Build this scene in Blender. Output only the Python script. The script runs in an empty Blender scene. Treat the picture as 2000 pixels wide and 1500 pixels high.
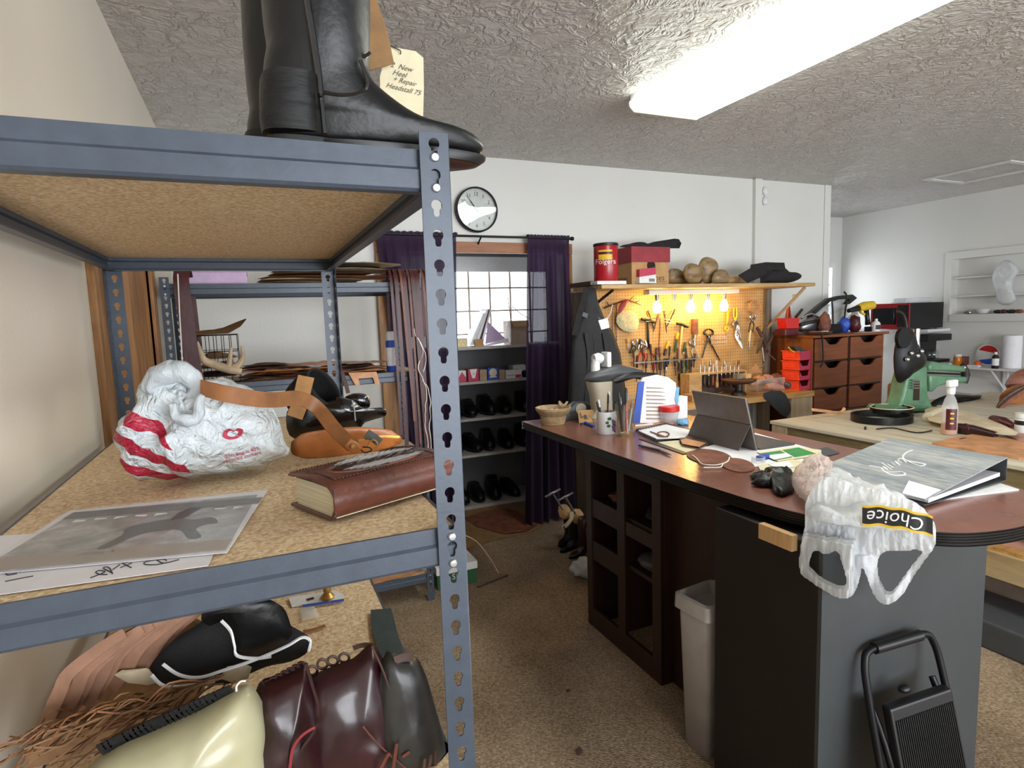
import bpy, bmesh, math, random
from mathutils import Vector as V, Matrix as MX, noise as NZ
from mathutils.bvhtree import BVHTree
PI=math.pi; sin=math.sin; cos=math.cos
rnd=random.Random(7)
SC=bpy.context.scene; COL=SC.collection
# ---------------------------------------------------------------- camera
FPX,PIT,ROL,YAW,EYE=1161.28848,1.10704900e-01,3.29041177e-02,4.09321846e-01,1.59098624
_f=V((sin(YAW)*cos(PIT),cos(YAW)*cos(PIT),-sin(PIT))); _r=V((cos(YAW),-sin(YAW),0)); _d=_f.cross(_r)
_r2=cos(ROL)*_r+sin(ROL)*_d; _d2=-sin(ROL)*_r+cos(ROL)*_d
cam=bpy.data.cameras.new('camera'); co=bpy.data.objects.new('camera',cam); COL.objects.link(co)
cam.sensor_fit='HORIZONTAL'; cam.sensor_width=36; cam.lens=FPX*36/2000; cam.clip_start=.02; cam.clip_end=200
co.matrix_world=MX(((_r2.x,-_d2.x,-_f.x,0),(_r2.y,-_d2.y,-_f.y,0),(_r2.z,-_d2.z,-_f.z,EYE),(0,0,0,1)))
SC.camera=co
def px(x,y,**k):
    """where the line of sight through a photo point meets a plane of the room"""
    d=_r2*((x-1000)/FPX)+_d2*((y-750)/FPX)+_f
    i,v=next(iter(k.items())); a='XYZ'.index(i); o=V((0,0,EYE))
    return o+d*((v-o[a])/d[a])
def pw(x0,x1,y,Y):
    """half the width across the line of sight between two photo points in the plane at depth Y"""
    a,b=px(x0,y,Y=Y),px(x1,y,Y=Y); d=((a+b)/2-V((0,0,EYE))); d.z=0; d.normalize()
    return .5*(b-a).length*abs(d.y)
def tr(pts,**k): return [px(x,y,**k) for x,y in pts]
# ---------------------------------------------------------------- materials
def lin(c):
    if isinstance(c,str): c=[int(c[i:i+2],16)/255 for i in (0,2,4)]
    return tuple((v/12.92 if v<=.04045 else ((v+.055)/1.055)**2.4) for v in c)+(1,)
class N:
    def __init__(s,name):
        s.m=bpy.data.materials.new(name); s.m.use_nodes=True; s.t=s.m.node_tree; s.n=s.t.nodes
        s.b=s.n['Principled BSDF']; s.out=s.n['Material Output']
        s.tc=s.n.new('ShaderNodeTexCoord')
    def new(s,ty,ins=None,**k):
        n=s.n.new('ShaderNode'+ty)
        for a,v in k.items(): setattr(n,a,v)
        for a,v in (ins or {}).items():
            if hasattr(v,'is_linked'): s.t.links.new(v,n.inputs[a])
            else: n.inputs[a].default_value=v
        return n
    def l(s,a,b): s.t.links.new(a,b)
    def ramp(s,fac,stops,interp='LINEAR'):
        r=s.new('ValToRGB'); r.color_ramp.interpolation=interp; e=r.color_ramp.elements
        while len(e)<len(stops): e.new(.5)
        for q,(p,c) in zip(e,stops): q.position=p; q.color=c if len(c)==4 else tuple(c)+(1,)
        s.l(fac,r.inputs['Fac']); return r.outputs['Color']
    def math(s,op,a,b=0.0,c=0.0):
        n=s.new('Math',operation=op)
        for i,v in enumerate((a,b,c)):
            if hasattr(v,'is_linked'): s.l(v,n.inputs[i])
            else: n.inputs[i].default_value=v
        return n.outputs[0]
    def mix(s,fac,a,b):
        n=s.new('Mix',data_type='RGBA')
        for i,v in ((0,fac),(6,a),(7,b)):
            if hasattr(v,'is_linked'): s.l(v,n.inputs[i])
            else: n.inputs[i].default_value=v
        return n.outputs[2]
    def bump(s,h,strength=.3,dist=.01):
        b=s.new('Bump',{'Strength':strength,'Distance':dist,'Height':h}); s.l(b.outputs[0],s.b.inputs['Normal'])
def mat(name,c,rough=.5,metal=0,var=.08,scale=30,bump=0,bscale=None,c2=None,stretch=None,spec=.5,coat=0,detail=4,trans=0,alpha=1,sheen=0,emit=0):
    s=N(name); base=lin(c); b=s.b
    b.inputs['Roughness'].default_value=rough; b.inputs['Metallic'].default_value=metal
    b.inputs['Specular IOR Level'].default_value=spec; b.inputs['Coat Weight'].default_value=coat; b.inputs['Coat Roughness'].default_value=.15
    b.inputs['Transmission Weight'].default_value=trans; b.inputs['Alpha'].default_value=alpha
    if sheen: b.inputs['Sheen Weight'].default_value=sheen
    if emit: b.inputs['Emission Color'].default_value=base; b.inputs['Emission Strength'].default_value=emit
    vec=s.tc.outputs['Object']
    if stretch:
        mp=s.new('Mapping',{'Vector':vec,'Scale':stretch}); vec=mp.outputs[0]
    nz=s.new('TexNoise',{'Vector':vec,'Scale':scale,'Detail':detail,'Roughness':.6})
    lo=tuple(max(0,v*(1-2.2*var)) for v in base[:3])+(1,)
    hi=lin(c2) if c2 else tuple(min(1,v*(1+2.2*var)) for v in base[:3])+(1,)
    s.l(s.ramp(nz.outputs[0],[(.3,lo if not c2 else base),(.7,hi)]),b.inputs['Base Color'])
    if bump:
        n2=s.new('TexNoise',{'Vector':vec,'Scale':bscale or scale*4,'Detail':5}); s.bump(n2.outputs[0],bump,.004)
    return s.m
M={}
def m_(k,*a,**kw): M[k]=mat(k,*a,**kw); return M[k]
# ---------------------------------------------------------------- mesh builder
def cr(pts,n=6,closed=True):
    P=[V(p) for p in pts]; L=len(P); out=[]
    for i in range(L if closed else L-1):
        if closed: a,b,c,d=P[i-1],P[i],P[(i+1)%L],P[(i+2)%L]
        else: a,b,c,d=P[max(i-1,0)],P[i],P[i+1],P[min(i+2,L-1)]
        for k in range(n):
            t=k/n
            out.append(.5*((2*b)+(c-a)*t+(2*a-5*b+4*c-d)*t*t+(3*b-a-3*c+d)*t**3))
    if not closed: out.append(P[-1])
    return out
def frames(P):
    T=[(P[min(i+1,len(P)-1)]-P[max(i-1,0)]).normalized() for i in range(len(P))]
    u=T[0].cross(V((0,0,1)));
    if u.length<.1: u=T[0].cross(V((0,1,0)))
    u.normalize(); out=[]
    for t in T:
        u=(u-t*u.dot(t))
        if u.length<1e-5: u=t.orthogonal()
        u.normalize(); out.append((t,u,t.cross(u)))
    return out
class MB:
    def __init__(s): s.b=bmesh.new(); s.uvw=None
    def vf(s,vs,fs):
        v=[s.b.verts.new(p) for p in vs]
        for f in fs:
            try: s.b.faces.new([v[i] for i in f])
            except ValueError: pass
        return s
    def bx(s,x0,x1,y0,y1,z0,z1,m=None):
        P=[V((x,y,z)) for z in (z0,z1) for x,y in ((x0,y0),(x1,y0),(x1,y1),(x0,y1))]
        if m: P=[m@p for p in P]
        return s.vf(P,[(3,2,1,0),(4,5,6,7),(0,1,5,4),(1,2,6,5),(2,3,7,6),(3,0,4,7)])
    def cb(s,c,sz,rz=0,rx=0,ry=0):
        m=MX.Translation(V(c))@MX.Rotation(rz,4,'Z')@MX.Rotation(ry,4,'Y')@MX.Rotation(rx,4,'X')
        a,b,d=[v/2 for v in sz]; return s.bx(-a,a,-b,b,-d,d,m)
    def rings(s,R,cap=(1,1),closed=True):
        n=len(R[0]); vs=[p for r in R for p in r]; fs=[]
        for i in range(len(R)-1):
            for k in range(n if closed else n-1):
                k2=(k+1)%n; fs.append((i*n+k,i*n+k2,(i+1)*n+k2,(i+1)*n+k))
        if closed:
            if cap[0]: fs.append(tuple(reversed(range(n))))
            if cap[1]: fs.append(tuple(range((len(R)-1)*n,len(R)*n)))
        return s.vf(vs,fs)
    def tube(s,P,r,n=8,cap=(1,1),smooth=0,sq=1):
        P=[V(p) for p in P]
        if smooth: P=cr(P,smooth,False)
        rs=r if isinstance(r,(list,tuple)) else [r]*len(P)
        if len(rs)!=len(P): rs=[rs[min(int(i*(len(rs)-1)/(len(P)-1)),len(rs)-2)]*(1-(i*(len(rs)-1)/(len(P)-1)-min(int(i*(len(rs)-1)/(len(P)-1)),len(rs)-2)))+rs[min(int(i*(len(rs)-1)/(len(P)-1)),len(rs)-2)+1]*(i*(len(rs)-1)/(len(P)-1)-min(int(i*(len(rs)-1)/(len(P)-1)),len(rs)-2)) for i in range(len(P))]
        R=[[p+(u*cos(2*PI*k/n)+w*sq*sin(2*PI*k/n))*q for k in range(n)] for p,q,(t,u,w) in zip(P,rs,frames(P))]
        return s.rings(R,cap)
    def strip(s,P,w,d=None,th=.003,smooth=0):
        """a flat strap: P centre line, w width, d width direction (vector or list)"""
        P=[V(p) for p in P]
        D=d if isinstance(d,list) else [V(d)]*len(P)
        if smooth:
            D=cr(D,smooth,False); P=cr(P,smooth,False)
        W=w if isinstance(w,list) else [w]*len(P)
        if len(W)!=len(P): W=[W[0]+(W[-1]-W[0])*i/(len(P)-1) for i in range(len(P))]
        T=frames(P); R=[]
        for p,(t,_,_2),ww,dd in zip(P,T,W,D):
            dd=(V(dd)-t*V(dd).dot(t)).normalized(); nn=t.cross(dd)*th/2; h=dd*ww/2
            R.append([p-h-nn,p+h-nn,p+h+nn,p-h+nn])
        return s.rings(R)
    def lathe(s,prof,c=(0,0,0),n=24,ax='Z',m=None,cap=(1,1),sx=1,sy=1):
        c=V(c); R=[]
        for r,z in prof:
            ring=[]
            for k in range(n):
                a=2*PI*k/n; x,y=r*cos(a)*sx,r*sin(a)*sy
                p={'Z':V((x,y,z)),'Y':V((x,z,-y)),'X':V((z,x,y))}[ax]
                ring.append(c+(m@p if m else p))
            R.append(ring)
        return s.rings(R,cap)
    def slab(s,P,ext):
        P=[V(p) for p in P]; e=V(ext); n=len(P)
        nrm=V((0,0,0))
        for i in range(n): nrm+=P[i].cross(P[(i+1)%n])
        if nrm.dot(e)<0: P=P[::-1]
        return s.vf(P+[p+e for p in P],[tuple(reversed(range(n))),tuple(range(n,2*n))]+[(i,(i+1)%n,n+(i+1)%n,n+i) for i in range(n)])
    def pillow(s,P,nrm,tf=.03,tb=None,k=7,cen=None,wr=0,ws=20,pw=.5,sm=0,seed=0):
        """inflated shape from an outline"""
        P=[V(p) for p in P]
        if sm: P=cr(P,sm)
        nrm=V(nrm).normalized(); tb=tf*.3 if tb is None else tb
        c=V(cen) if cen is not None else sum(P,V((0,0,0)))/len(P); n=len(P)
        def pt(p,t,side):
            q=c+(p-c)*t; h=max(0,1-t*t)**pw
            w=wr*(NZ.noise(q*ws+V((seed,side*3,0)))+.5*NZ.noise(q*ws*2.3+V((seed,9,0)))) if wr else 0
            return q+nrm*(side*(tf if side>0 else tb)*h+w*min(1,(1-t)*4))
        R=[[pt(p,t,-1) for p in P] for t in [i/k for i in range(1,k)]]+[[pt(p,1,0) for p in P]]+[[pt(p,t,1) for p in P] for t in [i/k for i in range(k-1,0,-1)]]
        s.rings(R,(1,1)); return s
    def slices(s,L,n=20,ex=2.2,ax='Z',m=None,wr=0,ws=20):
        """lofted horizontal sections (z,x0,x1,yc,w)"""
        R=[]
        for z,x0,x1,yc,w in L:
            ring=[]
            for k in range(n):
                a=2*PI*k/n; ca,sa=cos(a),sin(a)
                x=(x0+x1)/2+(x1-x0)/2*math.copysign(abs(ca)**(2/ex),ca); y=yc+w*math.copysign(abs(sa)**(2/ex),sa)
                p=V((x,y,z))
                if m: p=m@p
                if wr: p+=V((NZ.noise(p*ws),NZ.noise(p*ws+V((5,0,0))),NZ.noise(p*ws+V((0,7,0)))))*wr
                ring.append(p)
            R.append(ring)
        return s.rings(R)
    def surf(s,f,nu,nv,cu=False):
        vs=[f(i/(nu if cu else nu-1),j/(nv-1)) for j in range(nv) for i in range(nu)]; fs=[]
        for j in range(nv-1):
            for i in range(nu if cu else nu-1):
                i2=(i+1)%nu; fs.append((j*nu+i,j*nu+i2,(j+1)*nu+i2,(j+1)*nu+i))
        return s.vf(vs,fs)
    def ball(s,c,r,sub=3,wr=0,ws=8,seed=0):
        r=r if isinstance(r,(tuple,list)) else (r,r,r); a=len(s.b.verts)
        bmesh.ops.create_icosphere(s.b,subdivisions=sub,radius=1); s.b.verts.ensure_lookup_table()
        for v in s.b.verts[a:]:
            p=v.co.copy(); k=1+wr*(NZ.noise(p*ws*.3+V((seed,0,0)))+.5*NZ.noise(p*ws*.8+V((seed,0,0))))
            v.co=V(c)+V((p.x*r[0],p.y*r[1],p.z*r[2]))*k
        return s
    def xf(s,m):
        for v in s.b.verts: v.co=m@v.co
        return s
    def wrinkle(s,amp,sc,seed=0):
        for v in s.b.verts:
            p=v.co*sc+V((seed,seed*.7,0)); v.co+=V((NZ.noise(p),NZ.noise(p+V((31,0,0))),NZ.noise(p+V((0,57,0)))))*amp
        return s
    def build(s,name,m,parent=None,smooth=True,bev=0,sub=0,solid=0,world=True,angle=40):
        if name in ('plastic_bag','body','front','bag','handle','glove','plastic_wrap','bundle','cloth','felt_hat','plastic_sack','handle_loop','handle_knot'): angle=180
        me=bpy.data.meshes.new(name)
        if parent is not None and world:
            r=parent
            while r.parent: r=r.parent
            for v in s.b.verts: v.co=v.co-r.location
        elif parent is None:
            # a thing of one mesh: its origin goes to the middle of its base
            xs=[v.co for v in s.b.verts]
            lo=V([min(p[i] for p in xs) for i in range(3)]); hi=V([max(p[i] for p in xs) for i in range(3)])
            o0=V(((lo.x+hi.x)/2,(lo.y+hi.y)/2,lo.z))
            for v in s.b.verts: v.co=v.co-o0
        bmesh.ops.recalc_face_normals(s.b,faces=s.b.faces)
        s.b.to_mesh(me); s.b.free()
        if smooth: me.shade_smooth()
        o=bpy.data.objects.new(name,me); COL.objects.link(o)
        me.materials.append(M[m] if isinstance(m,str) else m)
        if parent is not None: o.parent=parent
        else: o.location=o0
        if solid:
            d=o.modifiers.new('thick','SOLIDIFY'); d.thickness=solid; d.offset=0
        if bev:
            d=o.modifiers.new('bevel','BEVEL'); d.width=bev; d.segments=2; d.limit_method='ANGLE'; d.angle_limit=math.radians(40)
        if sub:
            d=o.modifiers.new('smooth','SUBSURF'); d.levels=sub; d.render_levels=sub
        if smooth: sharp(me,angle)
        return o
def sharp(me,angle):
    b=bmesh.new(); b.from_mesh(me); a=math.radians(angle)
    for e in b.edges:
        if len(e.link_faces)==2 and e.calc_face_angle(0)>a: e.smooth=False
    b.to_mesh(me); b.free()
def tag(o,label,cat,group=None,kind=None):
    if label: o['label']=label
    if cat: o['category']=cat
    if group: o['group']=group
    if kind: o['kind']=kind
    return o
def thing(name,label,cat,loc=(0,0,0),rz=0,group=None):
    o=bpy.data.objects.new(name,None); COL.objects.link(o); o.location=loc; o.rotation_euler=(0,0,rz); o.empty_display_size=.05
    return tag(o,label,cat,group)
def struct(name,mb,m,parent=None,**k):
    o=mb.build(name,m,parent,**k)
    if parent is None: o['kind']='structure'
    return o
def dup(root,loc=None,rz=None,label=None,group=None,mats=None):
    r=root.copy(); COL.objects.link(r)
    if loc is not None: r.location=loc
    if rz is not None: r.rotation_euler=(0,0,rz)
    if label: r['label']=label
    if group: r['group']=group
    for ch in list(root.children):
        c=ch.copy(); COL.objects.link(c); c.parent=r
        for g in ch.children:
            d=g.copy(); COL.objects.link(d); d.parent=c
    if mats:
        for o in [r]+list(r.children):
            if o.type=='MESH' and o.data.materials[0].name in mats:
                o.data=o.data.copy(); o.data.materials[0]=M[mats[o.data.materials[0].name]]
    return r
def text(s,size=.05,ext=.0004,shear=0,sx=1,align='CENTER'):
    c=bpy.data.curves.new('t','FONT'); c.body=s; c.size=size; c.extrude=ext; c.shear=shear; c.align_x=align; c.align_y='CENTER'; c.resolution_u=3
    o=bpy.data.objects.new('t',c); COL.objects.link(o)
    bpy.context.view_layer.update()
    me=bpy.data.meshes.new_from_object(o)
    bpy.data.objects.remove(o); b=bmesh.new(); b.from_mesh(me); bpy.data.meshes.remove(me); bpy.data.curves.remove(c)
    mb=MB(); mb.b.free(); mb.b=b
    if sx!=1:
        for v in b.verts: v.co.x*=sx
    return mb
def place(o,x,y,n=None):
    """matrix with x axis, y axis (3-D), origin o"""
    x=V(x).normalized(); y=V(y); z=x.cross(y).normalized(); y=z.cross(x)
    return MX(((x.x,y.x,z.x,o[0]),(x.y,y.y,z.y,o[1]),(x.z,y.z,z.z,o[2]),(0,0,0,1)))
def bvh_of(mb):
    b=mb.b.copy(); t=BVHTree.FromBMesh(b); return t
def drape(mb,bvh,d,off=.0012):
    """lay a flat mesh onto a surface along direction d"""
    d=V(d).normalized()
    bmesh.ops.triangulate(mb.b,faces=mb.b.faces)
    for _ in range(1): bmesh.ops.subdivide_edges(mb.b,edges=[e for e in mb.b.edges if e.calc_length()>.008],cuts=1)
    for v in mb.b.verts:
        h=bvh.ray_cast(v.co-d*.5,d)
        if h[0] is not None: v.co=h[0]-d*off
    return mb
# ---------------------------------------------------------------- special materials
def carpet():
    s=N('carpet'); v=s.tc.outputs['Object']
    a=s.new('TexNoise',{'Vector':v,'Scale':95,'Detail':3}); b=s.new('TexNoise',{'Vector':v,'Scale':1.6,'Detail':5})
    c=s.ramp(a.outputs[0],[(.25,lin('7a6855')),(.5,lin('9c8871')),(.75,lin('bba68b'))])
    c2=s.ramp(b.outputs[0],[(.35,lin('8a7c6e')),(.65,lin('ffffff'))])
    m=s.new('Mix',data_type='RGBA',blend_type='MULTIPLY'); m.inputs[0].default_value=.6; s.l(c,m.inputs[6]); s.l(c2,m.inputs[7])
    w=s.new('TexWave',{'Vector':v,'Scale':55,'Distortion':6,'Detail':2},bands_direction='DIAGONAL')
    h=s.math('ADD',s.math('MULTIPLY',w.outputs['Fac'],.4),a.outputs[0])
    s.l(m.outputs[2],s.b.inputs['Base Color']); s.b.inputs['Roughness'].default_value=.95; s.b.inputs['Specular IOR Level'].default_value=.1; s.bump(h,.7,.006); return s.m
def ceiling():
    s=N('textured_ceiling'); v=s.tc.outputs['Object']
    a=s.new('TexNoise',{'Vector':v,'Scale':9,'Detail':3,'Roughness':.55,'Distortion':1.4})
    r=s.math('ABSOLUTE',s.math('SUBTRACT',a.outputs[0],.5))
    r=s.math('SUBTRACT',1.0,s.math('MINIMUM',s.math('MULTIPLY',r,11.0),1.0))
    b=s.new('TexNoise',{'Vector':v,'Scale':26,'Detail':4,'Distortion':.8})
    h=s.math('ADD',s.math('MULTIPLY',r,.6),s.math('MULTIPLY',b.outputs[0],.9))
    s.b.inputs['Base Color'].default_value=lin('c3bfba'); s.b.inputs['Roughness'].default_value=.27; s.b.inputs['Specular IOR Level'].default_value=.5
    s.bump(h,1.0,.016); return s.m
def board():
    s=N('particle_board'); v=s.tc.outputs['Object']
    a=s.new('TexVoronoi',{'Vector':v,'Scale':190}); n=s.new('TexNoise',{'Vector':v,'Scale':130,'Detail':5})
    c=s.ramp(a.outputs['Color'],[(.1,lin('c8ab84')),(.45,lin('e4caa4')),(.9,lin('f2dfc0'))])
    c2=s.ramp(n.outputs[0],[(.35,lin('d6c3a4')),(.6,lin('ffffff'))])
    m=s.new('Mix',data_type='RGBA',blend_type='MULTIPLY'); m.inputs[0].default_value=.55; s.l(c,m.inputs[6]); s.l(c2,m.inputs[7])
    s.l(m.outputs[2],s.b.inputs['Base Color']); s.b.inputs['Roughness'].default_value=.6; s.bump(a.outputs['Distance'],.06,.001); return s.m
def wood(name,c1,c2,scale=6,axis='Z',rough=.5,dist=6,coat=0):
    s=N(name); v=s.tc.outputs['Object']
    k={'X':(.12,1,1),'Y':(1,.12,1),'Z':(1,1,.12)}[axis]
    mp=s.new('Mapping',{'Vector':v,'Scale':k})
    n=s.new('TexNoise',{'Vector':mp.outputs[0],'Scale':scale*6,'Detail':6,'Roughness':.65,'Distortion':.6})
    w=s.new('TexWave',{'Vector':mp.outputs[0],'Scale':scale,'Distortion':dist,'Detail':3,'Detail Scale':1.5},bands_direction='X' if axis!='X' else 'Y')
    f=s.math('ADD',s.math('MULTIPLY',n.outputs[0],.86),s.math('MULTIPLY',w.outputs['Fac'],.14))
    s.l(s.ramp(f,[(.32,lin(c1)),(.70,lin(c2))]),s.b.inputs['Base Color'])
    s.b.inputs['Roughness'].default_value=rough; s.b.inputs['Coat Weight'].default_value=coat; s.bump(f,.12,.003); M[name]=s.m; return s.m
def wallpaint(name,c,rough=.45):
    s=N(name); v=s.tc.outputs['Object']
    n=s.new('TexNoise',{'Vector':v,'Scale':60,'Detail':4}); n2=s.new('TexNoise',{'Vector':v,'Scale':1.3,'Detail':4})
    b=lin(c); s.l(s.ramp(n2.outputs[0],[(.3,tuple(x*.93 for x in b[:3])),(.7,b)]),s.b.inputs['Base Color'])
    s.b.inputs['Roughness'].default_value=rough; s.bump(n.outputs[0],.18,.004); M[name]=s.m; return s.m
def filmy(name,c,tr=.35,rough=.3,c2=None,transl=.5,bump=0):
    """thin plastic or cloth that lets light through"""
    s=N(name); t=s.new('BsdfTransparent'); l=s.new('BsdfTranslucent',{'Color':lin(c)})
    m1=s.new('MixShader',{0:transl}); m2=s.new('MixShader',{0:tr})
    n=s.new('TexNoise',{'Vector':s.tc.outputs['Object'],'Scale':14,'Detail':4})
    s.l(s.ramp(n.outputs[0],[(.3,lin(c)),(.7,lin(c2 or c))]),s.b.inputs['Base Color']); s.b.inputs['Roughness'].default_value=rough
    if bump:
        mp=s.new('Mapping',{'Vector':s.tc.outputs['Object'],'Scale':(1,1,.45)}); w=s.new('TexNoise',{'Vector':mp.outputs[0],'Scale':32,'Detail':5,'Distortion':1.2}); s.bump(w.outputs[0],bump,.02)
    s.l(s.b.outputs[0],m1.inputs[1]); s.l(l.outputs[0],m1.inputs[2]); s.l(m1.outputs[0],m2.inputs[1]); s.l(t.outputs[0],m2.inputs[2]); s.l(m2.outputs[0],s.out.inputs[0])
    M[name]=s.m; return s
def glass(name,c='ffffff',tr=.8):
    s=N(name); t=s.new('BsdfTransparent',{'Color':lin(c)}); g=s.new('BsdfGlossy',{'Color':(1,1,1,1),'Roughness':.03})
    f=s.new('LayerWeight',{'Blend':.25}); m=s.new('MixShader',{0:s.math('ADD',s.math('MULTIPLY',s.math('POWER',f.outputs['Facing'],3.0),.5),max(.03,1-tr-.2))})
    s.l(t.outputs[0],m.inputs[1]); s.l(g.outputs[0],m.inputs[2]); s.l(m.outputs[0],s.out.inputs[0]); M[name]=s.m
def emit(name,c,st):
    s=N(name); s.b.inputs['Base Color'].default_value=lin(c); s.b.inputs['Emission Color'].default_value=lin(c); s.b.inputs['Emission Strength'].default_value=st; M[name]=s.m
M['carpet']=carpet(); M['ceiling']=ceiling(); M['board']=board()
wallpaint('wall','dcdcd8'); wallpaint('wall_warm','eee6d8'); wallpaint('recess_wall_shaded','67676a'); m_('recess_shelf_shaded','a8a29c',.6,0,.04)  # recess wall and shelf greys carry the shade of the recess in their colour
wood('oak_trim','7a4c22','b98850',5,'Z'); wood('oak_trim_h','7d4a2a','a86f48',5,'X')
wood('pine','a8824e','cfb07c',5,'X'); wood('pine_v','9a866a','b29d80',4,'Z'); wood('pine_y','a08660','c2aa80',5,'Y'); wood('old_wood_y','57492f','8c7a56',5,'Y')
wood('walnut','6a3618','8a4d26',3,'X',.5); wood('walnut_v','6e3a1c','925528',3,'Z',.5); wood('dark_oak','1d0f0a','33190f',5,'Z',.45); wood('bench_top','9a6f3a','d2a467',5,'X',.5); wood('beech','b98d59','d9b482',6,'Z')
wood('shoe_last','6b5337','a58c63',7,'X',.45); wood('weathered','5e544a','8b7f70',6,'Z',.7); wood('table_top','b4aa94','d6cebb',3,'Y',.55)
m_('steel_blue','434c59',.40,.1,.05,40,.05); m_('zinc','c9ccce',.28,.9,.05); m_('steel','9b9da0',.3,.9,.08); m_('iron','3c3a38',.45,.7,.15,30,.1); m_('black_metal','17171a',.4,.5,.05); m_('brass','b08a4a',.35,.9,.1); m_('chrome','d8dadd',.12,1,.02)
m_('black_leather','0c0d0f',.38,0,.2,18,.25,60,spec=.38); m_('black_leather_gloss','0c0c0e',.16,0,.1,18,.15,60,coat=.5); m_('scuffed_black','0e0f10',.55,0,.3,9,.4,70,c2='262827',stretch=(.5,1,2),spec=.3); m_('black_suede','0d0d0f',.85,0,.15,60,.3)
m_('tan_strap','8a5a34',.5,0,.15,16,.15,90); m_('tan_suede','a67a4a',.85,0,.1,30,.3,150); m_('brown_leather','5a2f24',.35,0,.18,14,.25,70,coat=.1); m_('cognac','a3622f',.36,0,.15,12,.2,60,coat=.15); m_('maroon','2b0b10',.34,0,.22,10,.12,50,coat=.25); m_('oxblood','301419',.34,0,.25,7,.12,40,coat=.25); m_('grey_leather','2d2c2a',.38,0,.18,8,.15,50,coat=.1); m_('green_suede','333f3f',.8,0,.1,20,.25,140)
m_('cream_leather','b3ae8c',.34,0,.08,6,.15,30,coat=.3); m_('rust_leather','a37a62',.6,0,.14,12,.25,90); m_('suede_brown','8f6d4c',.85,0,.16,18,.35,120); m_('hide_brown','7a4a38',.6,0,.2,14,.3,70); m_('veg_tan','c08a60',.55,0,.14,12,.2,80); m_('pink_leather','b98878',.6,0,.1,12,.2,80); m_('kraft','8c6a44',.8,0,.1,20,.2,90); m_('cream_hide','cfc0a4',.7,0,.1,10,.25,60); m_('dark_hide','4a3228',.6,0,.2,12,.3,60); m_('strap_maroon','4a2226',.42,0,.2,9,.15,60); m_('strap_brown','6b3f30',.45,0,.18,9,.15,60)
m_('paper','e6e5ea',.75,0,.02,20); m_('paper_warm','d9cfae',.75,0,.04,20); m_('page_edge','c9bfa0',.8,0,.12,90,.3,200,stretch=(.05,.05,4)); m_('ink','2a2a38',.6,0,.02); m_('ink_soft','6a6458',.7,0,.02); m_('white_plastic','dfe0e0',.35,0,.02); m_('cream_plastic','b9b2a0',.45,0,.03); m_('grey_plastic','46484b',.42,0,.04); m_('black_plastic','131315',.4,0,.04); m_('bin_grey','a39d98',.5,0,.05,12,.05)
m_('red_plastic','c9201c',.4,0,.05); m_('orange_red','ea4a2a',.38,0,.05); m_('pink_red','b5304f',.4,0,.05); m_('coffee_red','a1131f',.3,0,.05,coat=.2); m_('yellow','d9b32a',.4,0,.05); m_('orange','e0622a',.45,0,.05); m_('blue','2b4fae',.4,0,.05); m_('light_blue','6aa6cf',.5,0,.06); m_('green','2f8a4a',.5,0,.06); m_('dark_green','27522e',.6,0,.06); m_('lilac','c5aed0',.7,0,.04); m_('carton','b18a5c',.8,0,.06,14); m_('carton_grey','a08f80',.8,0,.06,14); m_('carton_red','8c2a33',.6,0,.1,10); m_('white_carton','dcdcdc',.65,0,.03); m_('machine_green','557d60',.4,0,.12,10,.1,40,coat=.2); m_('felt','1e1b1c',.9,0,.15,30,.25,120)
m_('purple','2b1a33',.8,0,.12,20,.2,200,sheen=.2); m_('laminate','7f5244',.25,0,.1,5,.04,60,coat=.15); m_('edge_black','0c0b0b',.3,0,.05); m_('ped_grey','3c4042',.42,0,.06,4,.05,30); m_('ped_dark','150f0d',.5,0,.1,6); m_('apron_cloth','2c2c2e',.9,0,.12,60,.25,200); m_('rope','b49c78',.9,0,.12,40,.4,120); m_('antler','b9a487',.6,0,.15,12,.2,60); m_('tablet_grey','77706c',.4,.3,.04); m_('thread','e8e4da',.8,0,.02); m_('pegboard','c59a5c',.6,0,.05,12); m_('hole_dark','2a1c10',.9,0,.02); m_('amber','c9791a',.2,0,.05); m_('wine','4f1a22',.35,0,.12,10); m_('dark_board','4a2c20',.6,0,.12,10)
m_('lens_white','eef0ea',.4,0,.01)
glass('pane'); glass('clear_glass','f4f8f6',.72); filmy('clear_plastic','eef1f3',.66,.15,transl=.3)
filmy('curtain','33203d',.06,.85,transl=.35); filmy('bag_white','dfe6ea',.0,.28,'cbd4da',.3,.6); filmy('bag_film','f6f8fa',.30,.16,'e6ebef',.35,.5); filmy('bag_pink','ecd2c9',.28,.3,'f6ebe6',.3,1.0); filmy('sleeve','f4f6f8',.86,.12,transl=.2); filmy('visor','c8ccce',.5,.15,transl=.2)
emit('tube_lens','fbfff4',8.5); emit('bulb','ffd27a',60.0)
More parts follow.
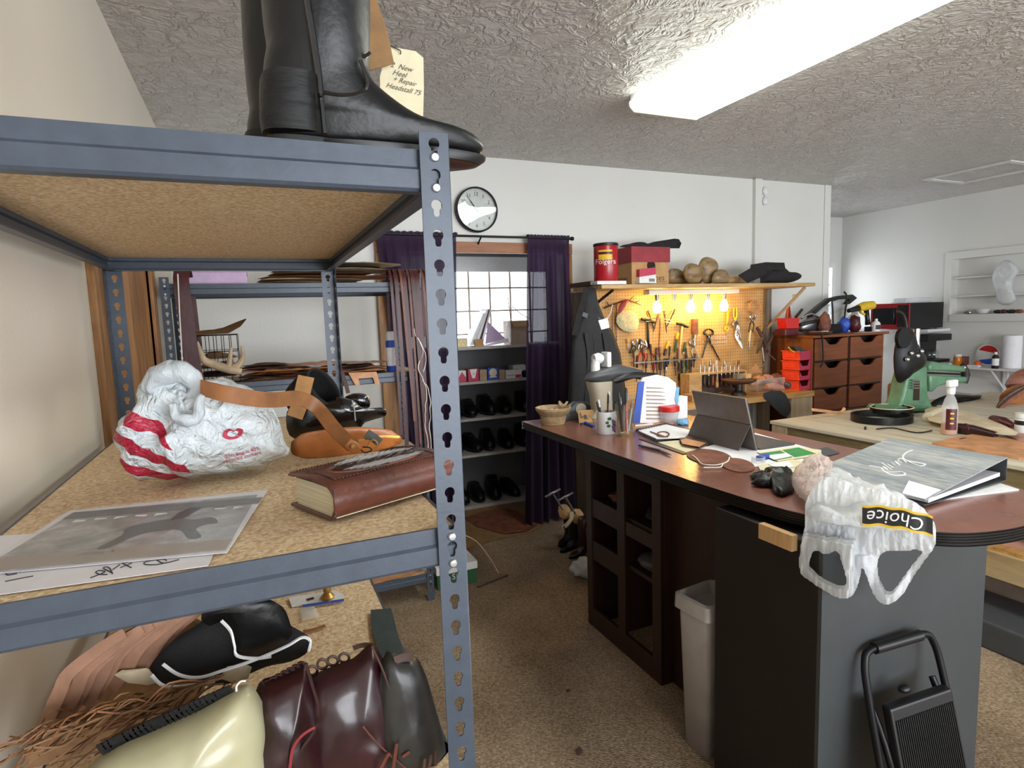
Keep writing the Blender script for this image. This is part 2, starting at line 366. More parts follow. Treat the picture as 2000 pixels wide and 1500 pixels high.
# ---------------------------------------------------------------- the room
XL,XR,YB,YF,CH=-.41,7.12,4.10,5.49,2.74
struct('floor',MB().bx(XL-.1,XR+.2,-3.1,YF+.1,-.06,0),'carpet',smooth=False)
struct('ceiling',MB().bx(XL-.1,XR+.2,-3.1,YF+.1,CH,CH+.08),'ceiling',smooth=False)
struct('wall_left',MB().bx(XL-.1,XL,-3.1,YB,0,CH),'wall_warm',smooth=False)
w=MB(); w.bx(XL-.1,.88,YB,YB+.12,0,CH); w.bx(.88,2.25,YB,YB+.12,2.085,CH); w.bx(2.25,5.13,YB,YB+.12,0,CH); struct('wall_back',w,'wall',smooth=False)
struct('wall_corner',MB().bx(5.01,5.13,YB+.12,YF,0,CH),'wall',smooth=False)
w=MB(); w.bx(5.01,6.1,YF,YF+.1,0,CH); w.bx(6.1,6.99,YF,YF+.1,2.1,CH); w.bx(6.1,6.99,YF,YF+.1,0,1.05); w.bx(6.99,XR+.1,YF,YF+.1,0,CH); struct('wall_far',w,'wall',smooth=False)
ny0,ny1,nz0,nz1=3.05,4.13,1.47,2.07
w=MB(); w.bx(XR,XR+.1,-3.1,ny0,0,CH); w.bx(XR,XR+.1,ny1,YF,0,CH); w.bx(XR,XR+.1,ny0,ny1,0,nz0); w.bx(XR,XR+.1,ny0,ny1,nz1,CH); w.bx(XR+.1,XR+.14,ny0-.1,ny1+.1,nz0-.1,nz1+.1); struct('wall_right',w,'wall',smooth=False)
w=MB(); w.bx(XL,.3,-3.1,-3,0,CH); w.bx(.3,6.6,-3.1,-3,0,.5); w.bx(.3,6.6,-3.1,-3,2.45,CH); w.bx(6.6,XR,-3.1,-3,0,CH); w.bx(3.3,3.6,-3.1,-3,.5,2.45); struct('wall_front',w,'wall',smooth=False)
# recess behind the curtains
RX0,RX1,RY=.72,2.62,4.95
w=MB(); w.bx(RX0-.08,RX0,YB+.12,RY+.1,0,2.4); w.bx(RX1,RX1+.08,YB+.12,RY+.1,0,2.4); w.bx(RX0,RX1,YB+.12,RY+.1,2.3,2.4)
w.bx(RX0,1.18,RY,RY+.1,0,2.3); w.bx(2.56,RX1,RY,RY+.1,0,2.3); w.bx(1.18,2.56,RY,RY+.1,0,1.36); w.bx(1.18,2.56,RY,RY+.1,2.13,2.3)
struct('wall_recess',w,'recess_wall_shaded',smooth=False)
w=MB(); w.bx(1.18,2.56,RY-.01,RY+.06,2.0,2.13); w.bx(1.18,1.22,RY,RY+.06,1.36,2.0); w.bx(2.52,2.56,RY,RY+.06,1.36,2.0)
win=struct('window_1',w,'white_plastic',smooth=False)
mu=MB()
for k in range(1,7): mu.bx(1.18+.197*k-.006,1.18+.197*k+.006,RY+.01,RY+.03,1.36,2.0)
for z in (1.46,1.66,1.86): mu.bx(1.2,2.54,RY+.008,RY+.032,z-.006,z+.006)
struct('muntins',mu,'carton_grey',win,smooth=False)
struct('pane',MB().bx(1.2,2.54,RY+.016,RY+.022,1.36,2.0),'pane',win,smooth=False)
# trims: the casing of the recess, door and battens
def trim(n,m,*bs):
    w=MB()
    for b in bs: w.bx(*b)
    return struct('trim_%d'%n,w,m,smooth=False,bev=.003)
trim(1,'oak_trim',(.82,.90,YB-.02,YB,0,2.06),(.80,.915,YB-.03,YB-.02,0,2.06)); trim(2,'oak_trim_h',(.80,2.31,YB-.025,YB,2.062,2.14)); trim(3,'oak_trim',(2.235,2.31,YB-.02,YB,0,2.062))
trim(4,'wall',(4.165,4.245,YB-.035,YB,0,CH)); trim(5,'wall',(5.06,5.14,YB-.012,YB+.0,0,CH))
d=struct('door_1',MB().bx(XL-.02,XL+.012,2.44,3.02,0,2.03),'oak_trim',smooth=False)
trim(6,'oak_trim',(XL,XL+.02,2.02,2.12,0,2.03),(XL,XL+.03,2.12,2.15,0,2.03),(XL,XL+.012,2.15,2.44,0,2.03)); trim(7,'oak_trim',(XL,XL+.022,3.03,3.22,0,2.03),(XL,XL+.032,3.03,3.06,0,2.03)); trim(8,'oak_trim',(XL,XL+.02,2.02,3.22,2.03,2.12))
w=MB(); w.bx(6.1,6.16,YF-.02,YF+.05,1.0,2.16); w.bx(6.93,6.99,YF-.02,YF+.05,1.0,2.16); w.bx(6.16,6.93,YF-.02,YF+.05,2.1,2.16); w.bx(6.16,6.93,YF-.02,YF+.05,1.0,1.06)
win2=struct('window_2',w,'white_plastic',smooth=False); mu=MB()
for z in (1.35,1.62,1.88): mu.bx(6.16,6.93,YF+.02,YF+.04,z-.012,z+.012)
for x in (6.42,6.67): mu.bx(x-.01,x+.01,YF+.02,YF+.04,1.06,2.1)
struct('muntins',mu,'white_plastic',win2,smooth=False)
struct('pane',MB().bx(6.16,6.93,YF+.028,YF+.032,1.06,2.1),'pane',win2,smooth=False)
trim(9,'wall',(XR-.02,XR,ny0-.07,ny0,nz0-.08,nz1+.08),(XR-.02,XR,ny1,ny1+.07,nz0-.08,nz1+.08),(XR-.02,XR,ny0,ny1,nz1,nz1+.08),(XR-.03,XR,ny0,ny1,nz0-.08,nz0))
trim(10,'wall',(XR-.012,XR+.1,ny0,ny1,1.655,1.672),(XR-.012,XR+.1,ny0,ny1,1.855,1.872))
trim(11,'wall',(5.78,6.38,3.61,3.66,CH-.012,CH),(5.78,6.38,2.95,3.0,CH-.012,CH),(5.78,5.83,3.0,3.61,CH-.012,CH),(6.33,6.38,3.0,3.61,CH-.012,CH))
for i,(a,b) in enumerate(((.3,3.3),(3.6,6.6))):
    w=MB(); w.bx(a,a+.05,-3.08,-3.02,.5,2.45); w.bx(b-.05,b,-3.08,-3.02,.5,2.45); w.bx(a+.05,b-.05,-3.08,-3.02,2.4,2.45); w.bx(a+.05,b-.05,-3.08,-3.02,.5,.55); w.bx((a+b)/2-.02,(a+b)/2+.02,-3.07,-3.03,.55,2.4)
    fw=struct('window_%d'%(3+i),w,'white_plastic',smooth=False); struct('pane',MB().bx(a+.05,b-.05,-3.052,-3.048,.55,2.4),'pane',fw,smooth=False)
# ---------------------------------------------------------------- light
def area(name,loc,rot,sx,sy,e,c=(1,1,1)):
    L=bpy.data.lights.new(name,'AREA'); L.shape='RECTANGLE'; L.size=sx; L.size_y=sy; L.energy=e; L.color=c
    o=bpy.data.objects.new(name,L); COL.objects.link(o); o.location=loc; o.rotation_euler=rot; return o
W=bpy.data.worlds.new('sky'); SC.world=W; W.use_nodes=True; bg=W.node_tree.nodes['Background']; bg.inputs[0].default_value=(.86,.93,1,1); bg.inputs[1].default_value=3.0
area('daylight_shop_window',(1.8,-3.3,1.5),(PI/2,0,0),2.9,1.9,175,(.93,.96,1)); area('daylight_shop_window',(5.1,-3.3,1.5),(PI/2,0,0),2.9,1.9,85,(.93,.96,1))
area('daylight_recess_window',(1.87,5.15,1.7),(-PI/2,0,0),1.3,.62,9,(.95,.97,1)); area('daylight_far_window',(6.55,5.75,1.58),(-PI/2,0,0),.75,1.0,12,(.95,.97,1))
f=thing('ceiling_light','long white fluorescent ceiling fixture, switched on, above the counter','ceiling light',(2.147,1.53,2.74))
MB().bx(1.93,2.365,.31,2.75,2.70,2.74).build('housing','white_plastic',f,smooth=False)
LP=[(-.236,2.70),(-.232,2.675),(-.205,2.652),(.205,2.652),(.232,2.675),(.236,2.70)]
MB().rings([[V((2.147+x,y,z)) for x,z in LP] for y in (.33,2.73)],cap=(0,0),closed=True).build('diffuser','tube_lens',f,smooth=False)
for y in (.31,2.73):
    MB().slab([V((2.147+x*1.02,y,z-.003)) for x,z in LP],(0,.022,0)).build('end_cap','cream_plastic',f,smooth=False,bev=.003)
SC.view_settings.view_transform='Standard'; SC.view_settings.look='None'; SC.view_settings.gamma=1; SC.view_settings.use_curve_mapping=False; SC.view_settings.exposure=.2
# ---------------------------------------------------------------- shelving unit in front
def keyhole_post(w,h,n,pitch,hole0,rx=.0072,sl=.0042):
    """flat perforated flange as a mesh in x-z, 2 mm thick"""
    c=bpy.data.curves.new('c','CURVE'); c.dimensions='2D'; c.fill_mode='BOTH'; c.extrude=.001
    def sp(P):
        s=c.splines.new('POLY'); s.points.add(len(P)-1); s.use_cyclic_u=True
        for q,p in zip(s.points,P): q.co=(p[0],p[1],0,1)
    sp([(0,0),(w,0),(w,h),(0,h)])
    for i in range(n):
        z=h-hole0-i*pitch
        if z<.03: break
        a0=math.asin(sl/rx); P=[]
        for k in range(15):
            a=-PI/2+a0+(2*PI-2*a0)*k/14; P.append((w/2+rx*cos(a),z+rx*sin(a)))
        P+=[(w/2-sl,z-.0115),(w/2-sl*.6,z-.0145),(w/2+sl*.6,z-.0145),(w/2+sl,z-.0115)]
        sp(P)
    o=bpy.data.objects.new('c',c); COL.objects.link(o); bpy.context.view_layer.update(); me=bpy.data.meshes.new_from_object(o); bpy.data.objects.remove(o)
    b=bmesh.new(); b.from_mesh(me); bpy.data.meshes.remove(me); return b
def post_mesh(h):
    """angle post: corner at origin, flanges along -x and +y"""
    b=bmesh.new()
    f1=keyhole_post(.0385,h,60,.0381,.014)
    for m in (MX(((-1,0,0,0),(0,0,1,0),(0,1,0,0),(0,0,0,1))),MX(((0,0,1,0),(1,0,0,0),(0,1,0,0),(0,0,0,1)))):
        t=f1.copy(); t.transform(m); me=bpy.data.meshes.new('x'); t.to_mesh(me); t.free(); b.from_mesh(me); bpy.data.meshes.remove(me)
    f1.free(); mb=MB(); mb.b.free(); mb.b=b; return mb
BP=[(0,0),(.004,0),(.004,-.022),(.008,-.026),(.008,-.049),(.005,-.053),(-.014,-.053),(-.014,-.050),(.002,-.050),(.005,-.046),(.005,-.028),(0,-.025)]
def beam(L,z):
    """channel beam along x from 0 to L, face towards -y"""
    R=[[V((x,-a,z+b)) for a,b in BP] for x in (0,L)]
    return MB().rings(R)
def shelving(label,x1,y0,W,D,H,levels,name='shelving_unit'):
    """front right corner of the posts at x1,y0"""
    t=thing(name,label,'shelving unit',(x1-W/2,y0+D/2,0)); cx,cy=x1-W/2,y0+D/2
    for sx,sy,a in ((1,-1,0),(-1,-1,-PI/2),(-1,1,PI),(1,1,PI/2)):
        m=MX.Translation((cx+sx*W/2,cy+sy*D/2,0))@MX.Rotation(a,4,'Z')
        post_mesh(H).xf(m).build('post','steel_blue',t,smooth=False)
    for z in levels:
        for a,L,o in ((0,W,(x1-W,y0)),(PI/2,D,(x1,y0)),(PI,W,(x1,y0+D)),(-PI/2,D,(x1-W,y0+D))):
            m=MX.Translation((o[0],o[1],0))@MX.Rotation(a,4,'Z')@MX.Translation((.006,.0125,0))
            beam(L-.012,z).xf(m).build('beam','steel_blue',t,angle=25)
        MB().bx(x1-W+.012,x1-.012,y0+.012,y0+D-.012,z-.016,z-.001).build('shelf_board','board',t,smooth=False)
        for dx in (.0192,W-.0192):
            for dz in (-.011,-.049):
                MB().lathe([(.006,0),(.0058,.0025),(.0045,.004),(.0001,.0042)],(x1-dx,y0-.001,z+dz),16,'Y',m=MX.Rotation(PI,4,'X')).build('rivet','zinc',t)
    return t
Y1=.76; Z1=px(850,1033,Y=Y1).z; XR1=.251; XL1=XR1-.612
ZT,ZM,ZL=1.809,Z1-.003,.912
U1=shelving('blue-grey steel shelving unit in front, black boots on its top shelf',XR1,Y1,.612,1.222,1.829,(ZT,ZM,ZL,.12)); U1.rotation_euler=(0,0,-math.radians(.2)); _c=V((XR1,Y1,0)); U1.location=_c+MX.Rotation(-math.radians(.2),3,'Z')@(U1.location-_c)
# --- black riding boots on the top shelf
BYP=.85
def boot(label):
    o0=px(514,262,Y=BYP); t=thing('boot',label,'boot',(o0.x,BYP,ZT+.0005),group='pair of tall black boots')
    prof=[(-430,488,712,.072),(-130,502,716,.068),(-60,504,718,.066),(0,508,720,.064),(60,514,722,.061),(95,519,722,.058),(115,524,722,.056),(130,520,722,.054),(150,516,723,.052),(168,515,730,.050),(185,514,748,.049),(205,513,772,.048),(225,513,800,.047),(242,513,832,.046),(254,514,872,.044),(261,514,908,.043),(268,514,928,.042),(277,515,940,.041),(288,517,946,.039),(300,520,944,.036)]
    L=[]
    for y,a,c,w in prof:
        p=px(c,y,Y=BYP); L.append([p.z-ZT,px(a,y,Y=BYP).x-o0.x,p.x-o0.x,0,w])
    L=L[::-1]; zmin=L[0][0]
    for q in L: q[0]=max(q[0],.014+.001*L.index(q))
    L=[tuple(q) for q in L]
    L=[(.0145,.012,L[0][2]-.03,0,.032)]+[q for q in L if q[0]>.016]
    MB().slices(L,32,2.25,wr=.003,ws=13).build('upper','black_leather',t,world=False,sub=1)
    X1=max(q[2] for q in L)-.002
    MB().slices([(0,.003,.085,0,.033),(.018,.0,.09,0,.038)],20,3).build('heel','scuffed_black',t,world=False)
    MB().slices([(.001,.10,X1-.03,0,.034),(.004,.06,X1-.012,0,.040)],32,2.3).build('sole','dark_board',t,world=False)
    MB().slices([(.0045,.05,X1-.010,0,.041),(.012,.03,X1+.001,0,.043),(.017,.02,X1+.002,0,.043)],32,2.3).build('welt','black_plastic',t,world=False)
    lim=px(632,220,Y=BYP).x-o0.x
    MB().slices([(z,a-.003,lim,0,w+.0035) for z,a,c,_,w in L if .016<z<px(520,150,Y=BYP).z-ZT],24,2.6,wr=.002,ws=20).build('heel_counter','scuffed_black',t,world=False)
    def s_(P,d,r,m='black_leather_gloss'): MB().tube([px(x,y,Y=BYP-d)-V((o0.x,BYP,ZT)) for x,y in P],r,6,smooth=4).build('seam',m,t,world=False)
    s_([(585,-420),(594,-60),(600,0),(610,60),(622,140),(626,185)],.061,.004); s_([(626,185),(630,220),(634,262)],.050,.0035)
    s_([(628,180),(660,186),(690,185),(710,178),(718,164),(712,140),(704,118)],.046,.0025); s_([(702,112),(715,110),(723,104)],.035,.0025)
    return t
BT=boot('tall black leather boot nearest the front of the top shelf, toe over the post')
b2=dup(BT,(BT.location.x-.02,1.10,BT.location.z),None,'tall black leather boot standing behind the front boot on the top shelf')
b=MB().slab(tr([(722,-40),(733,-8),(757,60),(770,124),(722,137),(716,60)],Y=1.02),(0,.004,0)); tag(b.build('leather_scrap','kraft',bev=.001),'brown paper-like leather piece hanging behind the front boot shaft','leather piece')
t=thing('repair_tag','cream paper tag with handwriting hanging behind the black boots','tag',px(785,240,Y=1.04))
MB().slab(tr([(757,90),(812,100),(827,113),(828,170),(826,245),(744,228),(742,150)],Y=1.04),(0,.0015,0)).build('card','paper_warm',t,smooth=False)
for wr_,x,y,sz in (('2  New',784,131,.013),('Heel',780,144,.013),('+ Repair',790,159,.012),('Headstall 75',788,174,.0125)):
    text(wr_,sz*.95,.0001,.45).xf(place(px(x,y,Y=1.0385),(1,0,-.12),(0,0,1))).build('writing','ink_soft',t,smooth=False)
MB().tube(tr([(752,86),(770,93),(782,99),(782,106)],Y=1.036),.0009,5,smooth=3).build('wire','iron',t)
# --- middle shelf
Z=ZM
# a carrier bag, white with red stripes
def bagmat():
    s=N('striped_bag'); v=s.tc.outputs['Object']
    n=s.new('TexNoise',{'Vector':v,'Scale':9,'Detail':3}); sep=s.new('SeparateXYZ',{'Vector':v})
    k=s.math('ADD',s.math('ADD',s.math('MULTIPLY',sep.outputs[0],.62),s.math('MULTIPLY',sep.outputs[2],.85)),s.math('MULTIPLY',sep.outputs[1],-.15))
    k=s.math('ADD',k,s.math('MULTIPLY',n.outputs[0],.035))
    st=s.math('GREATER_THAN',s.math('FRACT',s.math('MULTIPLY',s.math('ADD',k,.012),22.5)),.5)
    e=s.math('ADD',sep.outputs[0],s.math('MULTIPLY',sep.outputs[2],.38))
    msk=s.math('LESS_THAN',s.math('ADD',e,s.math('MULTIPLY',n.outputs[0],.03)),.024)
    top=s.math('LESS_THAN',sep.outputs[2],.16)
    f=s.math('MULTIPLY',s.math('MULTIPLY',st,msk),top)
    s.l(s.mix(f,lin('d6dee2'),lin('b0203c')),s.b.inputs['Base Color']); s.b.inputs['Roughness'].default_value=.3
    w=s.new('TexNoise',{'Vector':v,'Scale':26,'Detail':5,'Distortion':1.5}); s.bump(w.outputs[0],.9,.022)
    M['striped_bag']=s.m
bagmat()
t=thing('carrier_bag','white plastic carrier bag with red stripes lying filled on the shelf','bag',px(390,925,Z=Z))
Yb=1.22
O=[(262,936),(240,905),(225,862),(232,835),(262,806),(275,780),(281,745),(300,732),(340,720),(368,720),(385,738),(388,755),(400,742),(425,738),(455,744),(485,756),(512,774),(535,800),(548,835),(560,868),(564,886),(540,900),(480,918),(420,928),(350,934),(300,937)]
body=MB().pillow(tr(O,Y=Yb),(-.25,-1,.25),.10,.09,9,cen=px(400,850,Y=Yb),wr=.03,ws=21,sm=3)
body.wrinkle(.006,55)
zmin=Z+.001
for v in body.b.verts: v.co.z=max(v.co.z,zmin)
bb=bvh_of(body); bagloc=t.location.copy(); body.build('bag','striped_bag',t)
g=MB().tube(tr([(338,788),(346,812),(368,822),(384,815),(388,790),(398,772)],Y=1.11),[.006,.009,.011,.010,.008,.004],8,smooth=4); g.wrinkle(.004,60); g.build('handle_loop','bag_white',t)
g=MB().tube(tr([(290,760),(310,735),(345,724),(372,735),(385,758),(370,775),(345,772)],Y=1.16),[.014,.02,.02,.016,.013,.012,.008],10,smooth=4); g.wrinkle(.008,45); g.build('handle_knot','bag_white',t)
for ln,y,sz in (('This bag is 40%',884,.0095),('recycled content',893,.0095)):
    tm=text(ln,sz,0).xf(place(px(474,y,Y=1.0),(1,.15,.13),(0,.2,1))); drape(tm,bb,(px(474,y,Y=1.0)-V((0,0,EYE))),.002).build('print','pink_red',t,smooth=False)
lp=MB(); pts=cr([px(x,y,Y=1.0) for x,y in [(432,852),(437,840),(447,836),(458,840),(466,835),(477,838),(476,848),(466,857),(450,860),(439,858)]],4); inn=[sum(pts,V((0,0,0)))/len(pts)+(p-sum(pts,V((0,0,0)))/len(pts))*.55 for p in pts]
lp.vf(pts+inn,[(i,(i+1)%len(pts),len(pts)+(i+1)%len(pts),len(pts)+i) for i in range(len(pts))]); drape(lp,bb,px(455,848,Y=1.0)-V((0,0,EYE)),.002).build('print','pink_red',t,smooth=False)
# tan leather strap looping over the bag
t=thing('leather_strap','long tan leather strap draped from the striped bag across to the brown bag','strap',px(640,840,Z=Z))
c=[px(392,757,Y=1.12),px(440,769,Y=1.10),px(500,779,Y=1.12),px(540,781,Y=1.15),px(585,778,Y=1.2),px(620,797,Y=1.22),px(655,840,Y=1.17),px(690,872,Y=1.13)]
MB().strip(c,.028,[V((0,-.2,1)),V((0,-.2,1)),V((0,-.1,1)),V((0,.1,1)),V((.3,.4,.9)),V((.9,.3,.4)),V((.85,.2,.4)),V((.85,.3,.5))],.003,smooth=6).build('strap','tan_strap',t)
MB().slab(tr([(672,872),(684,857),(700,866),(706,880),(690,888)],Y=1.115),(0,.005,0)).build('strap_end','cognac',t,bev=.002); MB().lathe([(0,-.005),(.004,-.005),(.0045,-.002),(.0045,0)],px(689,871,Y=1.112),12,'Y').build('rivet','brass',t)
MB().tube(tr([(703,876),(712,884),(725,880),(722,874),(708,873)],Y=1.12),.0016,6,smooth=3).build('clip','iron',t)
t=thing('suede_strap','upright tan suede strap standing behind the long strap','strap',px(590,800,Y=1.3))
MB().strip(tr([(575,815),(585,790),(592,760),(598,735)],Y=1.32),.034,(1,.2,.1),.003,smooth=4).build('strap','tan_suede',t)
# black tube and black shin guard
t=thing('black_leather_cuff','black leather cuff lying open end up behind the tan straps','cuff',px(600,800,Y=1.42))
a,bq=px(585,790,Y=1.40),px(634,755,Y=1.36); MB().tube([a,a.lerp(bq,.5),bq],[.042,.05,.047],20,cap=(1,0),smooth=3).build('cuff','black_suede',t,solid=.004)
t=thing('shin_guard','glossy black moulded leg guard lying on top of the brown bag','leg guard',px(660,850,Y=1.36))
MB().pillow(tr([(560,805),(585,790),(640,784),(655,775),(690,782),(705,795),(725,802),(752,798),(753,812),(735,818),(712,826),(700,840),(665,852),(600,858),(565,850)],Y=1.36),(0,-1,.35),.045,.04,8,sm=3).build('shell','black_leather_gloss',t)
MB().pillow(tr([(672,780),(690,768),(718,772),(722,795),(700,797)],Y=1.40),(0,-1,.1),.02,.02,5,sm=3).build('knee_cap','black_leather_gloss',t)
MB().tube(tr([(688,782),(692,800),(694,822)],Y=1.315),.0015,5).build('rim','zinc',t)
t=thing('brown_leather_bag','cognac leather pouch bag lying flat beside the striped bag','bag',px(660,880,Z=Z))
MB().pillow(tr([(568,872),(575,858),(620,850),(700,842),(760,846),(782,852),(781,866),(740,876),(690,882),(640,889),(595,892),(572,888)],Y=1.27),(0,-.5,1),.03,.02,7,sm=3).build('body','cognac',t)
MB().strip(tr([(700,860),(740,852),(780,853)],Y=1.215),.005,(0,0,1),.004,smooth=4).build('zip','brass',t); MB().strip(tr([(716,846),(730,855),(742,865)],Y=1.20),.018,(1,0,.4),.003).build('tab','grey_leather',t)
MB().tube([px(728,868,Y=1.19)+V((.009*cos(a),0,.009*sin(a))) for a in [PI*k/6 for k in range(13)]],.0016,6).build('ring','brass',t)
# the tooled leather book
def book():
    t=thing('leather_book','thick tooled brown leather book with cowhide inlay lying on the shelf','book')
    Pz=Z+.003; A=px(568,992,Z=Pz); B=px(653,1022,Z=Pz); C=px(885,952,Z=Pz)
    ex=(C-B); ex.z=0; Lx=ex.length*1.04; ex.normalize(); ey=V((-ex.y,ex.x,0)); Wd=abs((A-B).dot(ey))*1.0; H=px(556,928,Y=A.y).z-Z; H=max(.05,min(.075,H))
    t.location=B; t.rotation_euler=(0,0,math.atan2(ex.y,ex.x))
    # local frame: x along the spine edge, y towards the fore edge
    D=Wd*1.06; c=H*.5
    prof=[(-.0,.002),(D,.0),(D,.004),(.006,.006)]
    def cover(u0,u1):
        P=[(D+.004,.0),(.012,.0),(.003,.006),(-.004,c*.7),(-.004,c*1.3),(.003,H-.008),(.014,H-.001),(D*.5,H+.002),(D+.006,H-.004)]
        Q=[(D+.006,H-.0085),(D*.5,H-.0025),(.016,H-.006),(.007,H-.011),(.0,c*1.3),(.0,c*.7),(.007,.009),(.014,.0045),(D+.004,.0045)]
        return [[V((x,y,z)) for y,z in P+Q] for x in (u0,u1)]
    MB().rings(cover(0,Lx)).build('cover','brown_leather',t,world=False,bev=.001)
    MB().bx(.006,Lx-.006,.003,D-.008,.0045,H-.0095).build('pages','page_edge',t,world=False,smooth=False)
    # stitched edges, tooled border, hide inlay
    s=MB()
    for k in range(int(Lx/.005)): s.cb((.003+.005*k,D+.001,H-.0025),(.003,.0022,.0035))
    for k in range(13): s.cb((.0015,-.002+.002*(k==0),.010+k*(H-.018)/12),(.002,.0022,.0025))
    s.build('stitching','dark_hide',t,world=False,smooth=False)
    b=MB(); 
    bord=[V((x,y,H+.002)) for x,y in cr([(.02,.02,0),(Lx-.02,.02,0),(Lx-.02,D-.015,0),(.02,D-.015,0)],6) for x,y in [(x,y)]] if 0 else None
    for pts in ([(.018,.022),(Lx-.018,.022),(Lx-.018,D-.014),(.018,D-.014),(.018,.022)],):
        q=[]
        for (x0,y0),(x1,y1) in zip(pts,pts[1:]):
            n=int(math.hypot(x1-x0,y1-y0)/.006)
            for k in range(n): x,y=x0+(x1-x0)*k/n,y0+(y1-y0)*k/n; q.append((x,y))
        for x,y in q: b.lathe([(.0026,0),(.0018,.0012),(0,.0014)],(x,y,H-.001+.003*sin(PI*min(1,max(0,y/D)))),6)
    b.build('tooled_border','dark_hide',t,world=False)
    r=random.Random(3); hm=MB(); hair={'white':MB(),'dark':MB()}
    oval=cr([V((Lx*.13,D*.52,0)),V((Lx*.3,D*.26,0)),V((Lx*.62,D*.24,0)),V((Lx*.85,D*.42,0)),V((Lx*.87,D*.62,0)),V((Lx*.7,D*.8,0)),V((Lx*.35,D*.82,0))],6)
    cc=sum(oval,V((0,0,0)))/len(oval)
    hm.slab([p+V((0,0,H+.0005)) for p in oval],(0,0,.0025)); hm.build('inlay','hide_brown',t,world=False)
    for k in range(2600):
        a=r.random()*2*PI; q=r.random()**.5*.95; p=cc+(oval[int(a/(2*PI)*len(oval))%len(oval)]-cc)*q
        mid=abs((p.y-cc.y)/(D*.3)); white=(mid>.33 and r.random()<.85) or r.random()<.12
        L=.009+r.random()*.011; d=V((1,.25*r.uniform(-1,1)+(.25 if p.y>cc.y else -.25),0)).normalized()*L
        z=H+.003+r.random()*.002; n=V((-d.y,d.x,0)).normalized()*.0007
        if not white and mid>.33: continue
        hair['white' if white else 'dark'].vf([p+V((0,0,z))-n,p+V((0,0,z))+n,p+V((0,0,z+.0015))+d],[(0,1,2)])
    hair['white'].build('hair','paper',t,world=False,smooth=False)['label']='white cowhide hair'; hair['dark'].build('hair','dark_hide',t,world=False,smooth=False)['label']='brown cowhide hair'
    return t
book()
# printed photograph in a clear sleeve, paper below it
def photomat():
    s=N('photo_print'); v=s.tc.outputs['Object']
    a=s.new('TexNoise',{'Vector':v,'Scale':26,'Detail':7,'Roughness':.7,'Distortion':.6}); b=s.new('TexNoise',{'Vector':v,'Scale':7,'Detail':2})
    f=s.math('ADD',s.math('MULTIPLY',a.outputs[0],.75),s.math('MULTIPLY',b.outputs[0],.3))
    s.l(s.ramp(f,[(.35,lin('4a4846')),(.5,lin('85827f')),(.6,lin('a19e9b')),(.72,lin('dcdad8'))]),s.b.inputs['Base Color']); s.b.inputs['Roughness'].default_value=.22; M['photo_print']=s.m
photomat()
t=thing('note_paper','white sheet with handwritten date under the photograph at the front','paper',px(200,1120,Z=Z))
q=[px(0,1172,Z=Z+.001),px(405,1115,Z=Z+.001),px(418,1085,Z=Z+.001),px(60,1050,Z=Z+.001),px(-120,1060,Z=Z+.001),px(-140,1190,Z=Z+.001)]
dy=max(0,.775-min(p.y for p in q)); MB().slab([p+V((0,dy,0)) for p in q],(0,0,.0006)).build('sheet','paper',t,smooth=False)
def stroke(pts,parent,z=Z+.002,r=.0007,m='ink'): MB().tube([px(x,y,Z=z)+V((0,dy,0)) for x,y in pts],r,5,smooth=4).build('writing',m,parent)
for S in ([(347,1102),(318,1109),(305,1104),(296,1098),(310,1096),(322,1104)],[(322,1108),(303,1112),(281,1112),(278,1108),(295,1103),(318,1101)],[(230,1118),(253,1109)],[(252,1118),(233,1108),(245,1107)],[(215,1122),(229,1112)],[(212,1128),(196,1119),(206,1117),(213,1127),(214,1131)],[(204,1132),(190,1132),(181,1128),(187,1124),(199,1127),(170,1139)],[(24,1130),(5,1133),(3,1127),(20,1124),(30,1127)],[(0,1146),(30,1140),(56,1135)],[(100,1116),(116,1112)],[(165,1110),(198,1105)]):
    stroke(S,t)
t=thing('photo_print','black and white photograph in a clear plastic sleeve on the shelf','photograph',px(250,1040,Z=Z))
H3=[px(x,y,Z=Z+.004)+V((0,dy*.7,0)) for x,y in ((-60,1128),(440,1080),(503,970),(140,1006))]
S3=[px(x,y,Z=Z+.003)+V((0,dy*.7,0)) for x,y in ((-70,1133),(443,1086),(523,961),(130,1003))]
MB().slab(S3,(0,0,.0006)).build('backing','paper',t,smooth=False)
MB().slab(H3,(0,0,.0006)).build('picture','photo_print',t,smooth=False)
MB().slab([p+V((0,0,.0026)) for p in S3],(0,0,.0003)).build('sleeve','sleeve',t,smooth=False)
def onp(pts,m,dz=.0052):
    e1,e2=H3[1]-H3[0],H3[3]-H3[0]; MB().slab([H3[0]+e1*u+e2*v+V((0,0,dz-.004+.0008)) for u,v in pts],(0,0,.0002)).build('picture_detail',m,t,smooth=False)
onp([(.0,.86),(1,.86),(1,1),(0,1)],'grey_plastic',.0042); onp([(0,0),(1,0),(1,.16),(0,.22)],'carton_grey',.0042)
onp(cr([(.42,.55,0),(.5,.62,0),(.62,.66,0),(.72,.6,0),(.8,.62,0),(.86,.5,0),(.80,.48,0),(.78,.4,0),(.84,.25,0),(.78,.25,0),(.7,.42,0),(.58,.44,0),(.5,.36,0),(.44,.2,0),(.4,.22,0),(.44,.4,0)],4) and [(p.x,p.y) for p in cr([(.42,.55,0),(.5,.62,0),(.62,.66,0),(.72,.6,0),(.8,.62,0),(.86,.5,0),(.80,.48,0),(.78,.4,0),(.84,.25,0),(.78,.25,0),(.7,.42,0),(.58,.44,0),(.5,.36,0),(.44,.2,0),(.4,.22,0),(.44,.4,0)],4)],'iron',.0044)
onp([(.60,.62),(.66,.64),(.68,.78),(.70,.86),(.64,.88),(.60,.78)],'black_plastic',.0046)
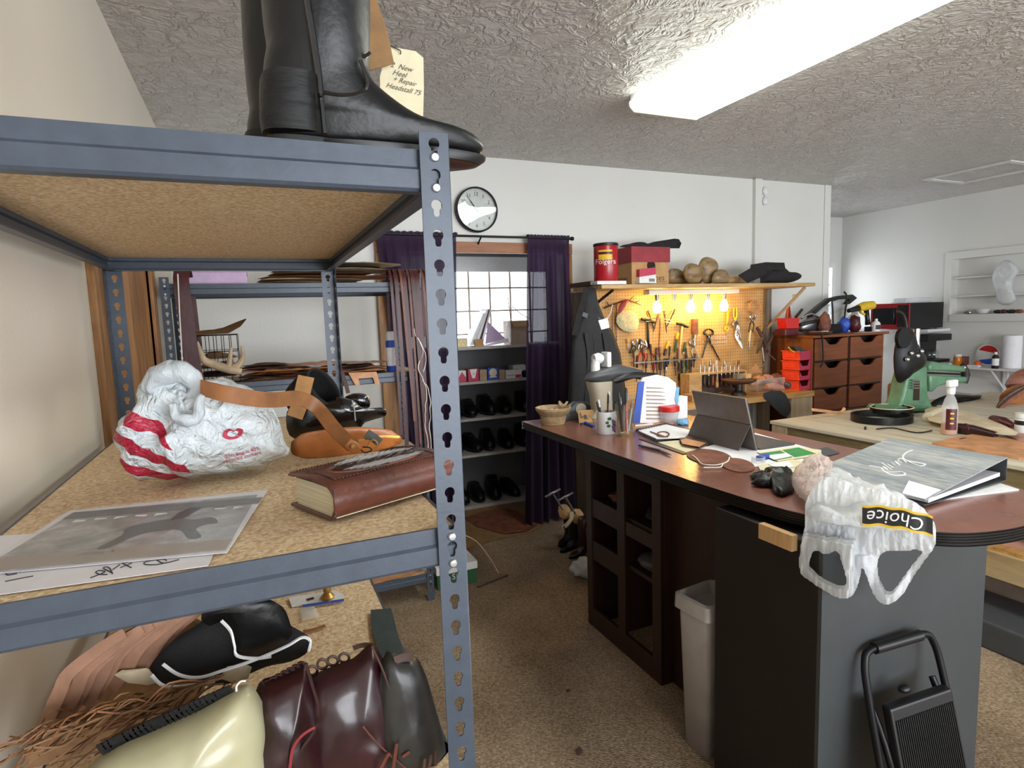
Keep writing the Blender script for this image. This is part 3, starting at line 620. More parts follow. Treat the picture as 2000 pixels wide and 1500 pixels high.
for k in range(9): onp([(.08+.1*k,.76+.02*(k%2)),(.14+.1*k,.76+.02*(k%3)),(.14+.1*k,.80),(.08+.1*k,.81)],'paper',.0043) if not 4<k<7 else None
ux=(H3[1]-H3[0]).normalized(); uy=(H3[3]-H3[0]).normalized()
c0=px(210,1083,Z=Z+.0052)+V((0,dy*.7,0)); text('Jeffery Willert',.013,0,.25).xf(place(c0,ux,uy)).build('lettering','ink',t,smooth=False)
# ---------------------------------------------------------------- low shelf of the front unit
ZZ=ZL+.001
def clampz(mb,z,m=.0):
    for v in mb.b.verts:
        if v.co.z<z: v.co.z=z+(z-v.co.z)*m
    return mb
Q=px(785,1440,Y=.9)
def softbag(name,label,m,O,Y,tf,tb,cen,wr=.006,seam=None,cat='bag',seed=0,group=None):
    t=thing(name,label,cat,(px(cen[0],cen[1],Y=Y).x,Y,ZL),group=group)
    clampz(MB().pillow(tr(O,Y=Y),(0,-1,.18),tf,tb,9,cen=px(cen[0],cen[1],Y=Y),wr=wr,ws=14,sm=3,seed=seed,pw=.55),ZZ).build('body',m,t); return t
t=softbag('leather_bag','dark grey leather bag standing at the right end of the low shelf','grey_leather',[(745,1290),(780,1278),(812,1283),(832,1320),(850,1380),(866,1440),(876,1500),(872,1570),(750,1570),(735,1480)],.86,.035,.05,(800,1430))
MB().strip(tr([(770,1290),(790,1283),(806,1284)],Y=.85),.012,(0,.2,1),.003,smooth=4).build('top_fold','dark_hide',t)
for a,b in (((842,1475),(838,1500)),((850,1468),(851,1495)),((830,1482),(826,1510))): MB().strip(tr([a,b],Y=.815),.004,(1,0,0),.002).build('fringe','dark_hide',t)
t=softbag('leather_bag','oxblood leather bag with a pointed top between the maroon and grey bags','oxblood',[(600,1330),(640,1305),(690,1285),(722,1258),(738,1270),(760,1310),(785,1370),(806,1450),(812,1480),(800,1560),(610,1570),(560,1500),(575,1400)],.89,.055,.06,(690,1430),.008,seed=4)
MB().tube(tr([(726,1262),(748,1310),(768,1370),(780,1430),(792,1462)],Y=.842),.0016,6,smooth=4).build('seam','dark_hide',t)
MB().tube(tr([(708,1418),(735,1450),(768,1480),(792,1500)],Y=.825),.0014,5,smooth=4).build('lace','brown_leather',t)
for a,b in (((775,1452),(768,1500)),((760,1470),(735,1515)),((786,1478),(800,1468))): MB().strip(tr([a,b],Y=.822),.005,(1,0,.3),.002).build('fringe','brown_leather',t)
for a in ((610,1310),(630,1297),(650,1291),(672,1285)): MB().tube([px(a[0]+10*cos(q),a[1]+9*sin(q),Y=.90) for q in [PI*k/6 for k in range(13)]],.0022,6).build('lacing','dark_hide',t)
t=softbag('leather_bag','deep maroon leather bag beside the cream bag on the low shelf','maroon',[(505,1335),(540,1318),(580,1300),(597,1292),(606,1330),(618,1380),(628,1440),(628,1560),(500,1580),(460,1500),(490,1400)],.87,.06,.05,(560,1440),.007,seed=9)
MB().tube(tr([(598,1296),(612,1345),(624,1392),(612,1430),(590,1462),(572,1500)],Y=.815),.0022,6,smooth=4).build('seam','maroon',t)
MB().tube(tr([(615,1420),(590,1436),(572,1462),(566,1500)],Y=.805),.0022,6,smooth=4).build('lace','carton_red',t)
for k in range(7): MB().tube([px(522+11*k+6*cos(q),1334-6*k+5*sin(q),Y=.865) for q in [PI*j/4 for j in range(9)]],.0018,5).build('lacing','maroon',t)
t=softbag('leather_bag','cream leather bag with black laced top edge at the front of the low shelf','cream_leather',[(180,1490),(230,1450),(300,1420),(380,1385),(440,1352),(470,1338),(492,1340),(512,1370),(524,1410),(524,1460),(512,1570),(150,1600),(120,1560)],.84,.07,.05,(360,1480),.008,seed=2)
for k in range(26):
    x=200+248*k/25; y=1462-112*(k/25)**.95; MB().strip(tr([(x-6,y-9),(x,y),(x+8,y+8)],Y=.832),.0075,(1,0,.6),.0028,smooth=3).build('lacing','black_leather',t)
MB().tube(tr([(462,1350),(462,1340),(470,1331),(480,1330)],Y=.81),.0013,6,smooth=3).build('tie','thread',t)
# black folded leather with pale edges
t=thing('folded_leather','black suede leather folded over with white cut edges on the low shelf','leather piece',px(450,1340,Y=1.0))
MB().pillow(tr([(294,1312),(305,1285),(340,1255),(385,1225),(402,1205),(440,1195),(470,1230),(520,1235),(570,1228),(602,1242),(608,1262),(585,1285),(530,1297),(480,1320),(440,1338),(380,1336),(325,1343)],Y=.99),(0,-.75,1),.05,.03,8,sm=3,wr=.006,ws=16).build('lower_fold','black_suede',t)
MB().pillow(tr([(396,1215),(400,1190),(450,1168),(520,1172),(552,1185),(566,1215),(570,1240),(545,1262),(500,1280),(462,1282),(452,1245),(430,1212)],Y=.96),(0,-.75,1),.035,.03,7,sm=3,wr=.005,ws=18).build('upper_fold','black_leather',t)
for pts in ([(318,1297),(350,1318),(390,1323),(440,1308),(500,1288),(560,1262),(590,1245),(606,1252),(603,1272)],[(432,1212),(450,1232),(458,1262),(464,1281),(500,1286),(530,1282)],[(296,1318),(322,1340),(375,1338),(420,1330)]):
    MB().strip(tr(pts,Y=.935),.0035,(0,-.3,1),.003,smooth=5).build('cut_edge','white_plastic',t)
b=MB().pillow(tr([(222,1318),(240,1308),(290,1306),(312,1332),(290,1338),(250,1334)],Y=.98),(0,-.6,1),.008,.004,5,wr=.01,ws=30); tag(b.build('cloth_scrap','cream_hide'),'small pale cloth scrap poking out left of the black folded leather','cloth')
b=MB().pillow(tr([(428,1325),(440,1306),(480,1298),(492,1303),(485,1325),(460,1335)],Y=.96),(0,-.6,1),.012,.006,5,wr=.012,ws=30); tag(b.build('cloth_scrap','cream_hide'),'small pale cloth roll between the black folded leather and the cream bag','cloth')
# fringed leather
t=thing('fringed_chaps','brown fringed leather chaps heaped against the left wall on the low shelf','chaps',px(230,1400,Y=1.05))
clampz(MB().pillow([p for p in tr([(120,1345),(180,1290),(250,1240),(330,1205),(400,1215),(390,1290),(400,1350),(300,1420),(180,1480),(60,1520),(60,1440)],Y=1.10)],(0,-.5,1),.05,.05,7,sm=2,wr=.012,ws=14),ZZ).build('panel','suede_brown',t)
for k in range(9):
    x=350-27*k+8*(k%2); y=1222+13*k-5*(k%3)
    P=tr([(x+110,y-80),(x+60,y-48),(x,y),(x-34+2*k,y+38+4*(k%2)),(x-66+2*k,y+74+3*k+6*(k%3))],Y=1.0-.004*k); MB().strip(P,[.014,.021],(.75,-.35,-.5),.003,smooth=5).build('strap','rust_leather',t)
r=random.Random(5)
for k in range(64):
    u=k/63; x0=455-330*u+r.uniform(-12,12); y0=1322+80*u**1.2+r.uniform(-10,14); L=120+r.random()*150; a=math.radians(28+r.uniform(-12,12)); yy=.95-.05*r.random()
    cu=r.uniform(-30,30)
    P=[px(x0,y0,Y=yy+.02),px(x0-L*.3*cos(a)+cu*.3,y0+L*.3*sin(a)+cu*.6,Y=yy-.01),px(x0-L*.65*cos(a),y0+L*.65*sin(a)-cu*.5,Y=yy),px(x0-L*cos(a),y0+L*sin(a)+cu*.3,Y=yy-.01)]
    P=[V((max(p.x,XL+.03),p.y,max(p.z,ZZ+.002))) for p in P]
    MB().strip(P,.0055,(.3,-.8,.5),.002,smooth=4).build('fringe_strand','suede_brown' if k%3 else 'tan_strap',t)
for i,(o,x,y) in enumerate((((462,1338),20,8),((500,1328),22,7),((478,1312),16,10))): pass
b=MB().slab(tr([(724,1193),(764,1190),(788,1280),(744,1284),(728,1240)],Z=ZZ+.004),(0,0,.0025)); tag(b.build('leather_swatch','green_suede',smooth=False),'dark green-grey suede swatch lying at the shelf edge beside the bags','leather piece')
t=thing('hardware_pack','blue and white carded pack holding a brass knob on the low shelf','package',px(620,1170,Z=ZZ))
q=tr([(563,1170),(655,1155),(672,1165),(672,1174),(570,1186)],Z=ZZ); MB().slab(q,(0,0,.004)).build('card','white_carton',t,smooth=False)
q=tr([(590,1182),(672,1170),(672,1174),(592,1186)],Z=ZZ+.0045); MB().slab(q,(0,0,.001)).build('blue_band','blue',t,smooth=False)
MB().lathe([(.016,0),(.017,.004),(.012,.01),(.008,.014),(.010,.02),(.010,.03),(.0,.032)],px(640,1168,Z=ZZ+.005),18).build('knob','brass',t)
MB().slab(tr([(598,1170),(612,1166),(614,1170),(600,1174)],Z=ZZ+.0045),(0,0,.0004)).build('print','ink',t,smooth=False)
b=MB().pillow(tr([(585,1188),(614,1184),(625,1206),(590,1212)],Z=ZZ+.004),(0,0,1),.006,.003,4); tag(b.build('parts_bag','clear_plastic'),'tiny clear plastic bag of small metal parts beside the carded pack','bag')
b=MB().strip(tr([(592,1234),(612,1230),(635,1222)],Z=ZZ+.004),.008,(0,1,.3),.002,smooth=4); tag(b.build('leather_offcut','tan_strap'),'thin curled brown leather offcut lying alone on the board','leather piece')
b=MB().strip(tr([(690,1266),(710,1260),(735,1262)],Z=ZZ+.008),.010,(0,1,.6),.002,smooth=4); tag(b.build('leather_offcut','dark_hide'),'thin dark leather offcut just behind the pointed oxblood bag','leather piece')
# ---------------------------------------------------------------- second shelving unit
Y2,XR2=3.18,.852; XL2=XR2-1.22; D2=.46
T1,T2,T3,T4=px(800,551,Y=Y2).z,px(765,728,Y=Y2).z,.86,px(800,1128,Y=Y2).z
shelving('blue-grey steel shelving unit by the back wall, leather scraps on its shelves',XR2,Y2,1.22,D2,1.829,(T1,T2,T3,T4))
t=thing('lilac_box','flat lilac box on top of the back shelving unit','box',(px(420,545,Y=3.35).x,3.4,T1))
x0,x1=px(352,540,Y=3.3).x,px(482,540,Y=3.3).x
MB().bx(x0,x1,3.28,3.58,T1,T1+.06).build('base','lilac',t,smooth=False,bev=.002); MB().bx(x0-.003,x1+.003,3.277,3.583,T1+.06,T1+.085).build('lid','lilac',t,smooth=False,bev=.002)
def sheet(name,label,m,pts,z,th=.004,amp=.012,cat='leather piece',group=None,seed=0,zz=None,n=(0,0,1)):
    P=[p if isinstance(p,V) else V((p[0],p[1],z)) for p in pts]
    b=MB().pillow(P,n,th+.0,th*.6,5,sm=2,wr=amp,ws=9,seed=seed); 
    if amp: b.wrinkle(amp*.6,7,seed)
    clampz(b,z)
    return tag(b.build(name,m),label,cat,group)
r=random.Random(11)
mts=['kraft','cream_hide','veg_tan','kraft','cream_hide','dark_hide','cream_hide']
lbs=['brown','cream','tan','light brown','pale buff','dark brown','large cream']
for i in range(7):
    xa,xb=px(500+12*i,545,Y=3.3).x,px(690+ (90 if i in(4,6,2) else 20*i*.5),545,Y=3.3).x
    sheet('leather_sheet',lbs[i]+' leather sheet %s of the pile atop the back shelving'%('at the bottom','second from bottom','third from bottom','in the middle','third from top','second from top','at the top')[i],mts[i],[(xa,3.2+.01*i),(xb*.6+xa*.4,3.19),(xb,3.2+.01*i),(xb-.02,3.5),(xa+.03,3.56)],T1+.002+.017*i,.008,.012,seed=i)
# wire basket with leather
t=thing('wire_basket','black wire basket holding leather pieces at the left of the back shelving unit','basket',(px(420,700,Y=3.3).x,3.35,T2))
x0,x1=px(372,700,Y=3.24).x,px(466,700,Y=3.24).x; h=px(420,655,Y=3.24).z-T2; y0,y1=3.24,3.5
for z in (0.003,h*.33,h*.66,h):
    MB().tube([(x0,y0,T2+z),(x1,y0,T2+z),(x1,y1,T2+z),(x0,y1,T2+z),(x0,y0,T2+z)],.0022,5).build('hoop','black_metal',t)
for k in range(7):
    x=x0+(x1-x0)*k/6; MB().tube([(x,y0,T2+h),(x,y0,T2+.003),(x,y1,T2+.003),(x,y1,T2+h)],.0018,5).build('wire','black_metal',t)
for k in range(3): sheet('leather_scrap','%s leather scrap inside the black wire basket'%('folded dark','pinkish tan','grey-brown')[k],('dark_hide','pink_leather','kraft')[k],[(x0+.02,y0+.02),(x1-.02,y0+.03),(x1-.03,y1-.02),(x0+.03,y1-.03)],T2+.03+.045*k,.02,.015,seed=20+k)
sheet('leather_sheet','curled fringed leather sheet resting across the top of the wire basket','kraft',[V((x0-.05,y0+.02,T2+h+.006)),V((x1-.04,y0,T2+h+.006)),V((x1+.05,y0+.05,T2+h+.07)),V((x1+.03,y1-.03,T2+h+.07)),V((x1-.05,y1,T2+h+.006)),V((x0-.02,y1-.02,T2+h+.006))],T2+h+.004,.004,.008,seed=31)
t=thing('antler','pale forked deer antler lying in front of the wire basket','antler',(px(440,715,Y=3.2).x,3.22,T2))
MB().tube(tr([(383,668),(392,690),(400,705),(425,714),(450,722),(472,726)],Y=3.205),[.011,.014,.019,.022,.021,.016],10,smooth=4).build('beam','antler',t)
MB().tube(tr([(450,721),(466,712),(474,696),(472,675)],Y=3.205),[.018,.016,.012,.005],8,smooth=4).build('tine','antler',t); MB().tube(tr([(446,718),(449,700),(452,678)],Y=3.205),[.014,.012,.005],8,smooth=4).build('tine','antler',t)
names=['rust','dark brown','cognac','pinkish tan','chestnut','black-brown','tan']; mm=['rust_leather','dark_hide','cognac','pink_leather','hide_brown','dark_hide','veg_tan']
for i in range(26):
    col=i%7; lay=i//5; xs=470+ (i%5)*52+r.uniform(-15,15); wdt=60+r.random()*55
    xa,xb=px(xs,720,Y=3.25).x,px(min(xs+wdt,752),720,Y=3.25).x; ya=3.185+r.random()*.04
    sheet('leather_scrap','brown leather scrap in the long pile on the middle shelf of the back unit',mm[(i*3)%7],[(xa,ya),((xa+xb)/2,ya-.006+.01*r.random()),(xb,ya+r.random()*.03),(xb-.01,ya+.12+r.random()*.1),(xa+.02,ya+.1+r.random()*.14)],T2+.002+.014*lay+r.random()*.004,.007,.012,seed=40+i,group='leather scraps on the middle shelf of the back unit')
t=thing('cut_leather','tan cut-out leather piece hanging over the edge of the middle shelf at the right','leather piece',(px(710,740,Y=3.165).x,3.165,T2))
MB().slab(tr([(680,728),(735,726),(742,750),(733,752),(728,737),(700,739),(703,752),(694,752)],Y=3.163),(0,-.004,0)).build('flap','veg_tan',t,smooth=False)
b=MB().strip(tr([(668,728),(674,745),(680,768)],Y=3.16),.02,(1,0,0),.004,smooth=3); tag(b.build('leather_scrap','dark_hide'),'narrow dark leather scrap dangling below the middle shelf left of the tan cut-out','leather piece')
t=thing('spray_can','blue and white spray can with white cap on the middle shelf by the straps','spray can',(px(766,722,Y=3.27).x,3.27,T2))
ra=.030; c=t.location; hh=px(766,668,Y=3.27).z-T2
MB().lathe([(ra*.96,0),(ra,.004),(ra,hh),(ra*.85,hh+.01),(ra*.5,hh+.014)],c,20).build('can','blue',t); MB().lathe([(ra*.8,hh+.008),(ra*.8,hh+.05),(ra*.66,hh+.058),(.001,hh+.06)],c,18).build('cap','white_plastic',t)
MB().lathe([(ra+.0006,hh*.2),(ra+.0006,hh*.82)],c,20,cap=(0,0)).build('label','paper',t)
# straps hung over the right end
def hang(name,label,m,x,w,zb,y,sw,grp,back=.16,top=1.868,xb=0):
    P=[V((x+.01,y+back,1.5)),V((x+.005,y+back*.8,top-.07)),V((x,y+back*.5,top)),V((x-.003,y+.02,top-.02)),V((x-.004,y-.012,top-.1)),V((x+sw*.3,y-.014,top-.4)),V((x+sw*.8+xb,y-.012,(zb+top-.5)/2)),V((x+sw,y-.01,zb))]
    return tag(MB().strip(P,w,(1,.05,0),.003,smooth=5).build(name,m),label,'strap',grp)
ST=[('maroon',.70,.02,.98),('maroon',.726,.03,.80),('brown',.752,.018,1.05),('maroon',.772,.028,.74),('brown',.795,.016,.92),('maroon',.815,.034,.82),('maroon',.842,.03,.88),('brown',.872,.018,.70),('maroon',.895,.026,.95),('brown',.918,.014,.78)]
posn=['first','second','third','fourth','fifth','sixth','seventh','eighth','ninth','tenth']
for i,(c,x,w,zb) in enumerate(ST):
    hang('leather_strap','%s leather strap hung over the right end of the back shelving, %s from the left'%(c,posn[i]),'strap_'+c,x,w*.72,zb,3.165-.006*(i%3)-(.0 if x<.84 else .0),r.uniform(-.0,.03),None)
P=[V((.80,3.14,1.55)),V((.84,3.135,1.42)),V((.812,3.135,1.34)),V((.85,3.135,1.22)),V((.835,3.135,1.05)),V((.848,3.135,.9)),V((.84,3.135,.78))]
tag(MB().tube(P,.0022,5,smooth=6).wrinkle(.008,25).build('waxed_thread','thread'),'loose white thread dangling in front of the hung leather straps','thread')
tag(MB().tube([p+V((.022,0,-.05)) for p in P],.002,5,smooth=6).wrinkle(.012,18,4).build('waxed_thread','thread'),'second white thread, tangled in loops at the right of the hung straps','thread')
for i,(x,w) in enumerate(((352,.03),(361,.03),(370,.026))):
    hang('leather_strap','maroon strap hung over the left end of the back shelving, %s of three'%('left','middle','right')[i],'strap_maroon',px(x,600,Y=3.15).x,w,1.36-.03*i,3.165,.03,None)
tag(MB().tube(tr([(347,535),(351,620),(357,725)],Y=3.13),.003,6).build('hanging_string','thread'),'straight white cord hanging beside the left post of the back shelving','cord')
sheet('leather_sheet','dark brown leather sheet on the third shelf of the back unit','dark_board',[(.5,3.19),(.83,3.19),(.83,3.4),(.5,3.4)],T3+.002,.012,.006)
sheet('leather_sheet','large tan leather sheet on the lowest shelf of the back unit','veg_tan',[(.3,3.2),(.62,3.19),(.80,3.24),(.76,3.45),(.3,3.5)],T4+.002,.006,.006)
# cartons on the floor
t=thing('carton','green and white shoe carton on the floor beside the back shelving','box',(1.0,3.42,0))
def cart(t,x0,x1,y0,y1,z0,z1,m,lid):
    MB().bx(x0,x1,y0,y1,z0,z1).build('carton_body',m,t,smooth=False,bev=.002); MB().bx(x0-.004,x1+.004,y0-.004,y1+.004,z1-lid,z1+.002).build('lid','white_carton',t,smooth=False,bev=.002)
cart(t,.90,1.15,3.28,3.6,0,.135,'dark_green',.045); text('SG',.05).xf(place((1.02,3.277,.065),(1,0,0),(0,0,1))).build('print','white_carton',t,smooth=False)
t=thing('carton','white carton with green stripe stacked on the green shoe carton','box',(1.0,3.44,.138))
cart(t,.88,1.09,3.33,3.58,.138,.30,'white_carton',.05); MB().bx(.879,1.0905,3.329,3.3295,.145,.175).build('stripe','dark_green',t,smooth=False)
tag(MB().tube([V((1.06,3.40,.32)),V((1.11,3.38,.40)),V((1.09,3.37,.47)),V((1.05,3.38,.45)),V((1.05,3.40,.35)),V((1.06,3.42,.31))],.006,8,smooth=5).build('leather_loop','dark_hide'),'dark leather loop standing on top of the white carton','strap')
tag(MB().tube([V((1.06,3.33,.31)),V((1.16,3.3,.25)),V((1.25,3.32,.12)),V((1.31,3.33,.004))],.003,6,smooth=4).build('reed','antler'),'curved thin reed leaning from the cartons to the floor','stick')
tag(MB().tube([V((1.12,3.2,.005)),V((1.35,3.27,.005))],.004,6).build('reed','dark_hide'),'straight thin dark stick lying on the carpet by the cartons','stick')
sheet('leather_sheet','large brown leather sheet spread on the floor under the curtains','kraft',[(.95,4.6),(1.9,4.6),(1.93,3.95),(1.5,3.86),(.98,3.83)],.003,.004,.006)
sheet('leather_sheet','smaller brown leather sheet overlapping the large one on the floor','hide_brown',[(1.45,4.4),(1.86,4.45),(1.9,3.98),(1.6,3.92)],.012,.004,.004)
# ---------------------------------------------------------------- recess shelves and their things
FY=4.6
def shz(y,x=960): return px(x,y,Y=FY).z
S1,S2,S3,S4,S5=shz(676),shz(743),shz(814),shz(884),.03
for i,z in enumerate((S1,S2,S3,S4,S5)):
    tag(MB().bx(RX0+.002,RX1-.002,FY,RY-.001,z-.022 if i<4 else .001,z).build('wall_shelf','recess_shelf_shaded',smooth=False,bev=.002),('white sill shelf right below the recess window','white shelf with small product boxes in the recess','white shelf holding the upper row of dark shoes','white shelf holding the middle row of dark shoes','low white board under the bottom row of shoes')[i],'shelf')
def sbox(label,x0,x1,yt,z,m,dep=.1,y0=FY+.03,name='product_box',face=None,cat='box',tilt=0):
    a,b=px(x0,700,Y=y0).x,px(x1,700,Y=y0).x; h=px((x0+x1)/2,yt,Y=y0).z-z
    t=thing(name,label,cat,((a+b)/2,y0+dep/2,z)); MB().bx(a,b,y0,y0+dep,z,z+h).build('carton_body',m,t,smooth=False,bev=.002)
    return t,a,b,y0,h
for lab,x0,x1,yt,m,f in (('red and white box at the left end of the product shelf',893,909,724,'white_carton','red'),('red box with white V-shaped panel on the product shelf',913,934,721,'pink_red','v'),('grey box between the red box and the blue box',936,950,722,'carton_grey','g'),('blue box with round white emblem on the product shelf',952,972,718,'blue','o'),('grey-brown box right of the blue box',974,985,722,'carton_grey','g'),('white box with magenta corner on the product shelf',987,1018,723,'white_carton','m')):
    t,a,b,y0,h=sbox(lab,x0,x1,yt,S2,m,.09)
    if f=='v': MB().vf([V((a+.015,y0-.001,S2+h)),V((b-.015,y0-.001,S2+h)),V(((a+b)/2+.012,y0-.001,S2+h*.25)),V(((a+b)/2-.012,y0-.001,S2+h*.25))],[(0,1,2,3)]).build('panel','white_carton',t,smooth=False); text('V',h*.35).xf(place(((a+b)/2,y0-.002,S2+h*.6),(1,0,0),(0,0,1))).build('print','pink_red',t,smooth=False)
    if f=='red': MB().vf([V((a,y0-.001,S2)),V((b,y0-.001,S2)),V((b,y0-.001,S2+h*.35)),V(((a+b)/2,y0-.001,S2+h*.9)),V((a,y0-.001,S2+h*.3))],[(0,1,2,3,4)]).build('panel','pink_red',t,smooth=False)
    if f=='o': MB().lathe([(.035,0),(.035,.001)],((a+b)/2,y0-.001,S2+h*.6),24,'Y').build('emblem','paper_warm',t); MB().bx(a+.015,b-.015,y0-.001,y0,S2+.02,S2+.03).build('print','white_carton',t,smooth=False)
    if f=='m': MB().bx(a+(b-a)*.6,b-.006,y0-.001,y0,S2+.004,S2+h*.45).build('panel','pink_red',t,smooth=False); MB().bx(a+.008,a+(b-a)*.55,y0-.001,y0,S2+h*.36,S2+h*.42).build('print','pink_red',t,smooth=False)
    if f=='g': MB().bx(a+.01,b-.01,y0-.001,y0,S2+h*.3,S2+h*.7).build('panel','carton',t,smooth=False)
sbox('white carton behind the magenta-cornered box',1001,1026,713,S2,'white_carton',.1,FY+.17)
tag(MB().ball((px(1024,735,Y=FY+.05).x+.02,FY+.06,S2+.03),(.05,.04,.03),3,.3).build('tool_roll','black_suede'),'small dark roll at the right end of the product shelf','roll')
# shoes: one built, then copied
sh=thing('shoe','', 'shoe')
sm=MB().slices([(.012,-.13,.13,0,.04),(.02,-.135,.14,0,.046),(.04,-.134,.138,0,.046),(.055,-.132,.12,0,.043),(.075,-.13,.06,0,.038),(.09,-.128,.02,0,.034),(.1,-.126,-.005,0,.03)],22,2.4,wr=.006,ws=14); sm.build('upper','black_leather',sh,world=False,sub=1)
MB().slices([(0,-.13,.125,0,.038),(.012,-.138,.148,0,.046),(.018,-.138,.148,0,.047)],26,2.3).build('sole','black_plastic',sh,world=False)
for k in range(4): MB().tube([(.02+.022*k,-.026,.088-.012*k),(.02+.022*k,0,.094-.012*k),(.02+.022*k,.026,.088-.012*k)],.003,5,smooth=3).build('lace','black_suede',sh,world=False)
spots=[]
for row,zz,xs in (('upper',S3,(882,916,950,984,1020)),('middle',S4,(886,918,950,985,1018)),('bottom',S5,(888,924,958,990))):
    for i,x in enumerate(xs): spots.append((row,zz,x,i,len(xs)))
r=random.Random(21); first=True
for row,zz,x,i,n in spots:
    lab='dark %s shoe in the %s shoe row of the recess, %s from the left'%(('leather','suede','canvas')[(i+len(row))%3],row,posn[i])
    yy=FY+.19+r.uniform(-.01,.01); X=px(x,800,Y=yy).x; rz=(-PI/2)+r.uniform(-.22,.22)
    if first: sh['label']=lab; o=sh; first=False; o.location=(X,yy,zz+.001); o.rotation_euler=(0,0,rz)
    else: o=dup(sh,(X,yy,zz+.001),rz,lab)
    s=r.uniform(1.05,1.18); o.scale=(s,s*1.12,s*(1.15 if i%2 else 1.45))
    o['group']='dark shoes on the recess shelves'
# things on the sill
t,a,b,y0,h=sbox('small cream patterned box on the sill under the window',888,914,661,S1,'paper_warm',.07)
for k in range(6): MB().lathe([(.008,0),(.008,.001)],(a+.012+(b-a-.02)*k/6,y0-.001,S1+h*(.35+.3*(k%2))),8,'Y').build('dot','brass',t)
t,a,b,y0,h=sbox('grey-brown carton with open flaps on the sill by the right curtain',999,1034,626,S1,'carton_grey',.16,FY+.06)
MB().slab([V((a,y0,S1+h)),V((b,y0,S1+h)),V((b-.01,y0-.03,S1+h-.05)),V((a+.02,y0-.03,S1+h-.05))],(0,-.002,0)).build('flap','carton',t,smooth=False)
r=random.Random(4)
for i,(x0,x1,xt,yt,m,lab) in enumerate(((918,926,944,612,'white_carton','white folder leaning at the left of the papers on the sill'),(927,933,950,606,'paper','thin white pamphlet leaning second from the left on the sill'),(934,938,953,604,'dark_hide','dark notebook leaning among the papers on the sill'),(939,943,956,604,'paper','white pamphlet leaning right of the dark notebook on the sill'))):
    Yp=FY+.06+.012*i; MB_=MB().slab([px(x0,674,Y=Yp),px(x1,674,Y=Yp),px(xt+4,yt,Y=Yp+.05),px(xt,yt,Y=Yp+.05)],(0.0,.16,0)); tag(MB_.build('paper_folder',m,smooth=False),lab,'papers')
b=MB().slab([px(948,672,Y=FY+.05),px(988,662,Y=FY+.05),px(953,628,Y=FY+.12)],(0,.004,0)); tag(b.build('paper_sheet','lilac',smooth=False),'lilac triangular paper leaning against the papers on the sill','paper')
b=MB().slab([px(944,676,Y=FY+.03),px(992,660,Y=FY+.03),px(994,668,Y=FY+.03),px(950,676,Y=FY+.03)],(0,.05,0)); tag(b.build('paper_sheet','paper',smooth=False),'white paper lying slanted at the foot of the lilac paper','paper')
b=MB().bx(px(928,672,Y=FY+.03).x,px(944,672,Y=FY+.03).x,FY+.02,FY+.05,S1,S1+.06); tag(b.build('small_box','carton',smooth=False),'small brown box at the foot of the leaning papers on the sill','box')
for i,(a,b) in enumerate((((992,580),(998,625)),((1000,598),(1034,622)))):
    tag(MB().tube([px(a[0],a[1],Y=FY+.1),px((a[0]+b[0])/2,(a[1]+b[1])/2+3,Y=FY+.09),px(b[0],b[1],Y=FY+.08)],.003,5).build('twig','iron'),('upright thin twig behind the grey-brown carton','bent dark twig lying over the grey-brown carton')[i],'twig')
tag(MB().pillow(tr([(986,672),(986,650),(992,622),(998,622),(998,672)],Y=FY+.08),(0,-1,0),.03,.03,5).build('plastic_wrap','clear_plastic'),'clear plastic wrap between the papers and the grey-brown carton','wrap')
# ---------------------------------------------------------------- clock, rod, curtains
t=thing('wall_clock','round black-rimmed wall clock above the purple curtains','clock',(1.536,4.09,2.21))
C0=V((1.536,4.098,2.364)); R0=.158
MB().lathe([(R0*.93,0),(R0,.0),(R0,.04),(R0*.96,.048),(R0*.93,.044),(R0*.93,.0)],C0,48,'Y',m=MX.Rotation(PI,4,'X'),cap=(0,0)).build('rim','black_plastic',t)
MB().lathe([(R0*.94,.0),(R0*.94,.022),(.0001,.022)],C0,48,'Y',m=MX.Rotation(PI,4,'X')).build('dial','white_carton',t)
yf=C0.y-.0235
for k in range(12):
    a=2*PI*k/12; h=k or 12; text(str(h),.036).xf(place(V((C0.x+R0*.70*sin(a),yf,C0.z+R0*.70*cos(a))),(1,0,0),(0,0,1))).build('numeral','ink',t,smooth=False)
tk=MB()
for k in range(60):
    a=2*PI*k/60; L=.012 if k%5==0 else .006; u=V((sin(a),0,cos(a))); w=V((cos(a),0,-sin(a)))*.0009
    p=V((C0.x,yf,C0.z))+u*(R0*.9); tk.vf([p-w,p+w,p+w-u*L,p-w-u*L],[(0,1,2,3)])
tk.build('minute_marks','ink',t,smooth=False)
for name,a,L,wd in (('hour_hand',math.radians(-38),.075,.004),('minute_hand',math.radians(-36),.118,.003),('second_hand',math.radians(118),.10,.001)):
    u=V((sin(a),0,cos(a))); w=V((cos(a),0,-sin(a)))*wd; p=V((C0.x,yf-.004,C0.z)); MB().slab([p-u*.02-w,p-u*.02+w,p+u*L+w*.4,p+u*L-w*.4],(0,-.0012,0)).build(name,'ink',t,smooth=False)
MB().lathe([(R0*.925,.0405),(.0001,.0415)],C0,48,'Y',m=MX.Rotation(PI,4,'X'),cap=(0,0)).build('glass','clear_glass',t)
t=thing('curtain_rod','thin black curtain rod with ball ends on the back wall','curtain rod',(1.5,4.03,2.17))
MB().tube([V((.70,4.02,2.172)),V((2.262,4.02,2.172))],.008,10).build('rod','black_metal',t)
for x,sg in ((2.262,1),(.70,-1)): MB().lathe([(.006,0),(.012,.004*sg),(.016,.016*sg),(.013,.028*sg),(.001,.034*sg)],(x,4.02,2.172),14,'X').build('finial','black_metal',t)
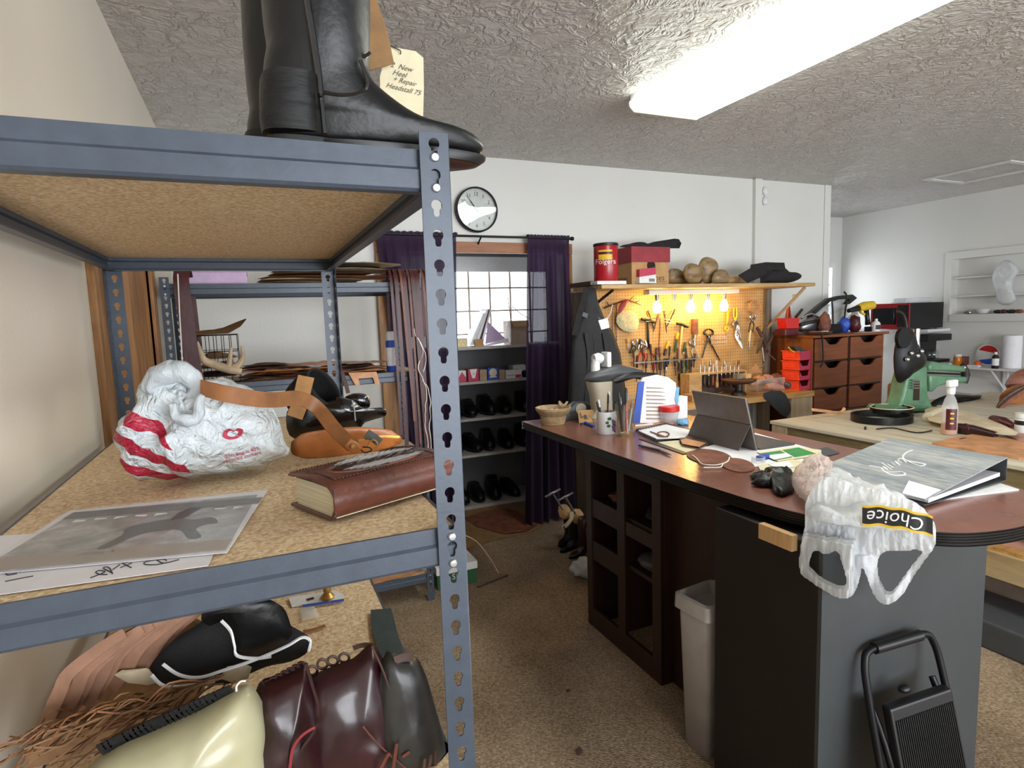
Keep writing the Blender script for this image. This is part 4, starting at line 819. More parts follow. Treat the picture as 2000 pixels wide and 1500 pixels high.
for x in (1.54,2.25,.72): MB().tube([V((x,4.075,2.125)),V((x,4.05,2.145)),V((x,4.02,2.162))],.006,8).build('bracket','black_metal',t)
def curtain(label,x0,x1,b0,b1,n,seed):
    def f(u,v):
        z=2.19-2.175*v; xa=x0+(b0-x0)*v; xb=x1+(b1-x1)*v; am=.018+.02*v
        ph=u*n*2*PI+.6*sin(3*v+seed); return V((xa+(xb-xa)*u+.010*sin(ph*.5+2*v),4.02 if v<.012 else 4.02-.0+am*sin(ph)*min(1,v*8)-.012*v,z))
    t=thing('curtain',label,'curtain',((b0+b1)/2,4.0,.015))
    MB().surf(f,n*14,60).build('cloth','curtain',t,solid=.0)
    MB().tube([V((x0+(x1-x0)*k/60,4.02+.004*sin(k*2.1),2.182+.004*sin(k*1.3))) for k in range(61)],.011,8).build('heading','purple',t); return t
curtain('dark purple curtain on the right of the recess, hanging to the floor',1.905,2.25,1.80,2.24,6,1.0)
curtain('dark purple curtain on the left of the recess, behind the leather straps',.80,1.36,.98,1.30,7,2.2)
# ---------------------------------------------------------------- the counter
def pxp(x,y,P0,n):
    d=_r2*((x-1000)/FPX)+_d2*((y-750)/FPX)+_f; o=V((0,0,EYE)); n=V(n)
    return o+d*((V(P0)-o).dot(n)/d.dot(n))
ZC=1.0; TH=.038
out=[V((1.382,3.06,0)),V((1.382,1.62,0))]+cr([V((1.382,1.62,0)),V((1.412,1.25,0)),V((1.50,1.055,0)),V((1.60,.94,0)),V((1.70,.885,0)),V((1.857,.862,0)),V((2.03,.90,0)),V((2.17,1.01,0)),V((2.25,1.2,0)),V((2.275,1.45,0))],5,False)[1:]+[V((2.275,3.06,0))]
t=thing('counter','long dark counter with reddish-brown laminate top and rounded near end','counter',(1.83,1.9,0))
def off(P,d):
    n=len(P); R=[]
    for i in range(n):
        a=(P[i]-P[i-1]).normalized(); b=(P[(i+1)%n]-P[i]).normalized(); m=(V((a.y,-a.x,0))+V((b.y,-b.x,0))).normalized(); R.append(P[i]-m*d)
    return R
sg=1
R=[]
for z,d in [(ZC-TH,.004),(ZC-TH+.002,0)]+[q for k in range(4) for q in ((ZC-TH+.006+.0075*k,0),(ZC-TH+.0075+.0075*k,.0025),(ZC-TH+.009+.0075*k,.0025),(ZC-TH+.0105+.0075*k,0))]+[(ZC-.001,0),(ZC,.002)]:
    R.append([p+V((0,0,z)) for p in off(out,-d)])
MB().rings(R).build('edge_band','edge_black',t,angle=20)
MB().slab([p+V((0,0,ZC)) for p in off(out,-.003)],(0,0,.0012)).build('top','laminate',t,smooth=False)
ZC=ZC+.0013
# pedestal under the near end
pf,pn=px(1397,1150,X=1.36),px(1606,1150,X=1.36); px1=px(1926,1100,Y=pn.y).x; PT=.948
MB().bx(1.36,1.375,pn.y+.012,pf.y,0,PT).build('side_panel','ped_dark',t,smooth=False); MB().bx(1.36,px1,pn.y,pn.y+.012,0,PT).build('front_panel','ped_grey',t,smooth=False)
MB().bx(px1-.015,px1,pn.y+.012,pf.y,0,PT).build('side_panel','ped_grey',t,smooth=False); MB().bx(1.375,px1-.015,pf.y-.015,pf.y,0,PT).build('back_panel','ped_dark',t,smooth=False); MB().bx(1.375,px1-.015,pn.y+.012,pf.y-.015,PT-.015,PT).build('lid','ped_dark',t,smooth=False)
b0=px(1496,1020,X=1.368).y; b1=px(1556,1055,X=1.368).y
MB().bx(1.338,1.36,b1-.01,b0,.915,.9615).build('support_block','beech',t,smooth=False,bev=.001)
# cubby cabinet
CX,CY0,CY1,CT=1.5,1.955,2.56,.9615
def cbx(n,*a): return MB().bx(*a).build(n,'dark_oak',t,smooth=False,bev=.0015)
ydiv=px(1213,1100,X=CX).y
for y in (CY0,CY1-.03): cbx('cabinet_side',CX+.02,2.2,y,y+.03,0,CT-.001)
cbx('divider',CX+.02,2.16,ydiv-.015,ydiv+.015,.1,CT-.001); cbx('face_rail',CX,CX+.02,CY0,CY1,CT-.09,CT-.001); cbx('face_rail',CX,CX+.02,CY0,CY1,.0,.10)
for y0,y1 in ((CY0,CY0+.06),(ydiv-.03,ydiv+.03),(CY1-.05,CY1)): cbx('face_stile',CX,CX+.02,y0,y1,.10,CT-.09)
for z in (.665,.44): cbx('cabinet_shelf',CX+.02,2.16,CY0+.03,ydiv-.015,z-.02,z); cbx('cabinet_shelf',CX+.02,2.16,ydiv+.015,CY1-.03,z-.02,z)
for y0,y1,z0,z1 in ((ydiv+.03,CY1-.05,.665,.74),(ydiv+.03,CY1-.05,.44,.52),(CY0+.06,ydiv-.03,.665,.71)): cbx('shelf_lip',CX+.005,CX+.02,y0,y1,z0-.08,z1-.06)
cbx('back_panel',2.16,2.18,CY0+.03,CY1-.03,.45,CT-.001); cbx('bay_panel',CX+.06,CX+.08,pf.y,CY0,.0,CT-.001)
for i,(x,y,z,sx,m,lab) in enumerate(((1.62,2.1,.665,.07,'black_suede','dark bundle on the upper cubby shelf nearer the bin'),(1.6,2.12,.44,.09,'grey_plastic','grey crumpled cloth on the lower cubby shelf nearer the bin'),(1.62,2.4,.665,.06,'brown_leather','brown leather roll in the far upper cubby'))):
    tag(MB().ball((x,y,z+.035),(.07,sx,.034),3,.25,8,i).build('bundle',m),lab,'bundle')
# waste bin
t=thing('waste_bin','tall pale grey plastic bin beside the dark end panel of the counter','bin',px(1350,1440,Z=0))
A,Bq,Cq=V((1.345,1.655,0)),V((1.362,1.50,0)),V((1.53,1.63,0)); u=(Bq-A).normalized(); w_=V((-u.y,u.x,0)); 
if w_.x<0: w_=-w_
def rr(o,L,W,z,r=.02,k=4):
    P=[]
    for cx,cy,a0 in ((r,r,PI),(L-r,r,1.5*PI),(L-r,W-r,0),(r,W-r,.5*PI)):
        for j in range(k+1):
            a=a0+.5*PI*j/k; P.append(o+u*(cx+r*cos(a))+w_*(cy+r*sin(a))+V((0,0,z)))
    return P
o_=A-u*.012; L_,W_=.152,.19
MB().rings([rr(o_+u*.02+w_*.02,L_-.04,W_-.04,0),rr(o_+u*.006+w_*.006,L_-.012,W_-.012,.5),rr(o_+u*.006+w_*.006,L_-.012,W_-.012,.535),rr(o_+u*.012+w_*.012,L_-.024,W_-.024,.535),rr(o_+u*.03+w_*.03,L_-.06,W_-.06,.02)]).build('body','bin_grey',t)
MB().rings([rr(o_,L_,W_,.525),rr(o_-u*.008-w_*.008,L_+.016,W_+.016,.53),rr(o_-u*.006-w_*.006,L_+.012,W_+.012,.58),rr(o_+u*.006+w_*.006,L_-.012,W_-.012,.584),rr(o_+u*.01+w_*.01,L_-.02,W_-.02,.53)]).build('rim','bin_grey',t)
# folding step stool
HL,HR=px(1660,1262,Z=.63),px(1800,1222,Z=.63); ud=(HR-HL); ud.z=0; Wd=ud.length; ud.normalize(); nd=V((ud.y,-ud.x,0))
if nd.y>0: nd=-nd
lim=pn.y-.02
def sp(a,z,d=0): return HL+ud*(a*Wd)+V((0,0,z-.63))+nd*(.16*(1-z/.63)+d)
sh_=max(0,max(sp(0,.63).y,sp(1,.63).y)-lim)
t=thing('step_stool','black folding step stool leaning against the grey counter panel','step stool',sp(.5,0)-V((0,sh_,0)))
def tb(n,P,r,m='black_metal',s=5): return MB().tube([p-V((0,sh_,0)) for p in P],r,10,smooth=s).build(n,m,t)
tb('frame',[sp(-.03,0),sp(-.02,.3),sp(-.01,.52),sp(.02,.60),sp(.12,.63),sp(.5,.63),sp(.86,.63),sp(.97,.60),sp(1.01,.52),sp(1.03,.3),sp(1.05,0)],.0105)
tb('grip',[sp(.17,.63),sp(.5,.63),sp(.80,.63)],.016,'black_plastic',2)
for a in (.06,.94): tb('rear_leg',[sp(a,.50,-.02),sp(a,.3,.015),sp(a+.0,0,-.06)],.0095)
def panel(n,a0,a1,z0,z1,d,th=.03,m='black_plastic'):
    P=[sp(a0,z0,d),sp(a1,z0,d),sp(a1,z1,d),sp(a0,z1,d)]; P=[p-V((0,sh_,0)) for p in P]
    MB().slab(P,nd*th).build(n,m,t,smooth=False,bev=.006)
    for k in range(22):
        pass
panel('seat',.08,.92,.12,.50,.012)
rb=MB()
for k in range(30):
    a=.12+.76*k/29; q=[sp(a-.005,.16,.043),sp(a+.005,.16,.043),sp(a+.005,.47,.043),sp(a-.005,.47,.043)]; rb.slab([p-V((0,sh_,0)) for p in q],nd*.0022)
rb.build('grip_ribs','black_plastic',t,smooth=False)
MB().ball(sp(.42,.515,.01)-V((0,sh_,0)),(.02,.015,.012),2).build('latch','black_plastic',t)
# boots on the floor behind the counter end
bt=[o for o in COL.objects if o.name=='boot'][0]
for i,(x,y,rz,s,lab,mp) in enumerate(((2.02,3.62,PI+.5,.8,'black boot on the floor by the right curtain, farthest of the row',None),(2.0,3.5,PI+.35,.82,'black boot on the floor holding the left metal boot tree handle',None),(2.0,3.36,PI+.25,.78,'dark maroon boot on the floor holding the right boot tree handle',{'black_leather':'maroon'}),(1.99,3.24,PI+.15,.75,'reddish brown boot on the floor, nearest of the row',{'black_leather':'brown_leather'}))):
    o=dup(bt,(x,y,0.0),rz,lab,'row of boots on the floor behind the counter',mp); o.scale=(s*.85,s*.85,s*.72)
for i,(a,bq,lab) in enumerate((((1079,963),(1103,1001),'left metal boot tree with T-shaped handle standing in the boots'),((1104,970),(1128,1010),'right metal boot tree with T-shaped handle standing in the boots'))):
    t=thing('boot_tree',lab,'boot tree',px(bq[0],bq[1],Y=3.4))
    MB().tube(tr([a,bq],Y=3.4),.006,8).build('rod','steel',t); MB().tube(tr([(a[0]-14,a[1]+8),(a[0]+15,a[1]-8)],Y=3.4),.009,8).build('handle','steel',t)
    MB().pillow(tr([(bq[0]-12,bq[1]-12),(bq[0]+4,bq[1]-16),(bq[0]+14,bq[1]+2),(bq[0]+2,bq[1]+14),(bq[0]-10,bq[1]+8)],Y=3.42),(0,-1,.2),.03,.03,4,sm=2).build('wooden_block','beech',t)
tag(MB().strip(tr([(1116,1000),(1116,1012),(1108,1024),(1098,1031)],Y=3.38),.03,(1,0,.4),.001,smooth=4).build('repair_tag','paper_warm'),'curled cream paper tag hanging from the boot trees','tag')
q=px(1135,1112,Z=.05); tag(clampz(MB().ball((q.x+.05,q.y,.055),(.10,.085,.055),4,.28,9,3),.001).build('plastic_bag','bag_white'),'small white plastic bag on the carpet beside the boots','bag')
# ---------------------------------------------------------------- things on the counter
c=px(1081,826,Z=ZC); t=thing('rope_bowl','coiled cream rope bowl near the far end of the counter','bowl',c)
def rope(prof,n): 
    P=[]
    for (r0,z0),(r1,z1) in zip(prof,prof[1:]):
        for k in range(n): q=k/n; P.append((r0+(r1-r0)*q+.003*abs(sin(PI*(k+.5)/1)),z0+(z1-z0)*q)); P.append((r0+(r1-r0)*(k+.5)/n-.0015,z0+(z1-z0)*(k+.5)/n))
    return P
MB().lathe([(.001,.0)]+rope([(.062,.0),(.072,.045),(.085,.062),(.098,.082)],5)+[(.100,.088),(.094,.09),(.066,.035),(.001,.02)],c,32).build('bowl','rope',t)
MB().tube([c+V((.075+.022*cos(a),.02-.03*sin(a)*.8,.09+.012*sin(a*2)+.008)) for a in [2*PI*k/14 for k in range(15)]],.006,8).build('loop','rope',t)
for k in range(7): MB().ball(c+V((.06*cos(k*2.3)*.8,.06*sin(k*2.3)*.8,.06)),(.018,.014,.012),2,.2,8,k).build('scrap','paper',t)
# desk machine with lever
Ym=2.85
def mq(x,y,Y=Ym): return px(x,y,Y=Y)
zb=ZC; t=thing('bench_machine','grey and cream bench machine with black curved lever handle and white knob','machine',px(1175,824,Z=ZC))
MB().pillow([mq(x,y) for x,y in [(1141,742),(1150,728),(1166,722),(1190,714),(1210,712),(1230,716),(1255,722),(1250,735),(1215,740),(1192,748),(1180,752),(1160,747)]],(-.25,-1,.2),.055,.06,7,sm=3).build('head','grey_plastic',t)
MB().slices([(zb,mq(1150,800).x,mq(1200,800).x,Ym+.01,.075),(zb+.02,mq(1150,800).x,mq(1200,800).x,Ym+.01,.075),(zb+.05,mq(1160,800).x,mq(1194,800).x,Ym+.01,.05),(zb+.14,mq(1158,800).x,mq(1193,800).x,Ym+.01,.055),(mq(1170,745).z,mq(1150,750).x,mq(1193,750).x,Ym+.01,.06)],20,3).build('column','cream_plastic',t)
MB().pillow([mq(x,y,Ym-.04) for x,y in [(1197,744),(1212,732),(1230,727),(1255,727),(1284,729),(1286,738),(1278,745),(1262,744),(1240,739),(1222,740),(1205,749)]],(-.2,-1,.2),.02,.02,5,sm=2).build('lever','black_plastic',t)
MB().tube([mq(1163,728),mq(1163,715),mq(1164,702)],[.026,.025,.024],14).build('knob_stem','white_plastic',t); MB().lathe([(.001,-.03),(.024,-.03),(.03,-.01),(.032,.0),(.03,.01),(.02,.028),(.001,.03)],mq(1168,700),16,'X').build('knob','white_plastic',t); MB().cb(mq(1184,702),(.028,.07,.085)).build('knob_plate','white_plastic',t,smooth=False,bev=.006)
# tape dispenser and card
c=px(1150,826,Z=ZC)+V((.02,.12,0)); t=thing('tape_dispenser','dark grey rounded desk tape dispenser behind the brown card','tape dispenser',c)
MB().slab([c+V((-.10+.0,0,0)),c+V((.10,0,0)),c+V((.10,0,.03)),c+V((.075,0,.075)),c+V((.03,0,.1)),c+V((-.02,0,.1)),c+V((-.07,0,.07)),c+V((-.1,0,.025))],(0,.06,0)).build('body','grey_plastic',t,bev=.006)
MB().lathe([(.03,-.004),(.034,-.004),(.034,.064),(.03,.064)],c+V((.0,0,.06)),20,'Y').build('tape_roll','cream_plastic',t)
c=px(1146,824,Z=ZC); t=thing('business_card','brown kraft card with the letters LR leaning on the tape dispenser','card',c)
q=[c+V((-.06,-.02,.0)),c+V((.05,-.02,.0)),c+V((.062,.02,.062)),c+V((-.045,.02,.066))]; MB().slab(q,(0,.001,0)).build('card','carton',t,smooth=False)
text('L',.045).xf(place(c+V((-.032,-.004,.042)),(1,0,.05),(0,.5,1))).build('lettering','ink',t,smooth=False); text('R',.04).xf(place(c+V((-.008,-.008,.028)),(1,0,.05),(0,.5,1))).build('lettering','ink',t,smooth=False); text('leather repair',.011).xf(place(c+V((.028,-.006,.04)),(1,0,.05),(0,.5,1))).build('lettering','ink_soft',t,smooth=False) if 0 else None
for k in range(3): MB().bx(-.02,.02,-.0005,.0005,-.001,.001,m=place(c+V((.03,-.0065,.05-.011*k)),(1,0,.05),(0,.5,1))).build('lettering','ink_soft',t,smooth=False)
tag(MB().tube([px(1160,833,Z=ZC+.006),px(1143,826,Z=ZC+.006),px(1134,828,Z=ZC+.006)],[.008,.01,.006],8).build('cable_end','blue'),'small blue-tipped cable end lying below the brown card','cable')
# pen mug
c=px(1184,846,Z=ZC); t=thing('pen_mug','white ceramic mug with purple grapes full of pens','mug',c); hm=px(1184,803,Y=c.y).z-ZC; rm=pw(1166,1203,830,c.y)
MB().lathe([(rm*.93,0),(rm,.005),(rm,hm),(rm*.92,hm),(rm*.9,.008),(.001,.008)],c,32).build('mug','white_plastic',t)
for k in range(12):
    a=math.radians(-78+8*(k%3)+4*(k//3%2)); z=hm*(.62-.045*k); MB().ball(c+V((rm*cos(a),rm*sin(a),z)),(.008,.004,.008),2).build('grape','purple_grape' if 'purple_grape' in M else m_('purple_grape','6a4a78',.4) and 'purple_grape',t)
for a,z in ((-112,.55),(-100,.72),(-105,.4)):
    a=math.radians(a); MB().ball(c+V((rm*cos(a),rm*sin(a),hm*z)),(.012,.002,.008),2).build('leaf','dark_green',t)
def pen(label,c,dx,dy,L,m,r=.004,z0=.012,cap=None):
    t=thing('pen',label,'pen',c); d=V((dx,dy,L)).normalized(); p=c+V((dx*.05,dy*.05,z0))
    MB().tube([p,p+d*L*.75],r,8).build('barrel',m,t); MB().tube([p+d*L*.75,p+d*L*.95,p+d*L],[r*1.15,r*1.15,r*.5],8).build('cap',cap or m,t)
for i,(dx,dy,L,m,cp,lab) in enumerate(((-.02,0,.155,'black_plastic',None,'black pen leaning at the left of the grape mug'),(-.01,.01,.16,'black_plastic','white_plastic','black pen with white cap in the grape mug'),(.0,-.01,.19,'brown_leather','black_plastic','brown-handled marker standing tall in the grape mug'),(.008,.0,.2,'white_plastic',None,'white pen standing upright in the grape mug'),(.014,.01,.17,'black_plastic','steel','black pen with steel cap in the grape mug'),(.02,-.005,.15,'grey_plastic','black_plastic','grey pen leaning at the right of the grape mug'),(.016,.016,.19,'yellow',None,'yellow pencil at the back of the grape mug'))):
    pen(lab,c+V((dx,dy,0)),dx*1.5,dy*1.5,L,m,.0045,.012,cp)
# glass mug
c=px(1221,851,Z=ZC); t=thing('glass_mug','clear glass mug holding scissors and pens beside the grape mug','mug',c); hm=px(1221,788,Y=c.y).z-ZC; rm=pw(1203,1241,820,c.y)
MB().lathe([(rm*.96,0),(rm*1.02,.006),(rm,.02),(rm*.97,hm*.5),(rm,hm),(rm*.95,hm),(rm*.9,.022),(.001,.02)],c,32).build('mug','clear_glass',t)
for i,(dx,dy,L,m,cp,lab) in enumerate(((-.015,0,.2,'black_plastic','black_plastic','black-handled scissors standing in the glass mug'),(-.006,.008,.17,'grey_plastic','steel','grey pen in the glass mug, second from the left'),(.0,-.008,.14,'red_plastic','orange','red and orange pencil in the glass mug'),(.008,.006,.21,'black_plastic',None,'tall black knife handle at the middle of the glass mug'),(.014,.01,.18,'blue','light_blue','blue pen in the glass mug'),(.016,-.006,.15,'white_plastic','zinc','white pen at the right of the glass mug'))):
    pen(lab,c+V((dx,dy,.012)),dx*1.2,dy*1.2,L,m,.006 if i in (0,3) else .0045,.012,cp)
# standing papers
P0=px(1285,826,Z=ZC); Yp=P0.y
t=thing('paper_stack','stack of white printed papers standing upright behind the pen mugs','papers',P0)
Oq=[(1246,826),(1242,800),(1250,750),(1256,738),(1284,732),(1305,737),(1320,748),(1322,770),(1320,828)]
MB().slab(tr(Oq,Y=Yp),(0,.012,0)).build('sheets','paper',t,smooth=False)
r=random.Random(2)
for k in range(9):
    y=756+7.5*k; MB().slab(tr([(1262,y),(1262+r.randint(25,50),y+1),(1262+40,y+3.4),(1262,y+3)],Y=Yp-.001),(0,.0006,0)).build('print','carton_grey',t,smooth=False)
tag(MB().slab(tr([(1247,746),(1259,745),(1250,826),(1236,826)],Y=Yp-.02),(0,.006,0)).build('folder','blue',smooth=False),'bright blue folder edge at the left of the standing papers','folder')
tag(MB().slab(tr([(1318,780),(1322,756),(1327,756),(1324,800)],Y=Yp-.004),(0,.002,0)).build('sticky_note','light_blue',smooth=False),'pale blue strip at the right edge of the standing papers','paper')
tag(MB().bx(*(lambda a,b:(a.x,b.x,a.y,a.y+.05,ZC,px(1330,775,Y=a.y).z))(px(1318,822,Y=Yp+.03),px(1343,822,Y=Yp+.03))).build('white_box','white_carton',smooth=False,bev=.002),'white box with grey lines behind the red-lidded tub','box')
# red lidded tub
c=px(1311,826,Z=ZC)+V((.0,.02,0)); t=thing('plastic_tub','clear plastic tub with red lid in front of the standing papers','tub',c); rr_=pw(1290,1332,800,c.y); hh=px(1311,793,Y=c.y).z-ZC
MB().lathe([(rr_*.78,0),(rr_*.8,.003),(rr_*.95,hh*.75),(rr_*.9,hh*.75),(rr_*.75,.006),(.001,.006)],c,28).build('tub','clear_plastic',t); MB().lathe([(rr_*.95,hh*.7),(rr_*1.0,hh*.72),(rr_*1.0,hh),(rr_*.93,hh+.004),(.001,hh+.002)],c,28).build('lid','red_plastic',t)
def flat(name,label,cat,m,pts,z=0,th=.002,smooth=False,bev=0,group=None): return tag(MB().slab(tr(pts,Z=ZC+z),(0,0,th)).build(name,m,smooth=smooth,bev=bev),label,cat,group)
flat('leather_piece','tan leather strip lying between the glass mug and the notebook','leather piece','veg_tan',[(1236,834),(1290,822),(1318,828),(1300,836),(1240,842)],0,.004)
a=px(1263,824,Z=ZC); tag(MB().bx(a.x,a.x+.085,a.y,a.y+.03,ZC,ZC+.028).build('eraser_box','white_carton',smooth=False,bev=.003),'small white box between the glass mug and the red-lidded tub','box')
b=px(1319,826,Z=ZC)+V((0,-.06,0)); tag(clampz(MB().ball(b+V((0,0,.012)),(.035,.028,.018),3,.2,8,5),ZC).build('putty','light_blue'),'blue lump of putty in front of the red-lidded tub','putty')
t=thing('marker','white marker with red end lying below the small white box','marker',px(1262,833,Z=ZC)); MB().tube([px(1240,832,Z=ZC+.007),px(1275,829,Z=ZC+.007)],.006,8).build('barrel','white_plastic',t); MB().tube([px(1236,832,Z=ZC+.007),px(1241,832,Z=ZC+.007)],.0065,8).build('cap','red_plastic',t)
t=thing('notebook','white spiral notebook with black cover beside the tablet','notebook',px(1295,850,Z=ZC))
MB().slab(tr([(1242,842),(1300,830),(1352,842),(1340,858),(1280,861)],Z=ZC),(0,0,.012)).build('cover','black_plastic',t,smooth=False); MB().slab(tr([(1246,842),(1300,830),(1350,842),(1338,856),(1282,858)],Z=ZC+.0125),(0,0,.004)).build('pages','paper',t,smooth=False)
for k in range(11): 
    q=px(1246+5.2*k,841-1.1*k,Z=ZC+.017); MB().tube([q+V((0,.006*cos(z),.006*sin(z))) for z in [PI*2*j/8 for j in range(9)]],.0012,5).build('ring','black_metal',t)
tag(MB().tube([px(1295+12*cos(a),848+5*sin(a),Z=ZC+.021) for a in [2*PI*k/10 for k in range(13)]]+[px(1270,843,Z=ZC+.021)],.003,6,smooth=2).build('leather_lace','hide_brown'),'brown leather lace coiled on the white notebook','lace')
flat('folder','thin black folder partly under the notebook','folder','black_plastic',[(1248,858),(1282,862),(1345,885),(1335,888)],0,.003)
flat('paper_sheet','orange-lit paper sheet under the notebook and tablet','paper','paper_warm',[(1285,864),(1345,858),(1380,872),(1340,884)],0.003,.001)
t=thing('ballpoint_pen','silver and black ballpoint pen lying on the counter before the notebook','pen',px(1282,879,Z=ZC))
pa,pb,pc_=px(1252,871,Z=ZC+.006),px(1290,880,Z=ZC+.006),px(1312,889,Z=ZC+.006); MB().tube([pa,pb],.0055,10).build('barrel','grey_plastic',t); MB().tube([pb,pb.lerp(pc_,.6),pc_],[.0055,.005,.001],10).build('tip','steel',t); MB().tube([pa+(pa-pb)*.12,pa],.004,8).build('button','black_plastic',t)
# tablet computer on its kickstand
A_,B_,C_=px(1342,854,Z=ZC),px(1443,881,Z=ZC),px(1477,881,Z=ZC); ud=(A_-B_); Lw=ud.length; ud.normalize()
TR=pxp(1455,779,C_,ud); up=TR-C_; hg=C_+up*.5
t=thing('tablet_computer','grey tablet computer standing on its kickstand, seen from behind','tablet',C_+ud*Lw*.5)
nn=up.cross(ud).normalized(); 
if nn.x>0: nn=-nn
MB().slab([C_,C_+ud*Lw,TR+ud*Lw,TR],-nn*.009).build('body','tablet_grey',t,smooth=False,bev=.002)
MB().slab([C_-nn*.0092+up*.03,C_+ud*Lw-nn*.0092+up*.03,TR+ud*Lw-nn*.0092-up*.03,TR-nn*.0092-up*.03],-nn*.0006).build('screen','black_plastic',t,smooth=False)
hh_=hg+nn*.001; MB().slab([B_,A_,hh_+ud*Lw,hh_],nn*.003).build('kickstand','tablet_grey',t,smooth=False,bev=.0008)
K=[C_-nn*.012,px(1560,866,Z=ZC+.004),px(1637,885,Z=ZC+.004)]; kd=V((-ud.y,ud.x,0)); 
if kd.x<0: kd=-kd
MB().slab([C_+kd*.02+V((0,0,.003)),C_+ud*Lw+kd*.02+V((0,0,.003)),C_+ud*Lw+kd*.22+V((0,0,.003)),C_+kd*.22+V((0,0,.003))],(0,0,.006)).build('keyboard','grey_plastic',t,smooth=False,bev=.002)
flat('paper_sheet','large white paper sheet under the tablet computer','paper','paper',[(1362,878),(1475,846),(1612,884),(1560,905),(1475,912),(1440,902)],0.0,.0012)
flat('black_mat','dark flat folder showing at the right of the tablet papers','folder','grey_plastic',[(1560,884),(1615,874),(1640,885),(1600,895)],.0014,.002)
t=thing('brochure','green and white brochure lying beside the tablet','brochure',px(1540,885,Z=ZC))
MB().slab(tr([(1478,884),(1552,873),(1604,880),(1604,889),(1520,902)],Z=ZC+.0035),(0,0,.003)).build('paper','paper_warm',t,smooth=False); MB().slab(tr([(1528,879),(1560,874),(1594,886),(1552,893)],Z=ZC+.0068),(0,0,.0006)).build('green_panel','green',t,smooth=False); MB().slab(tr([(1482,886),(1524,880),(1548,893),(1515,899)],Z=ZC+.0068),(0,0,.0006)).build('green_panel','green',t,smooth=False); MB().slab(tr([(1494,890),(1536,885),(1548,891),(1512,898)],Z=ZC+.0076),(0,0,.0006)).build('white_panel','paper',t,smooth=False)
c=px(1481,903,Z=ZC); t=thing('tape_roll','clear tape roll in a dark blue holder by the brochure','tape',c); MB().lathe([(.022,0),(.026,0),(.026,.022),(.022,.022),(.022,0)],c,20,cap=(0,0)).build('roll','clear_plastic',t); MB().cb(c+V((.045,.02,.011)),(.07,.025,.02),.3).build('holder','blue',t,smooth=False,bev=.004)
flat('receipt','folded cream receipt with dark lines behind the black gloves','paper','paper_warm',[(1480,912),(1548,900),(1590,908),(1560,925),(1490,930)],0,.006)
flat('receipt','smaller white receipt on top of the cream receipt','paper','paper',[(1500,907),(1540,901),(1552,912),(1520,917)],.0065,.002)
# leather keychain pieces with lace
def oval(c,rx,ry,n=28,rot=0): return [(c[0]+rx*cos(2*PI*k/n)*cos(rot)-ry*sin(2*PI*k/n)*sin(rot),c[1]+rx*cos(2*PI*k/n)*sin(rot)+ry*sin(2*PI*k/n)*cos(rot)) for k in range(n)]
t=thing('leather_coasters','pair of brown leather ovals tied with white lace on the counter','leather piece',px(1410,900,Z=ZC))
MB().slab(tr(oval((1385,893),45,14,rot=.12),Z=ZC),(0,0,.004)).build('oval','hide_brown',t,smooth=False); MB().slab(tr(oval((1441,910),33,13,rot=.15),Z=ZC+.0),(0,0,.0045)).build('oval','hide_brown',t,smooth=False)
MB().tube([px(x,y,Z=ZC+.007) for x,y in [(1352,889),(1360,895),(1372,906),(1400,908),(1420,902),(1425,893)]],.0025,6,smooth=4).build('lace','thread',t); MB().tube([px(x,y,Z=ZC+.007) for x,y in [(1374,913),(1395,913),(1408,912),(1412,905)]],.0025,6,smooth=4).build('lace','thread',t)
t=thing('leather_strap_end','thick tan leather strap end with dark edge in front of the tablet','leather piece',px(1352,866,Z=ZC)); MB().slab(tr([(1327,860),(1340,856),(1380,866),(1382,872),(1365,878),(1352,874),(1328,869)],Z=ZC),(0,0,.016)).build('strap','dark_hide',t,bev=.003); MB().slab(tr([(1330,860),(1340,857),(1378,866),(1365,873),(1352,871),(1332,867)],Z=ZC+.0165),(0,0,.002)).build('face','veg_tan',t,smooth=False)
# gloves
for i,(O,lab) in enumerate((([(1463,930),(1480,926),(1500,932),(1520,926),(1548,930),(1552,950),(1545,962),(1528,968),(1512,962),(1505,950),(1488,950),(1466,945),(1478,938)],'black leather glove lying at the counter edge by the pink bag'),([(1490,922),(1515,918),(1545,922),(1550,935),(1520,936),(1495,930)],'second black glove lying just behind the first one'))):
    tag(clampz(MB().pillow(tr(O,Z=ZC+.008),(0,0,1),.028,.008,6,sm=3,wr=.012,ws=30,seed=i),ZC+(.0 if i==0 else .0)).build('glove','black_leather'),lab,'glove')
# pink and clear carrier bags
b=clampz(MB().pillow(tr([(1546,938),(1556,915),(1580,900),(1602,896),(1622,905),(1630,930),(1622,960),(1600,985),(1570,975),(1556,958)],Z=ZC+.03),(-.2,-.4,1),.05,.03,12,sm=4,wr=.032,ws=26).wrinkle(.008,50),ZC+.001); tag(b.build('plastic_bag','bag_pink'),'crumpled pinkish plastic bag between the gloves and the clear bag','bag')
e0,e1=V((1.411,1.256,1.0)),V((1.60,.94,1.0)); ed=(e1-e0).normalized(); en=V((ed.y,-ed.x,0))
if en.x>0: en=-en
Pg=e0+en*.05
def pb(pts,d=0): return [pxp(x,y,Pg+en*d,en) for x,y in pts]
t=thing('carrier_bag','clear white carrier bag printed Choice hanging over the rounded counter edge','bag',pxp(1690,1040,Pg,en))
top=clampz(MB().pillow(tr([(1575,965),(1600,925),(1640,930),(1690,955),(1760,975),(1805,1000),(1826,1035),(1780,1038),(1700,1030),(1620,1020),(1580,1005)],Z=ZC+.03),(-.35,-.35,1),.055,.02,12,sm=4,wr=.028,ws=22,seed=3).wrinkle(.006,48),ZC+.001); tb_=top.b.copy(); top.build('body','bag_film',t)
